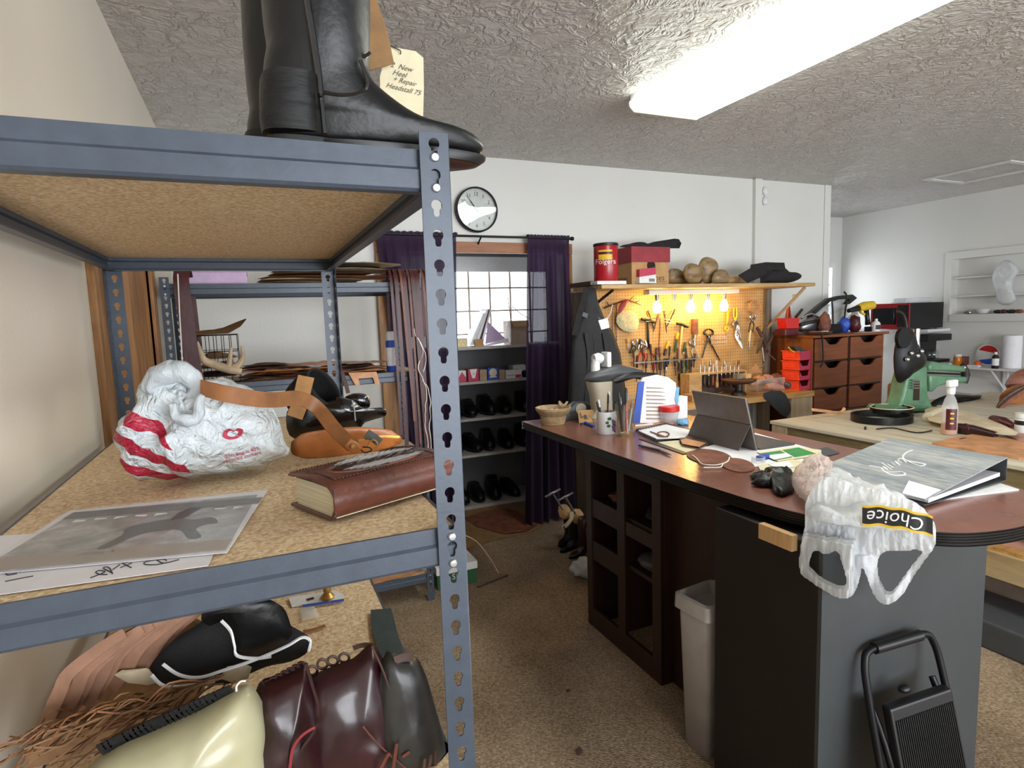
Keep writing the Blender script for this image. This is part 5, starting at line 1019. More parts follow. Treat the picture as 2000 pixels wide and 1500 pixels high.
OUT=[(1572,985),(1590,950),(1620,935),(1670,950),(1740,970),(1800,995),(1826,1030),(1830,1055),(1822,1075),(1800,1105),(1780,1135),(1765,1160),(1745,1178),(1728,1182),(1712,1172),(1700,1150),(1690,1122),(1684,1108),(1680,1130),(1672,1155),(1660,1168),(1640,1170),(1610,1155),(1580,1135),(1563,1120),(1560,1095),(1564,1060),(1570,1030)]
HO=[[(1592,1076),(1612,1084),(1634,1078),(1642,1096),(1650,1122),(1652,1143),(1640,1150),(1612,1138),(1590,1122),(1580,1110),(1584,1092)],[(1716,1094),(1730,1078),(1770,1076),(1796,1076),(1800,1084),(1782,1108),(1764,1132),(1747,1154),(1734,1162),(1723,1148),(1714,1120)]]
def inp(x,y,P):
    c=False; j=len(P)-1
    for i in range(len(P)):
        (xi,yi),(xj,yj)=P[i],P[j]
        if (yi>y)!=(yj>y) and x<(xj-xi)*(y-yi)/(yj-yi)+xi: c=not c
        j=i
    return c
OUT=[(p.x,p.y) for p in cr([V((a,b,0)) for a,b in OUT],5)]; HO=[[(p.x,p.y) for p in cr([V((a,b,0)) for a,b in h],5)] for h in HO]
def bagpt(x,y):
    k=min(1,max(0,(1085-y)/90)); d=.012+.022*k*k*(3-2*k)*(.6+.4*sin((x-1570)/255*PI))
    q=V((x*.055,y*.011,0)); d+=.010*(.5-abs(NZ.noise(q)))+.006*NZ.noise(V((x*.12,y*.03,4)))+.003*NZ.noise(V((x*.25,y*.2,9)))
    if y>1085: d+=.012*sin((x-1560)*.09+y*.02)
    p=pxp(x,y,Pg+en*d,en)
    if p.z<.955 and p.x>1.335 and p.y>pn.y-.02:
        g=.012+.006*NZ.noise(V((x*.1,y*.03,2))); a_=px(x,y,X=1.336-g); b_=px(x,y,Y=pn.y-g)
        p=a_ if a_.y<b_.y or a_.y>pn.y else b_
        if p is b_ and b_.x<1.336: p=a_
    return p
fr=MB(); st_=3; gv={}
ok=lambda x,y: inp(x,y,OUT) and not any(inp(x,y,h) for h in HO)
for gx in range(1556,1834,st_):
    for gy in range(930,1186,st_):
        if ok(gx+st_/2,gy+st_/2):
            f_=[]
            for cx,cy in ((gx,gy),(gx+st_,gy),(gx+st_,gy+st_),(gx,gy+st_)):
                if (cx,cy) not in gv: gv[(cx,cy)]=fr.b.verts.new(bagpt(cx,cy))
                f_.append(gv[(cx,cy)])
            fr.b.faces.new(f_)
for _ in range(3): bmesh.ops.smooth_vert(fr.b,verts=[v for v in fr.b.verts if v.is_boundary],factor=.5,use_axis_x=True,use_axis_y=True,use_axis_z=True)
tm_=bpy.data.meshes.new('x'); tb_.to_mesh(tm_); tb_.free(); f2=fr.b.copy(); f2.from_mesh(tm_); fb=BVHTree.FromBMesh(f2); f2.free(); bpy.data.meshes.remove(tm_)
bk=MB(); bk.b.free(); bk.b=fr.b.copy()
for v in bk.b.verts: v.co=v.co-en*(.014+.004*NZ.noise(v.co*40))+V((0,0,.004))
fr.build('front','bag_film',t,sub=1); bk.build('back','bag_film',t)
hs_=[]
for i in range(15):
    x=1676+11*i; m=0
    for y in (984,994,1004,1014,1026):
        p=pxp(x,y+((x-1684)/136)**2*22,Pg+en*.12,en); h=fb.ray_cast(p,-en)
        if h[0] is not None: m=max(m,(h[0]-Pg).dot(en))
    hs_.append(m)
hs_=[max(hs_[max(0,i-1):i+2]) for i in range(15)]; hs_=[sum(hs_[max(0,i-2):i+3])/len(hs_[max(0,i-2):i+3]) for i in range(15)]
def onband(x,y,d):
    u=min(13.999,max(0,(x-1676)/11)); i=int(u); h=hs_[i]*(1-(u-i))+hs_[i+1]*(u-i); return pxp(x,y+((x-1684)/136)**2*22,Pg+en*(h+d),en)
def bandm(y0,y1,d,x0=1684,x1=1822): 
    return MB().surf(lambda u,v: onband(x0+(x1-x0)*u,y0+(y1-y0)*v+1.5*sin(u*19),d),30,4)
bandm(986,1027,.006).build('print_band','yellow',t); bandm(991,1022,.008).build('print_band','black_plastic',t)
tm=text('Choice',40,0,.15,1.0)
for v in tm.b.verts: v.co=onband(1750-v.co.x*.98,1007+v.co.y*.9+1.5*sin((1750-v.co.x-1684)/138*19),.010)
tm.build('lettering','white_plastic',t,smooth=False)
# ring binder with a weathered plank cover
def plank():
    s=N('plank_print'); v=s.tc.outputs['Generated']
    mp=s.new('Mapping',{'Vector':v,'Scale':(1.2,14,1)}); n=s.new('TexNoise',{'Vector':mp.outputs[0],'Scale':4,'Detail':6,'Roughness':.7}); mp2=s.new('Mapping',{'Vector':v,'Scale':(.3,9,1)}); n2=s.new('TexNoise',{'Vector':mp2.outputs[0],'Scale':1.5,'Detail':1})
    f=s.math('ADD',s.math('MULTIPLY',n.outputs[0],.7),s.math('MULTIPLY',n2.outputs[0],.3))
    s.l(s.ramp(f,[(.35,lin('6f757b')),(.5,lin('949a9f')),(.6,lin('b9b7b2')),(.68,lin('a79c90'))]),s.b.inputs['Base Color']); s.b.inputs['Roughness'].default_value=.35; M['plank_print']=s.m
plank()
TL,TRb,BR=px(1736,857,Z=1.085),px(1968,894,Z=1.085),px(1806,977,Z=1.025); BL=BR+(TL-TRb)
t=thing('ring_binder','grey plank-print ring binder with white script lying on the counter end','binder',BR)
x_=(TL-TRb); Lb=x_.length; x_.normalize(); y_=(BR-TRb); Wb=y_.length; y_.normalize()
fm=place(TRb,x_,y_); n_=x_.cross(y_).normalized()
up_=n_ if n_.z>0 else -n_
ob=MB().bx(0,Lb,0,Wb,-.0015,.0015).build('front_cover','plank_print',t,smooth=False,world=False)
ob.matrix_local=MX.Translation(-t.location)@place(TRb,x_,y_)
dn=V((0,0,-(TRb.z-ZC-.006)))
MB().slab([TRb,TL,TL+dn,TRb+dn],y_*.003).build('spine','grey_plastic',t,smooth=False)
fl=[TRb+dn,TL+dn,V((BL.x,BL.y,ZC+.006))+y_*.0,V((BR.x,BR.y,ZC+.006))]; MB().slab(fl,(0,0,.003)).build('back_cover','grey_plastic',t,smooth=False)
pg=[TRb+dn*.75+y_*.02-x_*-.01,TL+dn*.75+y_*.02-x_*.01]; MB().slab([pg[0],pg[1],V((BL.x,BL.y,ZC+.010))-y_*.02,V((BR.x,BR.y,ZC+.010))-y_*.02],(0,0,.012)).build('pages','paper',t,smooth=False)
for S in ([(1782,880),(1771,884),(1764,891),(1766,898),(1778,902),(1795,905),(1807,908),(1798,911),(1782,906),(1768,899),(1758,897)],[(1770,904),(1760,896),(1753,901),(1762,906),(1752,899)],[(1757,909),(1748,901),(1754,908),(1742,904),(1750,911),(1738,906)],[(1744,914),(1734,908)],[(1741,918),(1722,905)],[(1735,920),(1725,912),(1732,917),(1716,914),(1698,911)],[(1722,916),(1729,923),(1745,923),(1762,923),(1768,928),(1752,930),(1736,927),(1727,921)]):
    MB().tube([pxp(x,y,TRb,up_)+up_*.0022 for x,y in S],.0032,5,smooth=4,sq=.4).build('lettering','white_plastic',t)
q=[pxp(x,y,TRb,up_)+up_*.002 for x,y in ((1775,940),(1838,958),(1806,976),(1762,965))]; MB().slab(q,up_*.0006).build('label','paper',t,smooth=False)
q0=pxp(1800,958,TRb,up_)+up_*.003; text('sample',.012).xf(place(q0,-x_,-y_)).build('print','ink_soft',t,smooth=False) if 0 else None
flat('clipboard','pale pink-white board sticking out from under the ring binder','board','white_carton',[(1800,982),(1990,958),(1930,938),(1700,940)],0,.004)
flat('paper_strip','white paper strip standing out in front of the binder cover','paper','paper',[(1745,935),(1770,932),(1776,980),(1742,978)],.012,.001)
flat('paper_sheet','white sheet sticking out at the left of the binder','paper','paper',[(1626,904),(1680,910),(1745,935),(1745,950),(1660,930)],.006,.001)

for i,(P,lab) in enumerate((([(1105,1350),(1109,1346),(1114,1348),(1112,1353),(1106,1353)],'small dark scrap on the carpet beside the counter'),([(1124,1466),(1130,1460),(1136,1463),(1138,1471),(1132,1476),(1125,1473)],'dark dirt flake on the carpet near the bottom of the picture'))):
    tag(MB().slab(tr(P,Z=.0006),(0,0,.003)).build('leather_crumb','dark_hide',smooth=False),lab,'scrap')
# ---------------------------------------------------------------- work bench with pegboard
def pegmat():
    s=N('perforated_board'); v=s.tc.outputs['Object']; sep=s.new('SeparateXYZ',{'Vector':v}); P=.0265
    fx=s.math('SUBTRACT',s.math('FRACT',s.math('DIVIDE',sep.outputs[0],P)),.5); fz=s.math('SUBTRACT',s.math('FRACT',s.math('DIVIDE',sep.outputs[2],P)),.5)
    d=s.math('SQRT',s.math('ADD',s.math('MULTIPLY',fx,fx),s.math('MULTIPLY',fz,fz)))
    n=s.new('TexNoise',{'Vector':v,'Scale':6,'Detail':5}); c=s.ramp(n.outputs[0],[(.3,lin('b48a52')),(.7,lin('cfa468'))])
    s.l(s.mix(s.math('LESS_THAN',d,.13),c,lin('2a1b0e')),s.b.inputs['Base Color']); s.b.inputs['Roughness'].default_value=.6; M['perforated_board']=s.m
pegmat()
BX0,BX1,BY0,BY1,BZ=2.27,4.30,3.53,4.05,.90
PY=3.985
t=thing('work_bench','wooden work bench against the back wall with a perforated tool board','work bench',(3.3,3.8,0))
MB().bx(BX0,BX1,BY0,BY1,BZ-.045,BZ).build('bench_top','bench_top',t,smooth=False,bev=.004)
MB().bx(2.42,4.215,PY+.004,PY+.010,.93,1.775).build('pegboard','perforated_board',t,smooth=False)
MB().bx(2.5,4.2,PY+.012,4.05,.90,.96).build('rear_rail','pine',t,smooth=False)
a=px(1490,640,Y=3.99).x; b=px(1515,640,Y=3.94).x
MB().bx(a,a+.05,PY-.03,4.06,BZ,1.77).build('post','weathered',t,smooth=False); MB().bx(a+.06,a+.11,4.0,4.06,BZ,1.77).build('post','weathered',t,smooth=False)
MB().bx(2.25,2.28,3.74,4.05,0,1.765).build('end_board','weathered',t,smooth=False)
MB().bx(px(1543,820,Y=BY0+.02).x,BX1-.01,BY0+.01,BY0+.05,0,BZ-.045).build('leg','pine_v',t,smooth=False); MB().bx(BX1-.1,BX1-.01,BY1-.06,BY1,0,BZ-.045).build('leg','pine_v',t,smooth=False); MB().bx(2.29,2.38,BY0+.02,BY0+.06,0,BZ-.045).build('leg','pine_v',t,smooth=False)
MB().bx(2.4,4.0,BY1-.08,BY1-.06,.1,.85).build('back_panel','carton_grey',t,smooth=False)
t=thing('tool_shelf','long pine shelf board above the pegboard with brackets','shelf',(3.3,3.85,1.77))
MB().bx(2.27,4.366,3.6,4.09,1.772,1.802).build('board','pine',t,smooth=False,bev=.004)
MB().tube([V((4.28,3.63,1.765)),px(1497,642,Y=3.97)],.014,4).build('strut','pine_v',t,smooth=False); MB().tube([V((2.40,3.66,1.765)),V((2.36,3.97,1.62))],.012,4).build('strut','iron',t,smooth=False)
q=px(1553,579,Y=3.72); MB().cb(q,(.03,.03,.035)).build('clip','cream_plastic',t,smooth=False)
SZ=1.803
# lamp bar
t=thing('lamp_bar','bar of warm glowing bulbs under the pine shelf','lamp',(3.3,3.86,1.765)); YL=3.86
xa,xb=px(1262,568,Y=YL).x,px(1437,568,Y=YL).x; MB().bx(xa,xb,YL-.04,YL+.04,1.735,1.771).build('bar','white_plastic',t,smooth=False,bev=.003)
for i,x in enumerate((1283,1317,1349,1382,1414)):
    q=px(x,584,Y=YL); MB().lathe([(.014,0),(.016,.02),(.02,.05)],(q.x,YL,1.70-.015),14).build('socket','steel',t)
    if i!=1: MB().lathe([(.001,-.045),(.02,-.04),(.031,-.022),(.034,0),(.03,.02),(.018,.042),(.013,.055)],(q.x,YL,1.632),18).build('bulb','bulb',t)
# --- things on the pine shelf
def can(c,r,h): return c
c=px(1184,552,Y=3.72); c.z=SZ+.026
t=thing('coffee_can','red plastic coffee can with black lid and yellow label on the pine shelf','can',c); r_=pw(1161,1209,520,c.y); h_=px(1184,477,Y=c.y).z-c.z
MB().lathe([(r_*.95,0),(r_,.008),(r_,h_-.02),(r_*.96,h_-.012)],c,36).build('can','coffee_red',t); MB().lathe([(r_*1.0,h_-.016),(r_*1.03,h_-.014),(r_*1.03,h_),(r_*.97,h_+.004),(.001,h_+.004)],c,36).build('lid','black_plastic',t)
def band(c,r,a0,a1,z0,z1,m,t,n='label'):
    P=[]; k=12
    MB().vf([c+V((r*cos(a0+(a1-a0)*i/k),r*sin(a0+(a1-a0)*i/k),z)) for z in (z0,z1) for i in range(k+1)],[(i,i+1,k+2+i,k+1+i) for i in range(k)]).build(n,m,t)
A0,A1=math.radians(-158),math.radians(-92)
band(c,r_+.0012,A0,A1,h_*.77,h_*.82,'yellow',t); band(c,r_+.0012,A0,A1,h_*.56,h_*.70,'yellow',t); band(c,r_+.0012,A0,A1,h_*.72,h_*.76,'black_plastic',t)
cyl=MB().lathe([(r_+.001,0),(r_+.001,h_)],c,64,cap=(0,0)); bt_=bvh_of(cyl); cyl.b.free()
dv=V((.57,.82,0)); tm=text('Folgers',.050,0).xf(place(c-dv*.2+V((0,0,h_*.51)),(.82,-.57,0),(0,0,1))); drape(tm,bt_,dv,.002).build('lettering','white_plastic',t,smooth=False)
tag(MB().bx(px(1165,550,Y=3.62).x,px(1222,550,Y=3.62).x,3.61,3.83,SZ+.001,SZ+.025).build('flat_box','white_carton',smooth=False,bev=.002),'flat white box under the red coffee can','box')
tag(MB().bx(2.29,px(1166,550,Y=3.66).x-.03,3.7,4.0,SZ+.001,SZ+.03).build('flat_board','dark_board',smooth=False),'flat dark board at the left end of the pine shelf','board')
y0=3.72; xa,xb=px(1234,550,Y=y0).x,px(1306,550,Y=y0).x; hb=px(1270,508,Y=y0).z-SZ; hl=px(1270,482,Y=y0).z-SZ
t=thing('produce_box','brown produce carton with dark red lid and handle hole on the pine shelf','box',((xa+xb)/2,y0+.13,SZ)); MB().bx(xa,xb,y0,y0+.3,SZ+.001,SZ+hb).build('carton_body','carton',t,smooth=False); MB().bx(xa-.005,xb+.01,y0-.006,y0+.306,SZ+hb-.015,SZ+hl).build('lid','carton_red',t,smooth=False)
MB().lathe([(.038,0),(.038,.002)],(xa+(xb-xa)*.52,y0-.001,SZ+hb*.78),20,'Y').build('handle_hole','hole_dark',t)
text('Tomatoes',.062,0,.1).xf(place((xa+(xb-xa)*.5,y0-.001,SZ+hb*.28),(1,0,0),(0,0,1))).build('lettering','dark_board',t,smooth=False); MB().bx(xa+.02,xb-.02,y0-.001,y0,SZ+hb*.12,SZ+hb*.135).build('line','dark_board',t,smooth=False)
text('Tomatoes',.05,0,.1).xf(place((xa-.001,y0+.16,SZ+hb*.28),(0,-1,0),(0,0,1))).build('lettering','dark_board',t,smooth=False)
zt=SZ+hl
tag(clampz(MB().pillow(tr([(1209,482),(1232,476),(1250,481),(1280,474),(1326,467),(1327,485),(1300,489),(1262,492),(1235,487)],Y=3.78),(0,-.3,1),.02,.05,6,sm=2,wr=.012,ws=9),zt+.001).build('plastic_sack','felt'),'dark plastic sack lying on the red lid of the produce carton','sack')
t=thing('nail_box','small red and white carton with a barcode leaning on the produce carton','box',px(1265,552,Y=3.66)); 
q=tr([(1249,526),(1281,522),(1281,536),(1249,541)],Y=3.68); MB().slab(q,(0,.04,0)).build('top_half','pink_red',t,smooth=False); q=tr([(1249,541),(1281,536),(1282,553),(1249,553)],Y=3.68); MB().slab(q,(0,.04,0)).build('bottom_half','white_carton',t,smooth=False)
for k in range(7): MB().slab(tr([(1268+1.6*k,544),(1269+1.6*k,544),(1269+1.6*k,550),(1268+1.6*k,550)],Y=3.679),(0,.0006,0)).build('barcode','ink',t,smooth=False)
# shoe lasts
def last(label,O,Y,tf,seed,m='shoe_last'):
    tag(clampz(MB().pillow(tr(O,Y=Y),(0,-1,.15),tf,tf*.9,7,sm=3,seed=seed,wr=.003,ws=8),SZ+.001).build('shoe_last',m),label,'shoe last','wooden shoe lasts on the pine shelf')
last('wooden shoe last lying flat beside the produce carton',[(1306,553),(1305,530),(1316,524),(1330,530),(1340,540),(1342,553)],3.85,.05,1)
last('rounded wooden shoe last standing toe up, left of the two upright lasts',[(1335,535),(1338,520),(1350,514),(1364,520),(1370,535),(1366,552),(1345,552)],3.72,.05,2)
last('tallest wooden shoe last standing toe up in the middle of the lasts',[(1365,520),(1370,506),(1382,502),(1396,508),(1401,522),(1396,545),(1390,553),(1375,553),(1370,540)],3.78,.05,3)
last('light wooden shoe last lying right of the tallest one',[(1392,553),(1394,534),(1405,526),(1416,530),(1422,545),(1420,553)],3.70,.05,4)
last('dark wooden shoe last lying behind the others',[(1318,553),(1325,536),(1340,531),(1360,535),(1370,553)],3.95,.05,5)
last('pale low piece of wood beside the black hat',[(1420,553),(1424,542),(1440,540),(1456,546),(1458,553)],3.86,.04,6,'beech')
t=thing('felt_hat','folded black felt hat lying at the right end of the pine shelf','hat',px(1505,552,Y=3.78))
clampz(MB().pillow(tr([(1485,553),(1490,530),(1500,521),(1520,520),(1530,532),(1548,534),(1560,537),(1564,543),(1550,550),(1530,553)],Y=3.76),(0,-1,.2),.07,.06,7,sm=2,wr=.006),SZ+.001).build('crown','felt',t); clampz(MB().pillow(tr([(1441,538),(1465,524),(1466,517),(1495,512),(1532,513),(1535,530),(1510,528),(1490,540),(1460,553)],Y=3.70),(0,-1,.4),.02,.015,6,sm=1),SZ+.001).build('brim','felt',t)
# coat on the left end
t=thing('work_apron','black canvas apron with grey straps hanging from the left end of the shelf','apron',px(1150,800,Y=3.56))
MB().pillow(tr([(1145,560),(1163,562),(1168,590),(1180,620),(1198,650),(1212,690),(1222,760),(1222,850),(1105,850),(1112,740),(1118,660),(1138,600)],Y=3.58),(0,-1,0),.05,.02,8,wr=.02,ws=10,cen=px(1160,740,Y=3.58)).build('cloth','apron_cloth',t)
MB().strip(tr([(1135,612),(1150,618),(1166,622),(1175,630)],Y=3.55),.03,(0,0,1),.004,smooth=4).build('strap','grey_plastic',t); MB().slab(tr([(1168,626),(1186,621),(1190,640),(1174,644)],Y=3.545),(0,-.004,0)).build('label','paper',t,smooth=False)
MB().strip(tr([(1146,562),(1140,585),(1130,620),(1122,655)],Y=3.54),.045,(1,0,.2),.005,smooth=4).build('neck_strap','felt',t); MB().tube(tr([(1157,560),(1158,556),(1160,553)],Y=3.6),.004,6).build('hook_loop','iron',t)
for x in (1150,1165,1185): MB().strip(tr([(x-6,650),(x,700),(x-4,760),(x-8,830)],Y=3.535),.03,(1,.3,0),.006,smooth=5).build('fold','apron_cloth',t)
m_('floral','9aa27c',.8,0,.3,60,.1,c2='d8c39a')
# --- hanging tools
YT=3.965
def T(pts,Y=YT): return tr(pts,Y=Y)
def driver(label,a,b,hm='walnut',hl=.45,rh=.011,rs=.004,sm='steel',cat='tool',name='screwdriver',Y=YT,group=None):
    """handle at a, blade towards b"""
    t=thing(name,label,cat,px(b[0],b[1],Y=Y),group=group); A,B=px(a[0],a[1],Y=Y),px(b[0],b[1],Y=Y); m=A.lerp(B,hl)
    MB().tube([A,A.lerp(m,.15),A.lerp(m,.6),A.lerp(m,.9),m],[rh*.6,rh,rh*.85,rh*.95,rh*.6],10).build('handle',hm,t); MB().tube([m,m.lerp(B,.8),B],[rs,rs,rs*.5],8).build('blade',sm,t); return t
def pliers(label,top,bot,spread=9,hm='red_plastic',r=.0065,Y=YT,jm='steel',name='pliers'):
    t=thing(name,label,'tool',px(bot[0],bot[1],Y=Y)); x,y=top; X,Z=bot; mx,my=x+(X-x)*.38,y+(Z-y)*.38
    MB().tube(tr([(x-2,y),(x-5,y+(my-y)*.5),(mx,my)],Y=Y),[.004,.010,.012],8,smooth=3).build('jaw',jm,t); MB().tube(tr([(x+2,y),(x+5,y+(my-y)*.5),(mx,my)],Y=Y),[.004,.010,.012],8,smooth=3).build('jaw',jm,t)
    for s in (-1,1): MB().tube(tr([(mx,my),(mx+s*spread,my+(Z-my)*.4),(X+s*spread*.9,Z)],Y=Y-.004*s),[r*.8,r,r*.9],8,smooth=4).build('handle',hm,t)
    MB().lathe([(.001,-.012),(.007,-.010),(.007,.006)],px(mx,my,Y=Y),10,'Y').build('pivot','zinc',t); return t
def hammer(label,top,bot,hw=16,hm='beech',headm='iron',Y=YT):
    t=thing('hammer',label,'hammer',px(bot[0],bot[1],Y=Y)); A,B=px(top[0],top[1],Y=Y),px(bot[0],bot[1],Y=Y)
    MB().tube([A,A.lerp(B,.6),B],[.008,.010,.012],10).build('handle',hm,t); MB().tube(tr([(top[0]-hw,top[1]-1),(top[0]-hw*.3,top[1]),(top[0]+hw*.5,top[1]+4),(top[0]+hw,top[1]+6)],Y=Y),[.011,.014,.013,.009],10).build('head',headm,t); return t
t=thing('twig_hook','bare dark twig fixed across the top left of the pegboard','twig',px(1215,590,Y=YT)); MB().tube(T([(1180,602),(1200,594),(1222,587),(1238,590),(1252,596)]),[.006,.007,.006,.005,.003],7,smooth=3).build('branch','dark_hide',t)
for a,b in (((1190,598),(1184,588)),((1228,588),(1238,578)),((1240,591),(1250,586)),((1205,593),(1200,603))): MB().tube(T([a,b]),[.005,.002],6).build('twiglet','dark_hide',t)
tag(MB().pillow(T([(1228,584),(1221,600),(1208,614),(1209,598),(1216,588)],YT-.02),(0,-1,0),.012,.008,4,sm=2).build('leaf_patch','carton_red'),'red leaf-shaped leather patch hanging from the twig','leather piece')
tag(MB().pillow(T([(1208,612),(1226,606),(1242,612),(1248,630),(1240,648),(1218,646),(1204,630)],YT-.012),(0,-1,0),.014,.006,5,sm=2,wr=.008,ws=25).build('fabric_pouch','floral'),'pale green patterned cloth pouch hanging under the red leather patch','pouch')
tag(MB().ball(px(1232,597,Y=YT-.05),.016,2).build('glass_ornament','clear_glass'),'small glass ornament hanging in front of the green pouch','ornament')
for i,x in enumerate((1197,1204)): tag(MB().tube(T([(x,596),(x-1,640),(x,668)]),.004,6).build('rod','brown_leather'),('left','right')[i]+' thin brown rod hanging beside the apron','rod')
tag(MB().tube(T([(1196,595),(1192,612),(1184,624)],YT-.03),.004,6,smooth=3).build('plastic_hook','white_plastic'),'white plastic hook between the apron and the brown rods','hook')
hammer('hammer with long dark handle at the left of the pegboard',(1266,624),(1266,681),13,'black_plastic')
for i,(a,b) in enumerate((((1266,606),(1277,642)),((1286,612),(1276,648)),((1297,607),(1302,650)),((1319,604),(1300,642)))):
    driver('long steel punch with knobbed head in the wire rack, %s from the left'%posn[i],a,b,'brown_leather',.25,.009,.005,'iron',name='punch')
t=thing('wire_rack','thin wire rack holding the long punches on the pegboard','rack',px(1290,627,Y=YT)); MB().tube(T([(1262,622),(1285,621),(1312,626)],YT-.03),.0025,6).build('rail','steel',t); MB().tube(T([(1262,628),(1285,627),(1312,631)],YT-.03),.0025,6).build('rail','steel',t)
tag(MB().tube(T([(1289,622),(1288,650),(1287,676)]),.004,6).build('rod','brown_leather'),'thin brown rod hanging below the wire rack','rod')
hammer('hammer with flat dark T-shaped head and pale handle',(1333,633),(1325,708),11,'beech')
driver('yellow-capped awl with dark green body hanging by the T-headed hammer',(1324,650),(1318,688),'yellow',.35,.013,.010,'dark_green',name='awl'); driver('dark green handled screwdriver right of the yellow-capped awl',(1339,668),(1334,692),'dark_green',.8,.011,.004); driver('black and yellow handled knife leaning left of the awl',(1306,666),(1297,695),'yellow',.55,.011,.011,'black_plastic',name='knife')
driver('black handled tool with loop below the yellow knife',(1303,700),(1300,728),'black_plastic',.6,.014,.006)
t=thing('brush','brown round brush hanging under the bulbs','brush',px(1357,656,Y=YT)); MB().tube(T([(1357,623),(1357,653)]),.028,16).build('bristles','hide_brown',t); MB().tube(T([(1357,655),(1356,670)]),.012,10).build('ferrule','steel',t)
t=thing('pincers','large iron pincers with open round jaws on the pegboard','pincers',px(1385,705,Y=YT))
for s in (-1,1): MB().tube(T([(1384+s*1,643),(1384+s*7,646),(1384+s*8,652),(1384+s*1,658),(1384-s*5,672),(1384-s*8-(6 if s>0 else -14),704)]),[.006,.009,.010,.010,.007,.005],8,smooth=4).build('arm','iron',t)
MB().lathe([(.001,-.012),(.008,-.010),(.008,.008)],px(1384,658,Y=YT),10,'Y').build('pivot','zinc',t)
pliers('pliers with pale curved handles between the brush and the pincers',(1352,662),(1362,702),5,'cream_plastic',.005)
t=thing('wire_basket_hook','small wire tray hooked on the pegboard right of the pincers','wire tray',px(1405,672,Y=YT))
for y in (655,664,672): MB().tube(T([(1363,y),(1405,y),(1420,y-1)],YT-.03),.002,5).build('wire','steel',t)
for k in range(8): MB().tube(T([(1390+4*k,654),(1390+4*k,673)],YT-.03),.0016,5).build('wire','steel',t)
t=thing('adjustable_wrench','yellow wrench with round open end hanging under the right bulb','wrench',px(1420,646,Y=YT)); MB().tube(T([(1422,606),(1421,625),(1420,636)]),[.014,.012,.012],8,sq=.5).build('handle','yellow',t); MB().lathe([(.010,-.008),(.022,-.008),(.022,.006),(.010,.006),(.010,-.008)],px(1419,642,Y=YT),18,'Y',cap=(0,0)).build('ring','yellow',t)
pliers('pliers with two long yellow handles hanging handles up',(1436,642),(1436,601),3,'yellow',.007)
t=thing('key_bunch','bunch of silver keys and clips hanging below the yellow pliers','keys',px(1442,680,Y=YT))
for k in range(7): MB().tube(T([(1440+2*(k%3),634+2*k),(1436+2.2*k,652+3*k),(1437+2*k,662+3*k)],YT-.008*k),.0045,6).build('key','chrome',t)
t=thing('tape_ring','orange-brown leather ring hanging on the right post','ring',px(1475,610,Y=3.93)); MB().tube([px(1475+11*cos(a),599+11*sin(a),Y=3.93) for a in [2*PI*k/20 for k in range(21)]],.008,8).build('ring','veg_tan',t)
pliers('black snips hanging below the leather ring on the right post',(1470,612),(1466,648),4,'black_plastic',.006,3.93); driver('long bone-handled knife hanging on the right post',(1466,645),(1462,684),'cream_hide',.6,.009,.007,name='knife',Y=3.93)
# lower row
pliers('black cutting pliers at the far left of the lower tool row',(1240,662),(1234,690),4,'black_plastic'); driver('black handled shears left of the red-handled pliers',(1251,662),(1246,684),'black_plastic',.5,.010,.008,name='shears'); pliers('pliers with orange-red handles in the lower tool row',(1258,668),(1251,712),6,'orange_red',.007); pliers('pliers with curved red-brown handles right of the orange-red ones',(1257,664),(1271,697),7,'carton_red',.006)
driver('small hammer-shaped wooden awl at the left above the pliers',(1226,662),(1227,684),'beech',.4,.012,.005,name='awl')
for i,(x,y0,y1,m,lab) in enumerate(((1283,679,705,'brown_leather','brown wooden handled awl hanging behind the lever machine, left one'),(1263,690,716,'dark_hide','dark handled tool right of the orange-red pliers'),(1278,706,735,'carton_red','red-brown handled tool with red light spot'),(1291,705,738,'dark_hide','dark handled tool right of the red-brown one'),(1328,700,745,'dark_hide','long dark shafted tool below the T-headed hammer'),(1334,708,750,'green','green handled screwdriver standing in the lower row'),(1341,692,736,'dark_green','dark green screwdriver standing right of the green one'),(1348,700,740,'dark_hide','thin dark tool left of the small wooden rack'),(1357,690,718,'iron','iron rod hanging under the brush'))):
    driver(lab,(x,y0),(x-2,y1),m,.55,.012,.005,'iron')
r=random.Random(8)
for i in range(14):
    x=1238+8.6*i+r.uniform(-2,2); y0=668+r.uniform(0,14)+ (22 if i%2 else 0); L=r.uniform(34,52)
    driver('dark handled hand tool in the crowded lower rows of the pegboard',(x,y0),(x+r.uniform(-3,3),y0+L),('dark_hide','black_plastic','brown_leather','iron')[i%4],.5,.0095,.005,'iron',Y=YT-.012,group='crowded dark hand tools on the pegboard')
t=thing('tool_rail','narrow steel and wood tool rail fixed along the lower pegboard','rail',px(1320,702,Y=3.95)); MB().bx(px(1236,702,Y=3.95).x,px(1360,702,Y=3.95).x,3.93,3.97,px(1300,704,Y=3.95).z-.006,px(1300,704,Y=3.95).z+.004).build('rail','steel',t,smooth=False)
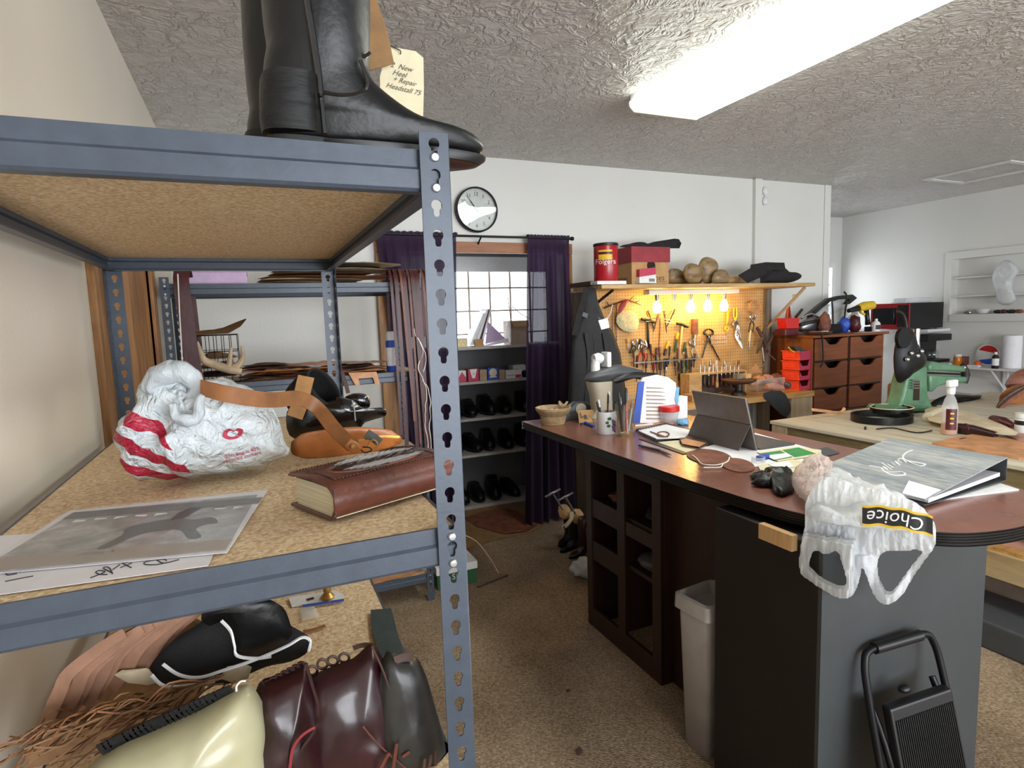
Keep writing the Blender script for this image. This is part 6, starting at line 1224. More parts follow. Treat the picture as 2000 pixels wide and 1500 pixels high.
# rack of awls standing on the bench
YR=3.88; xa,xb=px(1338,735,Y=YR).x,px(1450,730,Y=YR).x; zr=px(1395,726,Y=YR).z
t=thing('awl_rack','wooden rack with a slotted top rail holding awls at the back of the bench','rack',((xa+xb)/2,YR,BZ)); MB().bx(xa,xb,YR-.05,YR+.06,zr-.012,zr).build('top_rail','pine',t,smooth=False); MB().bx(xa,xa+.13,YR-.05,YR+.06,BZ,zr-.012).build('block','pine',t,smooth=False); MB().bx(xa+.13,xb,YR+.03,YR+.05,BZ,zr-.012).build('back','dark_hide',t,smooth=False); MB().bx(xb-.02,xb,YR-.05,YR+.03,BZ,zr-.012).build('side','pine',t,smooth=False)
hm=['black_plastic','dark_hide','black_plastic','walnut_v','beech','brown_leather','dark_hide','walnut_v','black_plastic','beech']
for i in range(10):
    x=1368+8.3*i; q0=px(x,712+2*(i%3),Y=YR-.02); q1=px(x-1,757-(i%2)*4,Y=YR-.03); q1.z=max(q1.z,BZ+.012)
    t=thing('awl','wooden handled awl hanging in the bench rack, %s from the left'%posn[i],'awl',V((q1.x,q1.y,q1.z)),group='awls in the bench rack'); m=q0.lerp(q1,.45)
    MB().tube([q0,m],.004,8).build('blade','steel',t); MB().tube([m,m.lerp(q1,.2),m.lerp(q1,.7),q1],[.007,.009,.015,.010],10).build('handle',hm[i],t)
tag(MB().tube([px(1372,717,Y=YR+.02),px(1371,700,Y=YR+.02)],[.010,.014],10).build('mallet_handle','beech'),'pale wooden mallet handle standing up from the awl rack','handle')
for i,(x,m) in enumerate(((1385,'steel'),(1397,'clear_plastic'),(1413,'steel'),(1440,'walnut'))): driver('tool standing behind the awl rack, %s from the left'%posn[i],(x+3,704),(x,728),m,.5,.012,.006,Y=YR+.04)
# things lying on the bench
t=thing('stitching_wheel','dark round turntable with brown tools on its top on the bench','turntable',px(1445,768,Y=3.68)); c=px(1443,741,Y=3.7)
MB().lathe([(.10,-.03),(.135,-.012),(.14,0),(.10,.006),(.001,.008)],c,32).build('disc','dark_hide',t); MB().lathe([(.06,BZ-c.z+.0),(.055,BZ-c.z+.02),(.03,BZ-c.z+.04),(.03,-.02)],c,20).build('foot','iron',t)
tag(MB().cb(c+V((-.03,-.02,.03)),(.06,.05,.042)).build('wood_block','weathered',smooth=False),'small grey wooden block on the dark turntable, left one','block'); tag(MB().cb(c+V((.05,-.03,.027)),(.06,.05,.034)).build('wood_block','beech',smooth=False),'small pale block on the dark turntable, right one','block')
def bflat(label,m,pts,name='leather_piece',cat='leather piece',z=0,th=.006): return tag(MB().slab(tr(pts,Z=BZ+z+.0005),(0,0,th)).build(name,m,smooth=False,bev=.001),label,cat)
bflat('pale wooden slats lying at the front of the bench, lower one','beech',[(1395,762),(1440,753),(1452,756),(1405,768)],'scrap_wood','wood piece'); bflat('thin wooden slat lying behind the pale one on the bench','pine',[(1392,756),(1432,750),(1440,752),(1398,760)],'scrap_wood','wood piece',.006); bflat('curled white leather offcut at the bench front','cream_hide',[(1435,762),(1450,757),(1453,766),(1440,772)],z=.0)
tag(MB().bx(px(1345,762,Y=3.66).x,px(1384,760,Y=3.66).x,3.62,3.74,BZ+.0005,BZ+.05).build('open_box','carton',smooth=False,bev=.002),'low open cardboard box behind the tablet on the bench','box')
tag(MB().slab(tr([(1463,727),(1478,711),(1487,728)],Y=3.8),(0,.006,0)).build('sandpaper','veg_tan',smooth=False),'tan folded sandpaper triangle behind the turntable','sandpaper'); 
t=thing('scrap_tub','clear plastic tub full of pinkish leather scraps on the bench','tub',px(1510,760,Y=3.75)); xa,xb=px(1472,745,Y=3.74).x,px(1534,740,Y=3.74).x; MB().bx(xa+.02,xb-.02,3.72,3.86,BZ,BZ+.11).build('tub','clear_plastic',t,smooth=False,bev=.01)
for i in range(6): tag(MB().ball((xa+.06+(xb-xa-.12)*i/5,3.79,BZ+.075+.03*(i%2)),(.045,.05,.03),3,.35,8,i).build('leather_scrap',('pink_leather','veg_tan','hide_brown')[i%3]),'leather scrap heaped in the clear tub, %s from the left'%posn[i],'leather piece')
tag(MB().tube(tr([(1496,755),(1510,755),(1528,757)],Y=3.6),[.02,.034,.02],12,smooth=3).build('cloth_roll','pink_leather'),'pale pink rolled leather at the bench front edge','roll'); tag(MB().ball(px(1538,752,Y=3.6)+V((0,0,.0)),.03,3,.1).build('wax_ball','grey_plastic'),'grey ball lying beside the lowest red bin','ball')
tag(MB().pillow(tr([(1490,768),(1525,763),(1540,780),(1545,800),(1535,815),(1515,800),(1500,785)],Y=3.522),(0,-1,0),.012,.006,6,sm=2,wr=.012,ws=12).build('dark_cloth','apron_cloth'),'dark cloth hanging over the front edge of the bench','cloth')
for i,(pts,lab) in enumerate((([(1478,640),(1490,660),(1500,690)],'black strap bundle hanging left on the right post'),([(1496,635),(1488,662),(1478,690)],'dark leather bundle hanging in the middle of the right post'),([(1513,648),(1502,668),(1492,690)],'dark strap bundle hanging right on the post'))): tag(MB().tube(T(pts,3.9),[.012,.018,.008],8,smooth=3).build('strap_bundle','dark_hide'),lab,'strap bundle')
t=thing('clamp','steel clamp with bright bars standing at the right of the bench','clamp',px(1495,720,Y=3.82))
for a,b in (((1489,678),(1492,705)),((1492,707),(1499,703)),((1487,718),(1498,705)),((1501,690),(1514,703))): MB().tube(tr([a,b],Y=3.82),.006,6).build('bar','steel',t)
# red stacking bins
YB_=3.66
q0,q1=px(1540,759,Y=YB_),px(1583,755,Y=YB_); wbin=(q1.x-q0.x)*.62; cxb=(q0.x+q1.x)/2; hb_=(px(1560,684,Y=YB_).z-BZ)/4
for i in range(4):
    z0=BZ+.0008+(hb_+.0006)*i; z1=z0+hb_-.001; w2=wbin/2; h=z1-z0
    t=thing('stacking_bin','red plastic stacking bin on the bench, %s'%('at the bottom of the stack of four','second from the bottom of the stack','third from the bottom of the stack','topmost of the stack')[i],'bin',(cxb,YB_+.03,z0),-math.radians(84),'red stacking bins')
    def bb_(n,m,*a): MB().bx(*a).build(n,m,t,smooth=False,world=False)
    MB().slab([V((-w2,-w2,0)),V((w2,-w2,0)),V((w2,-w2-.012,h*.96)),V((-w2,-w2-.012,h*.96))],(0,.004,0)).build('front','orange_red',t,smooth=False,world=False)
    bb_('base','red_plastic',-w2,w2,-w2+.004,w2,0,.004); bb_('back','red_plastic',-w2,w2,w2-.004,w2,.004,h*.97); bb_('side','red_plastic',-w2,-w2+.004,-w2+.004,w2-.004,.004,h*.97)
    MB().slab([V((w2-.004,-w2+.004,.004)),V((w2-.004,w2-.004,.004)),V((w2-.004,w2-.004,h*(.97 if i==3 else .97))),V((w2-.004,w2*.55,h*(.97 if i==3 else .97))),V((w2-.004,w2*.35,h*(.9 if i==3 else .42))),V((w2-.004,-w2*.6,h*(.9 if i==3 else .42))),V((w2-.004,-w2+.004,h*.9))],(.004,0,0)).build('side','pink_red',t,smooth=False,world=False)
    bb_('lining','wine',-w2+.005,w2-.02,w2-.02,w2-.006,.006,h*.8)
    for k in range(3): bb_('rib','orange_red',-w2*.6,w2*.6,-w2-.011,-w2-.004,h*(.3+.2*k),h*(.37+.2*k))
    bb_('rim','orange_red',-w2-.006,w2+.004,-w2-.018,-w2-.008,h*.9,h*.97)
t=thing('leather_swatch','green leather swatch with yellow edge lying across the topmost red bin','leather piece',px(1560,690,Y=3.66)); MB().slab([p for p in tr([(1550,677),(1560,677),(1578,688),(1592,702),(1578,700),(1562,692)],Y=3.64)],(0,.05,0)).build('swatch','green_suede',t,smooth=False); MB().tube(tr([(1540,678),(1545,684),(1552,688)],Y=3.64),.006,6,smooth=3).build('edge','yellow',t)
# ---------------------------------------------------------------- chest of drawers
DX0,DX1,DY0,DY1=4.35,5.265,3.6,4.05; DT=px(1650,652,Y=3.6).z
t=thing('chest_of_drawers','brown wooden chest of six scooped drawers to the right of the bench','chest of drawers',(4.8,3.82,0))
MB().bx(DX0-.01,DX1+.03,DY0-.02,DY1,DT-.022,DT).build('top','walnut',t,smooth=False,bev=.003)
for x in (DX0,DX1-.02): MB().bx(x,x+.02,DY0+.012,DY1,0,DT-.022).build('side_panel','walnut_v',t,smooth=False)
xm=px(1658,700,Y=3.6).x; MB().bx(xm-.012,xm+.012,DY0+.012,DY1-.02,.0,DT-.022).build('divider','dark_oak',t,smooth=False); MB().bx(DX0+.02,DX1-.02,DY1-.02,DY1-.005,0,DT-.022).build('back_panel','dark_oak',t,smooth=False)
zs=[px(1620,y,Y=3.6).z for y in (659,705,757,803)]; dh=zs[0]-zs[1]
zs=[zs[0],zs[1],zs[2],zs[3]]
for i in range(3):
    MB().bx(DX0+.02,DX1-.02,DY0+.012,DY1-.03,zs[i+1]-.006,zs[i+1]+.004).build('rail','dark_oak',t,smooth=False)
    for a,b in ((DX0+.03,xm-.018),(xm+.018,DX1-.024)):
        z0,z1=zs[i+1]+.008,zs[i]-.008; w=b-a; s0,s1=a+w*.3,a+w*.78; P=[V((a,DY0,z0)),V((b,DY0,z0)),V((b,DY0,z1))]
        P+=[V((s1+.03,DY0,z1)),V((s1,DY0,z1-.008)),V((s1-.03,DY0,z1-.04)),V((s1-.06,DY0,z1-.055)),V((s0+.06,DY0,z1-.055)),V((s0+.03,DY0,z1-.04)),V((s0,DY0,z1-.008)),V((s0-.02,DY0,z1)),V((a,DY0,z1))]
        d=MB().slab(P,(0,.018,0)).build('drawer','walnut',t,smooth=False,bev=.002)
        bx=MB(); bx.bx(a+.01,b-.01,DY0+.12,DY0+.13,z0,z1-.01); bx.build('drawer_box','hole_dark',t,smooth=False); 
MB().bx(DX0+.02,DX1-.02,DY0+.012,DY0+.03,0,zs[3]-.008).build('base_panel','walnut',t,smooth=False)
DT+=.001
def dp(x,y,dy=.15): return px(x,y,Y=DY0+dy)
def onD(mb): return clampz(mb,DT)
c=px(1517,650,Y=3.9); c.x=max(c.x,DX0+.07)
t=thing('traffic_cone','small orange cone standing at the left end of the chest','cone',V((c.x,3.92,DT))); MB().lathe([(.06,.012),(.05,.02),(.03,.14),(.012,.25),(.001,.253)],(c.x,3.92,DT),20).build('cone','orange',t); MB().cb((c.x,3.92,DT+.006),(.13,.13,.012)).build('base','orange',t,smooth=False)
tag(MB().slab([V((c.x-.055,3.86,DT)),V((c.x+.0,3.86,DT)),V((c.x-.05,3.86,DT+.26))],(0,.012,0)).build('red_board','carton_red',smooth=False),'thin red pointed board standing in front of the orange cone','board')
a,b=dp(1534,648),dp(1560,648); tag(MB().bx(a.x,b.x,a.y,a.y+.12,DT,DT+.06).build('tool_case','wine',smooth=False,bev=.008),'dark red case under the small red bin on the chest','case')
t=thing('stacking_bin','single red plastic bin standing on the dark red case on the chest','bin',V((a.x+.05,a.y,DT+.06))); z0,z1=DT+.061,dp(1550,621).z; MB().slab([V((a.x+.02,a.y,z0)),V((b.x,a.y,z0)),V((b.x+.01,a.y,z1)),V((a.x,a.y,z1))],(0,.1,0)).build('body','red_plastic',t,smooth=False,bev=.003)
t=thing('power_sander','chrome and black power tool lying on the chest behind the chrome tray','power tool',V((dp(1585,640).x,3.8,DT))); onD(MB().pillow(tr([(1560,648),(1565,628),(1580,618),(1592,616),(1600,628),(1604,648)],Y=3.85),(0,-1,0),.05,.05,5,sm=2)).build('body','steel',t); MB().tube(tr([(1562,634),(1590,628),(1600,626)],Y=3.78),.014,8).build('handle','black_plastic',t); MB().tube(tr([(1565,622),(1585,613),(1598,620)],Y=3.8),.008,8,smooth=3).build('lever','chrome',t)
tag(MB().tube([V((dp(1545,620).x,3.7,DT+.16)),V((dp(1566,610).x,3.75,DT+.22))],.012,8).build('metal_bar','iron'),'dark metal bar leaning over the single red bin','bar')
c=V((dp(1583,650).x,3.68,DT)); t=thing('chrome_tray','round chrome tray at the front of the chest top','tray',c); MB().lathe([(.08,0),(.11,.012),(.12,.028),(.114,.028),(.1,.014),(.001,.010)],c,32).build('tray','chrome',t)
t=thing('face_shield','raised clear face shield with black frame on the chest','face shield',V((dp(1640,645).x,3.82,DT)))
for P in ([(1578,616),(1600,598),(1621,582),(1627,586),(1606,602),(1586,620)],[(1619,583),(1640,578),(1666,575),(1675,582),(1660,594),(1650,594),(1660,584),(1640,585),(1626,589)]): MB().slab(tr(P,Y=3.84),(0,.05,0)).build('frame','black_plastic',t,smooth=False,bev=.004)
MB().pillow(tr([(1590,618),(1606,602),(1626,588),(1640,586),(1660,585),(1652,604),(1628,612),(1604,622)],Y=3.88),(0,-1,.3),.02,.0,4).build('visor','visor',t)
for P in ([(1624,582),(1626,600),(1627,625),(1628,648)],[(1648,570),(1654,580),(1650,615),(1648,646)]): MB().strip(tr(P,Y=3.80),.018,(1,0,0),.004,smooth=4).build('strap','black_plastic',t)
onD(MB().slices([(DT+.0005,dp(1620,640).x,dp(1656,640).x,3.85,.08),(DT+.03,dp(1618,640).x,dp(1658,640).x,3.85,.09),(DT+.08,dp(1624,640).x,dp(1654,640).x,3.85,.07)],20,2.4)).build('headband','black_suede',t)
for i,(x,y,rx,rz,m,lab) in enumerate(((1612,632,.05,.10,'hide_brown','brown leather roll between the power tool and the face shield'),(1660,636,.055,.075,'blue','dark blue cloth bundle under the drill'),(1671,634,.05,.08,'wine','dark red cloth bundle under the drill'),(1680,628,.045,.1,'white_plastic','white plastic bag lump behind the drill'))):
    q=dp(x,y); tag(onD(MB().ball((q.x,3.76+.05*(i%2),DT+rz*.9),(rx,.05,rz),3,.25,7,i)).build('bundle',m),lab,'bundle')
t=thing('power_drill','yellow and black cordless drill lying on the chest bundles','drill',V((dp(1688,640).x,3.72,DT+.0)))
MB().tube(tr([(1657,607),(1668,604),(1676,602)],Y=3.72),[.018,.024,.028],14).build('chuck','black_plastic',t); MB().tube(tr([(1676,602),(1688,598),(1704,596)],Y=3.72),[.034,.042,.038],14).build('motor','yellow',t); MB().tube(tr([(1692,606),(1694,622),(1695,634)],Y=3.72),[.022,.02,.024],10).build('handle','black_plastic',t); MB().cb(V((dp(1697,640).x-.01,3.72,DT+.0225)),(.10,.07,.045)).build('battery','black_plastic',t,smooth=False,bev=.006); MB().tube(tr([(1680,610),(1688,614)],Y=3.70),.012,8).build('trigger','yellow',t)
c=V((DX1-.04,3.66,DT)); t=thing('glue_bottle','white plastic bottle with black print at the right end of the chest','bottle',c); MB().lathe([(.03,0),(.034,.006),(.034,.075),(.022,.09),(.012,.095),(.012,.115),(.001,.116)],c,20).build('bottle','white_plastic',t); band(c,.0345,math.radians(-150),math.radians(-70),.02,.06,'ink',t)
tag(MB().slab([V((dp(1655,650).x,3.6,DT)),V((dp(1690,650).x,3.585,DT)),V((dp(1692,650).x,3.68,DT)),V((dp(1650,650).x,3.67,DT))],(0,0,.001)).build('paper_sheet','paper',smooth=False),'white paper sheet at the front of the chest top','paper')
tag(MB().tube([V((dp(1571,652).x,3.575,DT+.006)),V((dp(1572,660).x,3.572,DT-.08)),V((dp(1573,690).x,3.572,DT-.22)),V((dp(1568,700).x,3.572,DT-.27))],.006,6,smooth=3).build('hanging_cable','black_plastic'),'black cord hanging down the left front of the chest','cord')
# ---------------------------------------------------------------- right hand wall
t=thing('wall_shelf','white wall shelf carrying the microwave','shelf',(6.93,4.5,1.30)); zsf=px(1812,643,X=6.78).z; MB().bx(6.72,7.115,4.12,5.1,zsf-.03,zsf).build('board','white_carton',t,smooth=False,bev=.003)
for y in (4.3,4.95): MB().tube([V((6.85,y,zsf-.03)),V((7.11,y,zsf-.28))],.012,4).build('bracket','white_plastic',t,smooth=False)
ym0=4.17; xf=px(1776,620,Y=ym0).x; ym1=px(1700,620,X=xf).y; zt_=px(1795,591,Y=ym0).z; zb_=zsf+.012
t=thing('microwave','microwave oven with red front and black side on the white wall shelf','microwave',((xf+7.05)/2,(ym0+ym1)/2,zsf))
MB().bx(xf+.012,7.06,ym0,ym1,zb_,zt_).build('case','black_plastic',t,smooth=False,bev=.004); MB().bx(xf,xf+.012,ym0,ym1,zb_,zt_).build('front','coffee_red',t,smooth=False,bev=.004)
MB().bx(xf-.004,xf,ym0+.14,ym1-.03,zb_+.05,zt_-.05).build('door_window','black_metal',t,smooth=False); MB().bx(xf-.003,xf,ym0+.012,ym0+.13,zb_+.02,zt_-.02).build('control_panel','black_plastic',t,smooth=False); MB().tube([V((xf-.02,ym0+.15,zb_+.05)),V((xf-.02,ym0+.15,zt_-.05))],.008,8).build('handle','black_metal',t)
for x in (xf+.04,7.0):
    for y in (ym0+.04,ym1-.04): MB().lathe([(.012,0),(.012,.013)],(x,y,zsf),10).build('foot','black_plastic',t)
tag(MB().bx(xf+.06,7.0,ym0+.08,ym0+.08+min(.22,(ym1-ym0)*.35),zt_+.001,zt_+.055).build('plastic_clamshell','clear_plastic',smooth=False,bev=.015),'clear plastic clamshell box on top of the microwave','box'); tag(MB().ball(((xf+7.0)/2,(ym0*.4+ym1*.6),zt_+.022),(.08,.1,.03),3,.3).build('plastic_wrap','clear_plastic'),'crumpled clear plastic wrap on top of the microwave','wrap')
zc=px(1830,706,X=6.95).z; t=thing('wall_shelf','low white shelf under the coffee maker on the right wall','shelf',(6.97,4.1,zc)); MB().bx(6.82,7.115,3.95,4.4,zc-.025,zc).build('board','white_carton',t,smooth=False); MB().tube([V((6.9,4.2,zc-.025)),V((7.11,4.2,zc-.2))],.01,4).build('bracket','white_plastic',t,smooth=False)
c=V((6.96,4.14,zc)); xl,xr=px(1811,690,Y=4.05).x,px(1856,690,Y=4.05).x; hcm=px(1830,653,Y=4.05).z-zc
xr=min(xr,7.08); t=thing('coffee_maker','black drip coffee maker below the microwave','coffee maker',V(((xl+xr)/2,4.15,zc))); MB().bx(xl,xr,4.05,4.27,zc,zc+.035).build('base','black_plastic',t,smooth=False,bev=.005); MB().bx(xl,xr,4.20,4.27,zc+.035,zc+hcm-.07).build('tower','black_plastic',t,smooth=False); MB().bx(xl,xr,4.04,4.27,zc+hcm-.07,zc+hcm).build('water_tank','black_plastic',t,smooth=False,bev=.008)
MB().lathe([(.045,0),(.06,.02),(.062,.06),(.045,.10),(.04,.105)],((xl+xr)/2,4.12,zc+.037),20).build('carafe','clear_glass',t); MB().tube([V(((xl+xr)/2-.05,4.08,zc+.13)),V(((xl+xr)/2-.10,4.06,zc+.12)),V(((xl+xr)/2-.10,4.06,zc+.06))],.009,8).build('carafe_handle','black_plastic',t)
# shelf with paper towels
zw=px(1900,717,X=6.85).z; t=thing('wall_shelf','white bracket shelf with paper towels on the right wall','shelf',(6.97,3.5,zw)); MB().bx(6.8,7.115,3.15,3.95,zw-.02,zw).build('board','white_carton',t,smooth=False,bev=.003); MB().tube([V((6.84,3.56,zw-.02)),V((7.10,3.56,zw-.24))],.012,4).build('bracket','white_plastic',t,smooth=False); MB().bx(7.09,7.115,3.54,3.58,zw-.3,zw-.02).build('bracket_leg','white_plastic',t,smooth=False)
c=V((6.98,px(1975,700,X=6.98).y,zw+.001)); rp=.5*(px(1996,690,X=6.98).y-px(1955,690,X=6.98).y); rp=abs(rp)*.9; hp=px(1975,655,X=6.98).z-zw
t=thing('paper_towels','white roll of paper towels standing on the right wall shelf','paper towels',c); MB().lathe([(.02,0),(min(rp,.12),.001),(min(rp,.12),hp),(.02,hp),(.02,0)],c,32,cap=(0,0)).build('roll','paper',t); MB().lathe([(.019,.0),(.019,hp)],c,16,cap=(0,0)).build('core','carton',t)
def ws(x,y,X=6.9): q=px(x,y,X=X); q.z=zw+.001; return q
c=ws(1870,712); t=thing('jar','small jar with white lid and yellow contents at the left of the shelf','jar',c); MB().lathe([(.035,0),(.037,.004),(.037,.09),(.033,.1)],c,18).build('jar','amber',t); MB().lathe([(.036,.1),(.037,.125),(.001,.126)],c,18).build('lid','white_plastic',t)
c=px(1922,690,X=6.99); t=thing('round_sign','round red, white and blue plate leaning on the wall behind the orange','plate',V((c.x,c.y,zw)))
R_=.115; c=V((7.06,c.y,zw+R_+.001)); 
MB().lathe([(R_,0),(R_,.006)],c,36,'X').build('plate','white_plastic',t)
def seg(a0,a1,r,xo,m):
    P=[c+V((xo,r*cos(a0+(a1-a0)*k/14),r*sin(a0+(a1-a0)*k/14))) for k in range(15)]; MB().slab(P,(-.002,0,0)).build('segment',m,t,smooth=False)
seg(math.radians(30),math.radians(170),R_*.86,-.001,'red_plastic'); seg(math.radians(195),math.radians(325),R_*.86,-.001,'blue')
c=ws(1910,708,6.88); tag(MB().ball(c+V((0,0,.033)),.033,3,.04).build('orange_fruit','orange'),'orange fruit lying before the round plate on the shelf','fruit'); c=ws(1903,712,6.84); tag(MB().bx(c.x-.03,c.x+.03,c.y-.05,c.y+.05,zw+.001,zw+.025).build('small_box','white_carton',smooth=False),'small white box in front of the orange fruit','box')
c=ws(1943,722,6.84); t=thing('bottle','dark bottle with white label at the front of the right shelf','bottle',c); MB().lathe([(.028,0),(.03,.004),(.03,.11),(.02,.13),(.012,.135),(.012,.15)],c,18).build('bottle','black_plastic',t); band(c,.0306,PI*.8,PI*1.7,.03,.1,'paper',t); MB().lathe([(.014,.14),(.014,.165),(.001,.166)],c,14).build('cap','white_plastic',t)
c=ws(1888,712,6.92); tag(MB().cb(c+V((.02,.04,.05)),(.04,.08,.10),.3).build('mail_stack','hide_brown',smooth=False),'brown folded leather leaning left of the round plate','leather piece')
t=thing('wall_vent','white louvered wall vent below the right shelf','vent',(7.1,3.8,px(1900,800,X=7.1).z)); z0,z1=px(1900,802,X=7.1).z,px(1900,766,X=7.1).z; MB().bx(7.10,7.119,3.35,4.1,z0,z1).build('frame','white_plastic',t,smooth=False)
for k in range(9): z=z0+.02+(z1-z0-.04)*k/8; MB().bx(7.085,7.10,3.38,4.07,z-.004,z+.006).build('louver','cream_plastic',t,smooth=False)
# niche contents
def nz(y0,y1,z0,z1,x0=7.13,x1=7.2): return MB().bx(x0,x1,y0,y1,z0,z1)
q=px(1918,605,X=7.15); t=thing('white_bowl','white bowl in the bottom of the wall niche','bowl',V((7.16,q.y,1.471))); MB().lathe([(.03,0),(.05,.008),(.075,.05),(.07,.05),(.04,.012),(.001,.01)],(7.165,q.y,1.471),24).build('bowl','white_plastic',t)
for i,x in enumerate((1890,1948,1960,1975,1990)):
    q=px(x,606,X=7.15); tag(MB().ball((7.155,q.y,1.49),(.03,.04,.02),2,.3,8,i).build('small_object',('steel','iron','wine','iron','hide_brown')[i]),'small dark object in the bottom of the wall niche, %s from the left'%posn[i],'object')
b=MB().pillow(tr([(1955,512),(1970,508),(1985,518),(1990,530),(1980,545),(1978,565),(1985,585),(1970,596),(1950,592),(1945,570),(1938,550),(1940,530)],X=7.06),(-1,-.2,0),.06,.02,8,sm=2,wr=.03,ws=16); tag(b.build('plastic_bag','bag_film'),'clear plastic bag hanging in front of the wall niche','bag')
q=px(1495,383,Y=4.09); t=thing('wall_hook','white bow-shaped wall hook high on the back wall','hook',q); 
for s in (-1,1): MB().pillow([q+V((.0,0,0)),q+V((.028,0,s*.03)),q+V((.02,0,s*.075)),q+V((-.02,0,s*.075)),q+V((-.03,0,s*.03))],(0,-1,0),.02,.008,4,sm=3).build('lobe','white_plastic',t)
# ---------------------------------------------------------------- work table
TX0,TX1,TY0,TY1,TZ=3.14,5.6,.5,2.92,.85
t=thing('work_table','large low wooden work table with pale top at the right','table',(4.3,1.8,0))
MB().bx(TX0,TX1,TY0,TY1,TZ-.022,TZ).build('top','table_top',t,smooth=False,bev=.003); MB().bx(TX0+.01,TX0+.05,TY0+.02,TY1-.14,TZ-.13,TZ-.022).build('apron','old_wood_y',t,smooth=False); MB().bx(TX0+.05,TX1-.05,TY1-.06,TY1-.02,TZ-.13,TZ-.022).build('apron','old_wood_y',t,smooth=False)
for x,y in ((TX0+.005,TY1-.135),(TX1-.12,TY1-.135),(TX0+.005,TY0+.02),(TX1-.12,TY0+.02)): MB().bx(x,x+.11,y,y+.12,0,TZ-.022).build('leg','pine_v',t,smooth=False)
zs_=px(1960,1130,X=TX0+.02).z; MB().bx(TX0+.005,TX1-.1,TY0+.1,TY1-.2,.42,.44).build('lower_shelf','bench_top',t,smooth=False); MB().bx(TX0-.02,TX0+.005,TY0+.1,TY1-.2,.30,.42).build('shelf_apron','pine_y',t,smooth=False)
TZ+=.0008
tag(MB().slab([V((3.2,1.62,.4405)),V((3.45,1.6,.4405)),V((3.4,1.4,.4405)),V((3.22,1.45,.4405))],(0,0,.006)).build('leather_piece','pink_leather',smooth=False),'pale leather piece on the lower shelf of the work table','leather piece'); tag(MB().ball((3.42,1.3,.475),(.12,.14,.035),3,.35,6).build('plastic_bag','bag_white'),'bluish white plastic bag on the lower shelf of the work table','bag')
tag(MB().bx(3.0,3.35,1.0,1.75,0.0005,.13).build('storage_box','grey_plastic',smooth=False,bev=.01),'dark low box on the floor under the work table','box'); tag(MB().bx(3.37,3.7,1.3,1.75,0.0005,.26).build('carton','carton_grey',smooth=False,bev=.003),'grey carton on the floor behind the dark low box','box')
def tz(x,y,h=0): return px(x,y,Z=TZ+h)
# coiled black belts
for i,(x,y,rx,w,lab) in enumerate(((1722,822,.19,.045,'wide coiled black leather belt at the back of the work table'),(1742,812,.14,.03,'narrower coiled black belt with pale edge inside the wide one'))):
    c=tz(x,y); t=thing('belt_coil',lab,'belt',c); P=[]
    for k in range(75):
        a=2*PI*k/36; r0=rx-.010*k/36; P.append(c+V((r0*cos(a),r0*sin(a)*.9,w/2+.0+.03*i)))
    MB().strip(P,w,(0,0,1),.005).build('belt','black_leather',t)
    if i: MB().tube([p+V((0,0,w/2)) for p in P[:37]],.004,5).build('edge','cream_hide',t)
tag(MB().tube([tz(1712,838,.006),tz(1745,836,.006),tz(1790,845,.006),tz(1820,841,.006)],.004,6,smooth=4).build('leather_lace','black_leather'),'thin black lace trailing in front of the belt coils','lace')
for i,(pts,m,lab) in enumerate(((((1585,800),(1612,803),(1640,806),(1650,797)),'veg_tan','pale tan strap curling over the far edge of the table'),)): tag(MB().strip([px(x,y,Y=2.8) for x,y in pts],.02,(0,.5,1),.004,smooth=4).build('strap',m),lab,'strap')
c=tz(1743,796); t=thing('spray_can','dark spray can with round yellow emblem beside the belt coils','spray can',c); hs=px(1743,740,Y=c.y).z-TZ; MB().lathe([(.032,0),(.034,.004),(.034,hs*.78),(.02,hs*.86)],c,20).build('can','hide_brown',t); MB().lathe([(.022,hs*.84),(.024,hs*.95),(.012,hs),(.001,hs)],c,16).build('nozzle','white_plastic',t); band(c,.0346,math.radians(-170),math.radians(-60),hs*.5,hs*.64,'paper_warm',t)
# green sewing machine
c=tz(1790,800); Ys=c.y
def g(x,y,d=0): return px(x,y,Y=Ys+d)
t=thing('leather_sewing_machine','green cast iron cylinder arm sewing machine with black head on the work table','sewing machine',c)
def col(P,m,n,d=.07,bev=.008): MB().slab([g(x,y,-d/2) for x,y in P],(0,d,0)).build(n,m,t,smooth=True,bev=bev)
col([(1752,798),(1826,800),(1818,786),(1813,770),(1812,748),(1812,716),(1779,716),(1771,745),(1766,770),(1760,788)],'machine_green','column',.11,.012)
col([(1746,802),(1832,805),(1828,796),(1752,794)],'machine_green','base_plate',.2,.006)
A=[g(1806,713),g(1812,705),g(1840,710),g(1876,715),g(1878,727),g(1840,724),g(1806,724)]
MB().slab([p+V((0,-.035,0)) for p in A],(0,.07,0)).build('upper_arm','machine_green',t,bev=.014)
A=[g(1806,731),g(1840,733),g(1878,735),g(1878,747),g(1842,749),g(1822,754),g(1812,764),g(1806,764)]
MB().slab([p+V((0,-.04,0)) for p in A],(0,.08,0)).build('lower_arm','machine_green',t,bev=.014)
MB().tube([g(1806,728),g(1876,731)],.008,6).build('arm_slot','iron',t)
col([(1785,745),(1797,745),(1796,782),(1783,782)],'hole_dark','recess_panel',.112,.002)
MB().tube([g(1880,713),g(1884,722),g(1886,732),g(1883,748)],[.018,.026,.03,.022],12).build('arm_end','iron',t); MB().ball(g(1882,718,-.02),.016,2).build('knob','chrome',t)
MB().pillow([g(x,y,-.03) for x,y in [(1752,745),(1748,700),(1754,660),(1762,635),(1778,640),(1784,665),(1800,690),(1806,705),(1796,722),(1775,735),(1765,745)]],(0,-1,0),.06,.05,6,sm=2).build('head','black_metal',t)
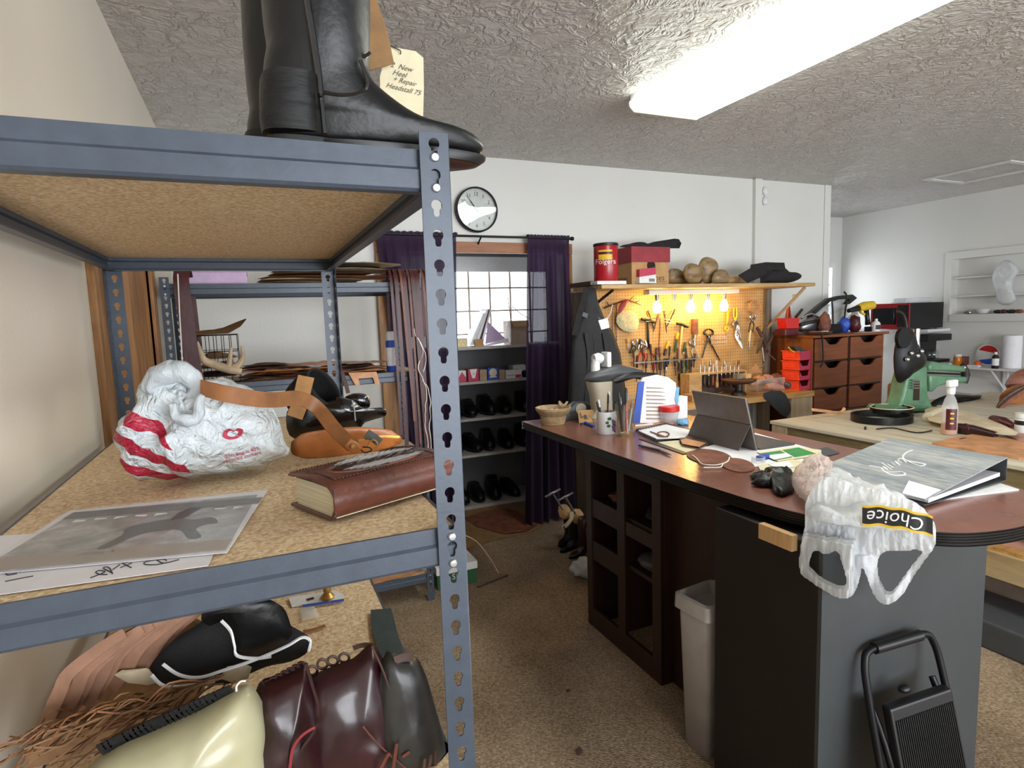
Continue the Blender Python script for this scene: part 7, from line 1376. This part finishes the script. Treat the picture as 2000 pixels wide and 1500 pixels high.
MB().lathe([(.055,-.012),(.07,-.012),(.07,.012),(.055,.012)],g(1764,660,-.07),24,'Y').build('hand_wheel','black_metal',t); MB().tube([g(1788,690,-.03),g(1789,665,-.03),g(1790,642,-.03)],[.03,.022,.024],12).build('needle_bar','chrome',t); MB().tube([g(1752,608,-.04),g(1762,612,-.04),g(1768,625,-.04),g(1770,640,-.04)],.010,8,smooth=3).build('crank','iron',t)
for x,y in ((1780,690),(1792,695),(1772,702),(1800,686)): MB().ball(g(x,y,-.09),.016,2).build('knob','chrome',t)
for k in range(4): MB().tube([g(1781,743+5*k,-.075),g(1795,743+5*k,-.075)],.005,6).build('spring','steel',t)
# spray bottle
c=tz(1853,848); t=thing('spray_bottle','clear spray bottle with amber liquid, red label and white trigger','spray bottle',c); hs=px(1853,742,Y=c.y).z-TZ; rb_=pw(1838,1870,820,c.y)*1.05
MB().lathe([(rb_*.95,0),(rb_,.006),(rb_,hs*.5),(rb_*.7,hs*.64),(rb_*.42,hs*.72),(rb_*.42,hs*.76)],c,24).build('bottle','clear_plastic',t); MB().lathe([(rb_*.9,.004),(rb_*.93,.01),(rb_*.93,hs*.2),(.001,hs*.2)],c,24).build('liquid','amber',t); band(c,rb_+.001,math.radians(-175),math.radians(-95),hs*.1,hs*.48,'wine',t)
MB().lathe([(rb_*.5,hs*.74),(rb_*.55,hs*.78),(rb_*.5,hs*.86)],c,18).build('collar','white_plastic',t); MB().cb(c+V((.008,0,hs*.93)),(rb_*2.0,.026,hs*.13)).build('trigger_head','white_plastic',t,smooth=False,bev=.008); MB().tube([c+V((.03,-.0,hs*.88)),c+V((.035,0,hs*.80))],.006,6).build('trigger','white_plastic',t)
for k in range(3): 
    q=c+V((-rb_*.72,-rb_*.75,hs*(.40-.09*k))); MB().cb(q,(.018,.003,.008),-.75).build('print','yellow',t,smooth=False)
# hides on the table
def strp(label,m,pts,w,d,name='leather_roll',th=.004,Y=None): return tag(MB().strip([px(x,y,Y=Y) for x,y in pts],w,d,th,smooth=5).build(name,m),label,'leather piece')
b=MB().pillow(tr([(1806,800),(1830,794),(1875,800),(1930,818),(1990,845),(1960,850),(1900,838),(1850,828),(1815,822)],Z=TZ+.03),(0,-.3,1),.02,.02,6,sm=2); tag(clampz(b,TZ).build('leather_sheet','cream_hide'),'long pale leather sheet curling across the work table behind the spray bottle','leather piece')
tag(MB().tube([tz(1812,815,.03),tz(1830,806,.035),tz(1846,802,.03)],.03,12).build('leather_roll','cream_hide'),'rolled end of pale leather left of the spray bottle','leather piece')
t=thing('leather_sleeve','maroon leather sleeve lying under the pale leather sheet','leather piece',tz(1910,842)); MB().tube([tz(1862,835,.028),tz(1900,840,.028),tz(1945,850,.02)],[.03,.03,.02],12).build('sleeve','maroon',t); MB().tube([tz(1885,838,.03),tz(1888,838,.03)],.033,12).build('band','wine',t)
tag(MB().tube([tz(1940,820,.03),tz(1960,826,.03),tz(1978,832,.02)],[.03,.035,.02],10).build('leather_roll','wine'),'dark red leather roll at the right behind the pale sheet','leather piece')
b=MB().slab(tr([(1820,868),(1870,856),(1905,850),(2060,875),(2060,905),(1990,898),(1900,882)],Z=TZ+.0),(0,0,.01)); tag(b.build('leather_sheet','veg_tan',smooth=False),'thick tan leather sheet at the near edge of the work table','leather piece')
tag(MB().slab(tr([(1950,845),(1985,835),(2040,845),(2040,866),(1990,862)],Z=TZ+.0),(0,0,.006)).build('leather_sheet','pink_leather',smooth=False),'pinkish leather sheet behind the thick tan one','leather piece')
c=tz(1998,846); t=thing('jar','white jar with dark band at the right edge of the table','jar',c); MB().lathe([(.035,0),(.04,.01),(.04,.08),(.036,.085)],c,20).build('jar','white_plastic',t); MB().lathe([(.041,.05),(.041,.075)],c,20,cap=(0,0)).build('band','black_plastic',t); MB().lathe([(.04,.087),(.04,.115),(.001,.116)],c,20).build('lid','white_plastic',t)
for i,(x,y,m) in enumerate(((1880,858,'iron'),(1690,836,'iron'),(1935,849,'chrome'),(1822,792,'iron'))): tag(MB().cb(tz(x,y,.006),(.05,.012,.012),.6*i).build('hand_tool',m,smooth=False,bev=.002),('small dark tool in front of the spray bottle','small dark tool left of the belt coils','bright metal tool by the maroon sleeve','dark tool behind the rolled leather')[i],'tool')
tag(clampz(MB().pillow(tr([(1815,790),(1835,776),(1860,770),(1900,772),(1918,772),(1908,785),(1900,800),(1860,806),(1830,800)],Y=2.75),(0,-1,.3),.05,.03,6,sm=2,wr=.02,ws=10),TZ).build('black_bundle','black_leather'),'black leather bundle behind the pale leather sheet','bundle')
# saddle
t=thing('saddle','brown leather saddle on a wooden stand at the right edge','saddle',(5.3,2.6,0)); Yq=2.55
def sd(P,d=0): return tr(P,Y=Yq+d)
clampz(MB().pillow(sd([(1972,760),(1976,735),(1992,722),(2030,715),(2080,725),(2090,760),(2040,790)]),(0,-1,.2),.09,.09,7,sm=3),TZ).build('seat','hide_brown',t); clampz(MB().pillow(sd([(1958,800),(1952,775),(1975,755),(2010,752),(2050,770),(2040,800),(1990,820)],-.06),(0,-1,.1),.05,.04,6,sm=3),TZ).build('skirt','cognac',t)
for k in range(4): MB().strip(sd([(2010,752+2*k),(1980,765+4*k),(1955,785+4*k),(1942,812+2*k)],-.11-.008*k),.03,(.5,0,.8),.006,smooth=5).build('strap',('dark_hide','weathered','dark_hide','hide_brown')[k],t)
x0=sd([(1985,800)])[0].x; MB().bx(x0+.05,x0+.5,Yq-.05,Yq+.05,TZ+.001,sd([(1985,790)])[0].z).build('stand','pine_v',t,smooth=False)
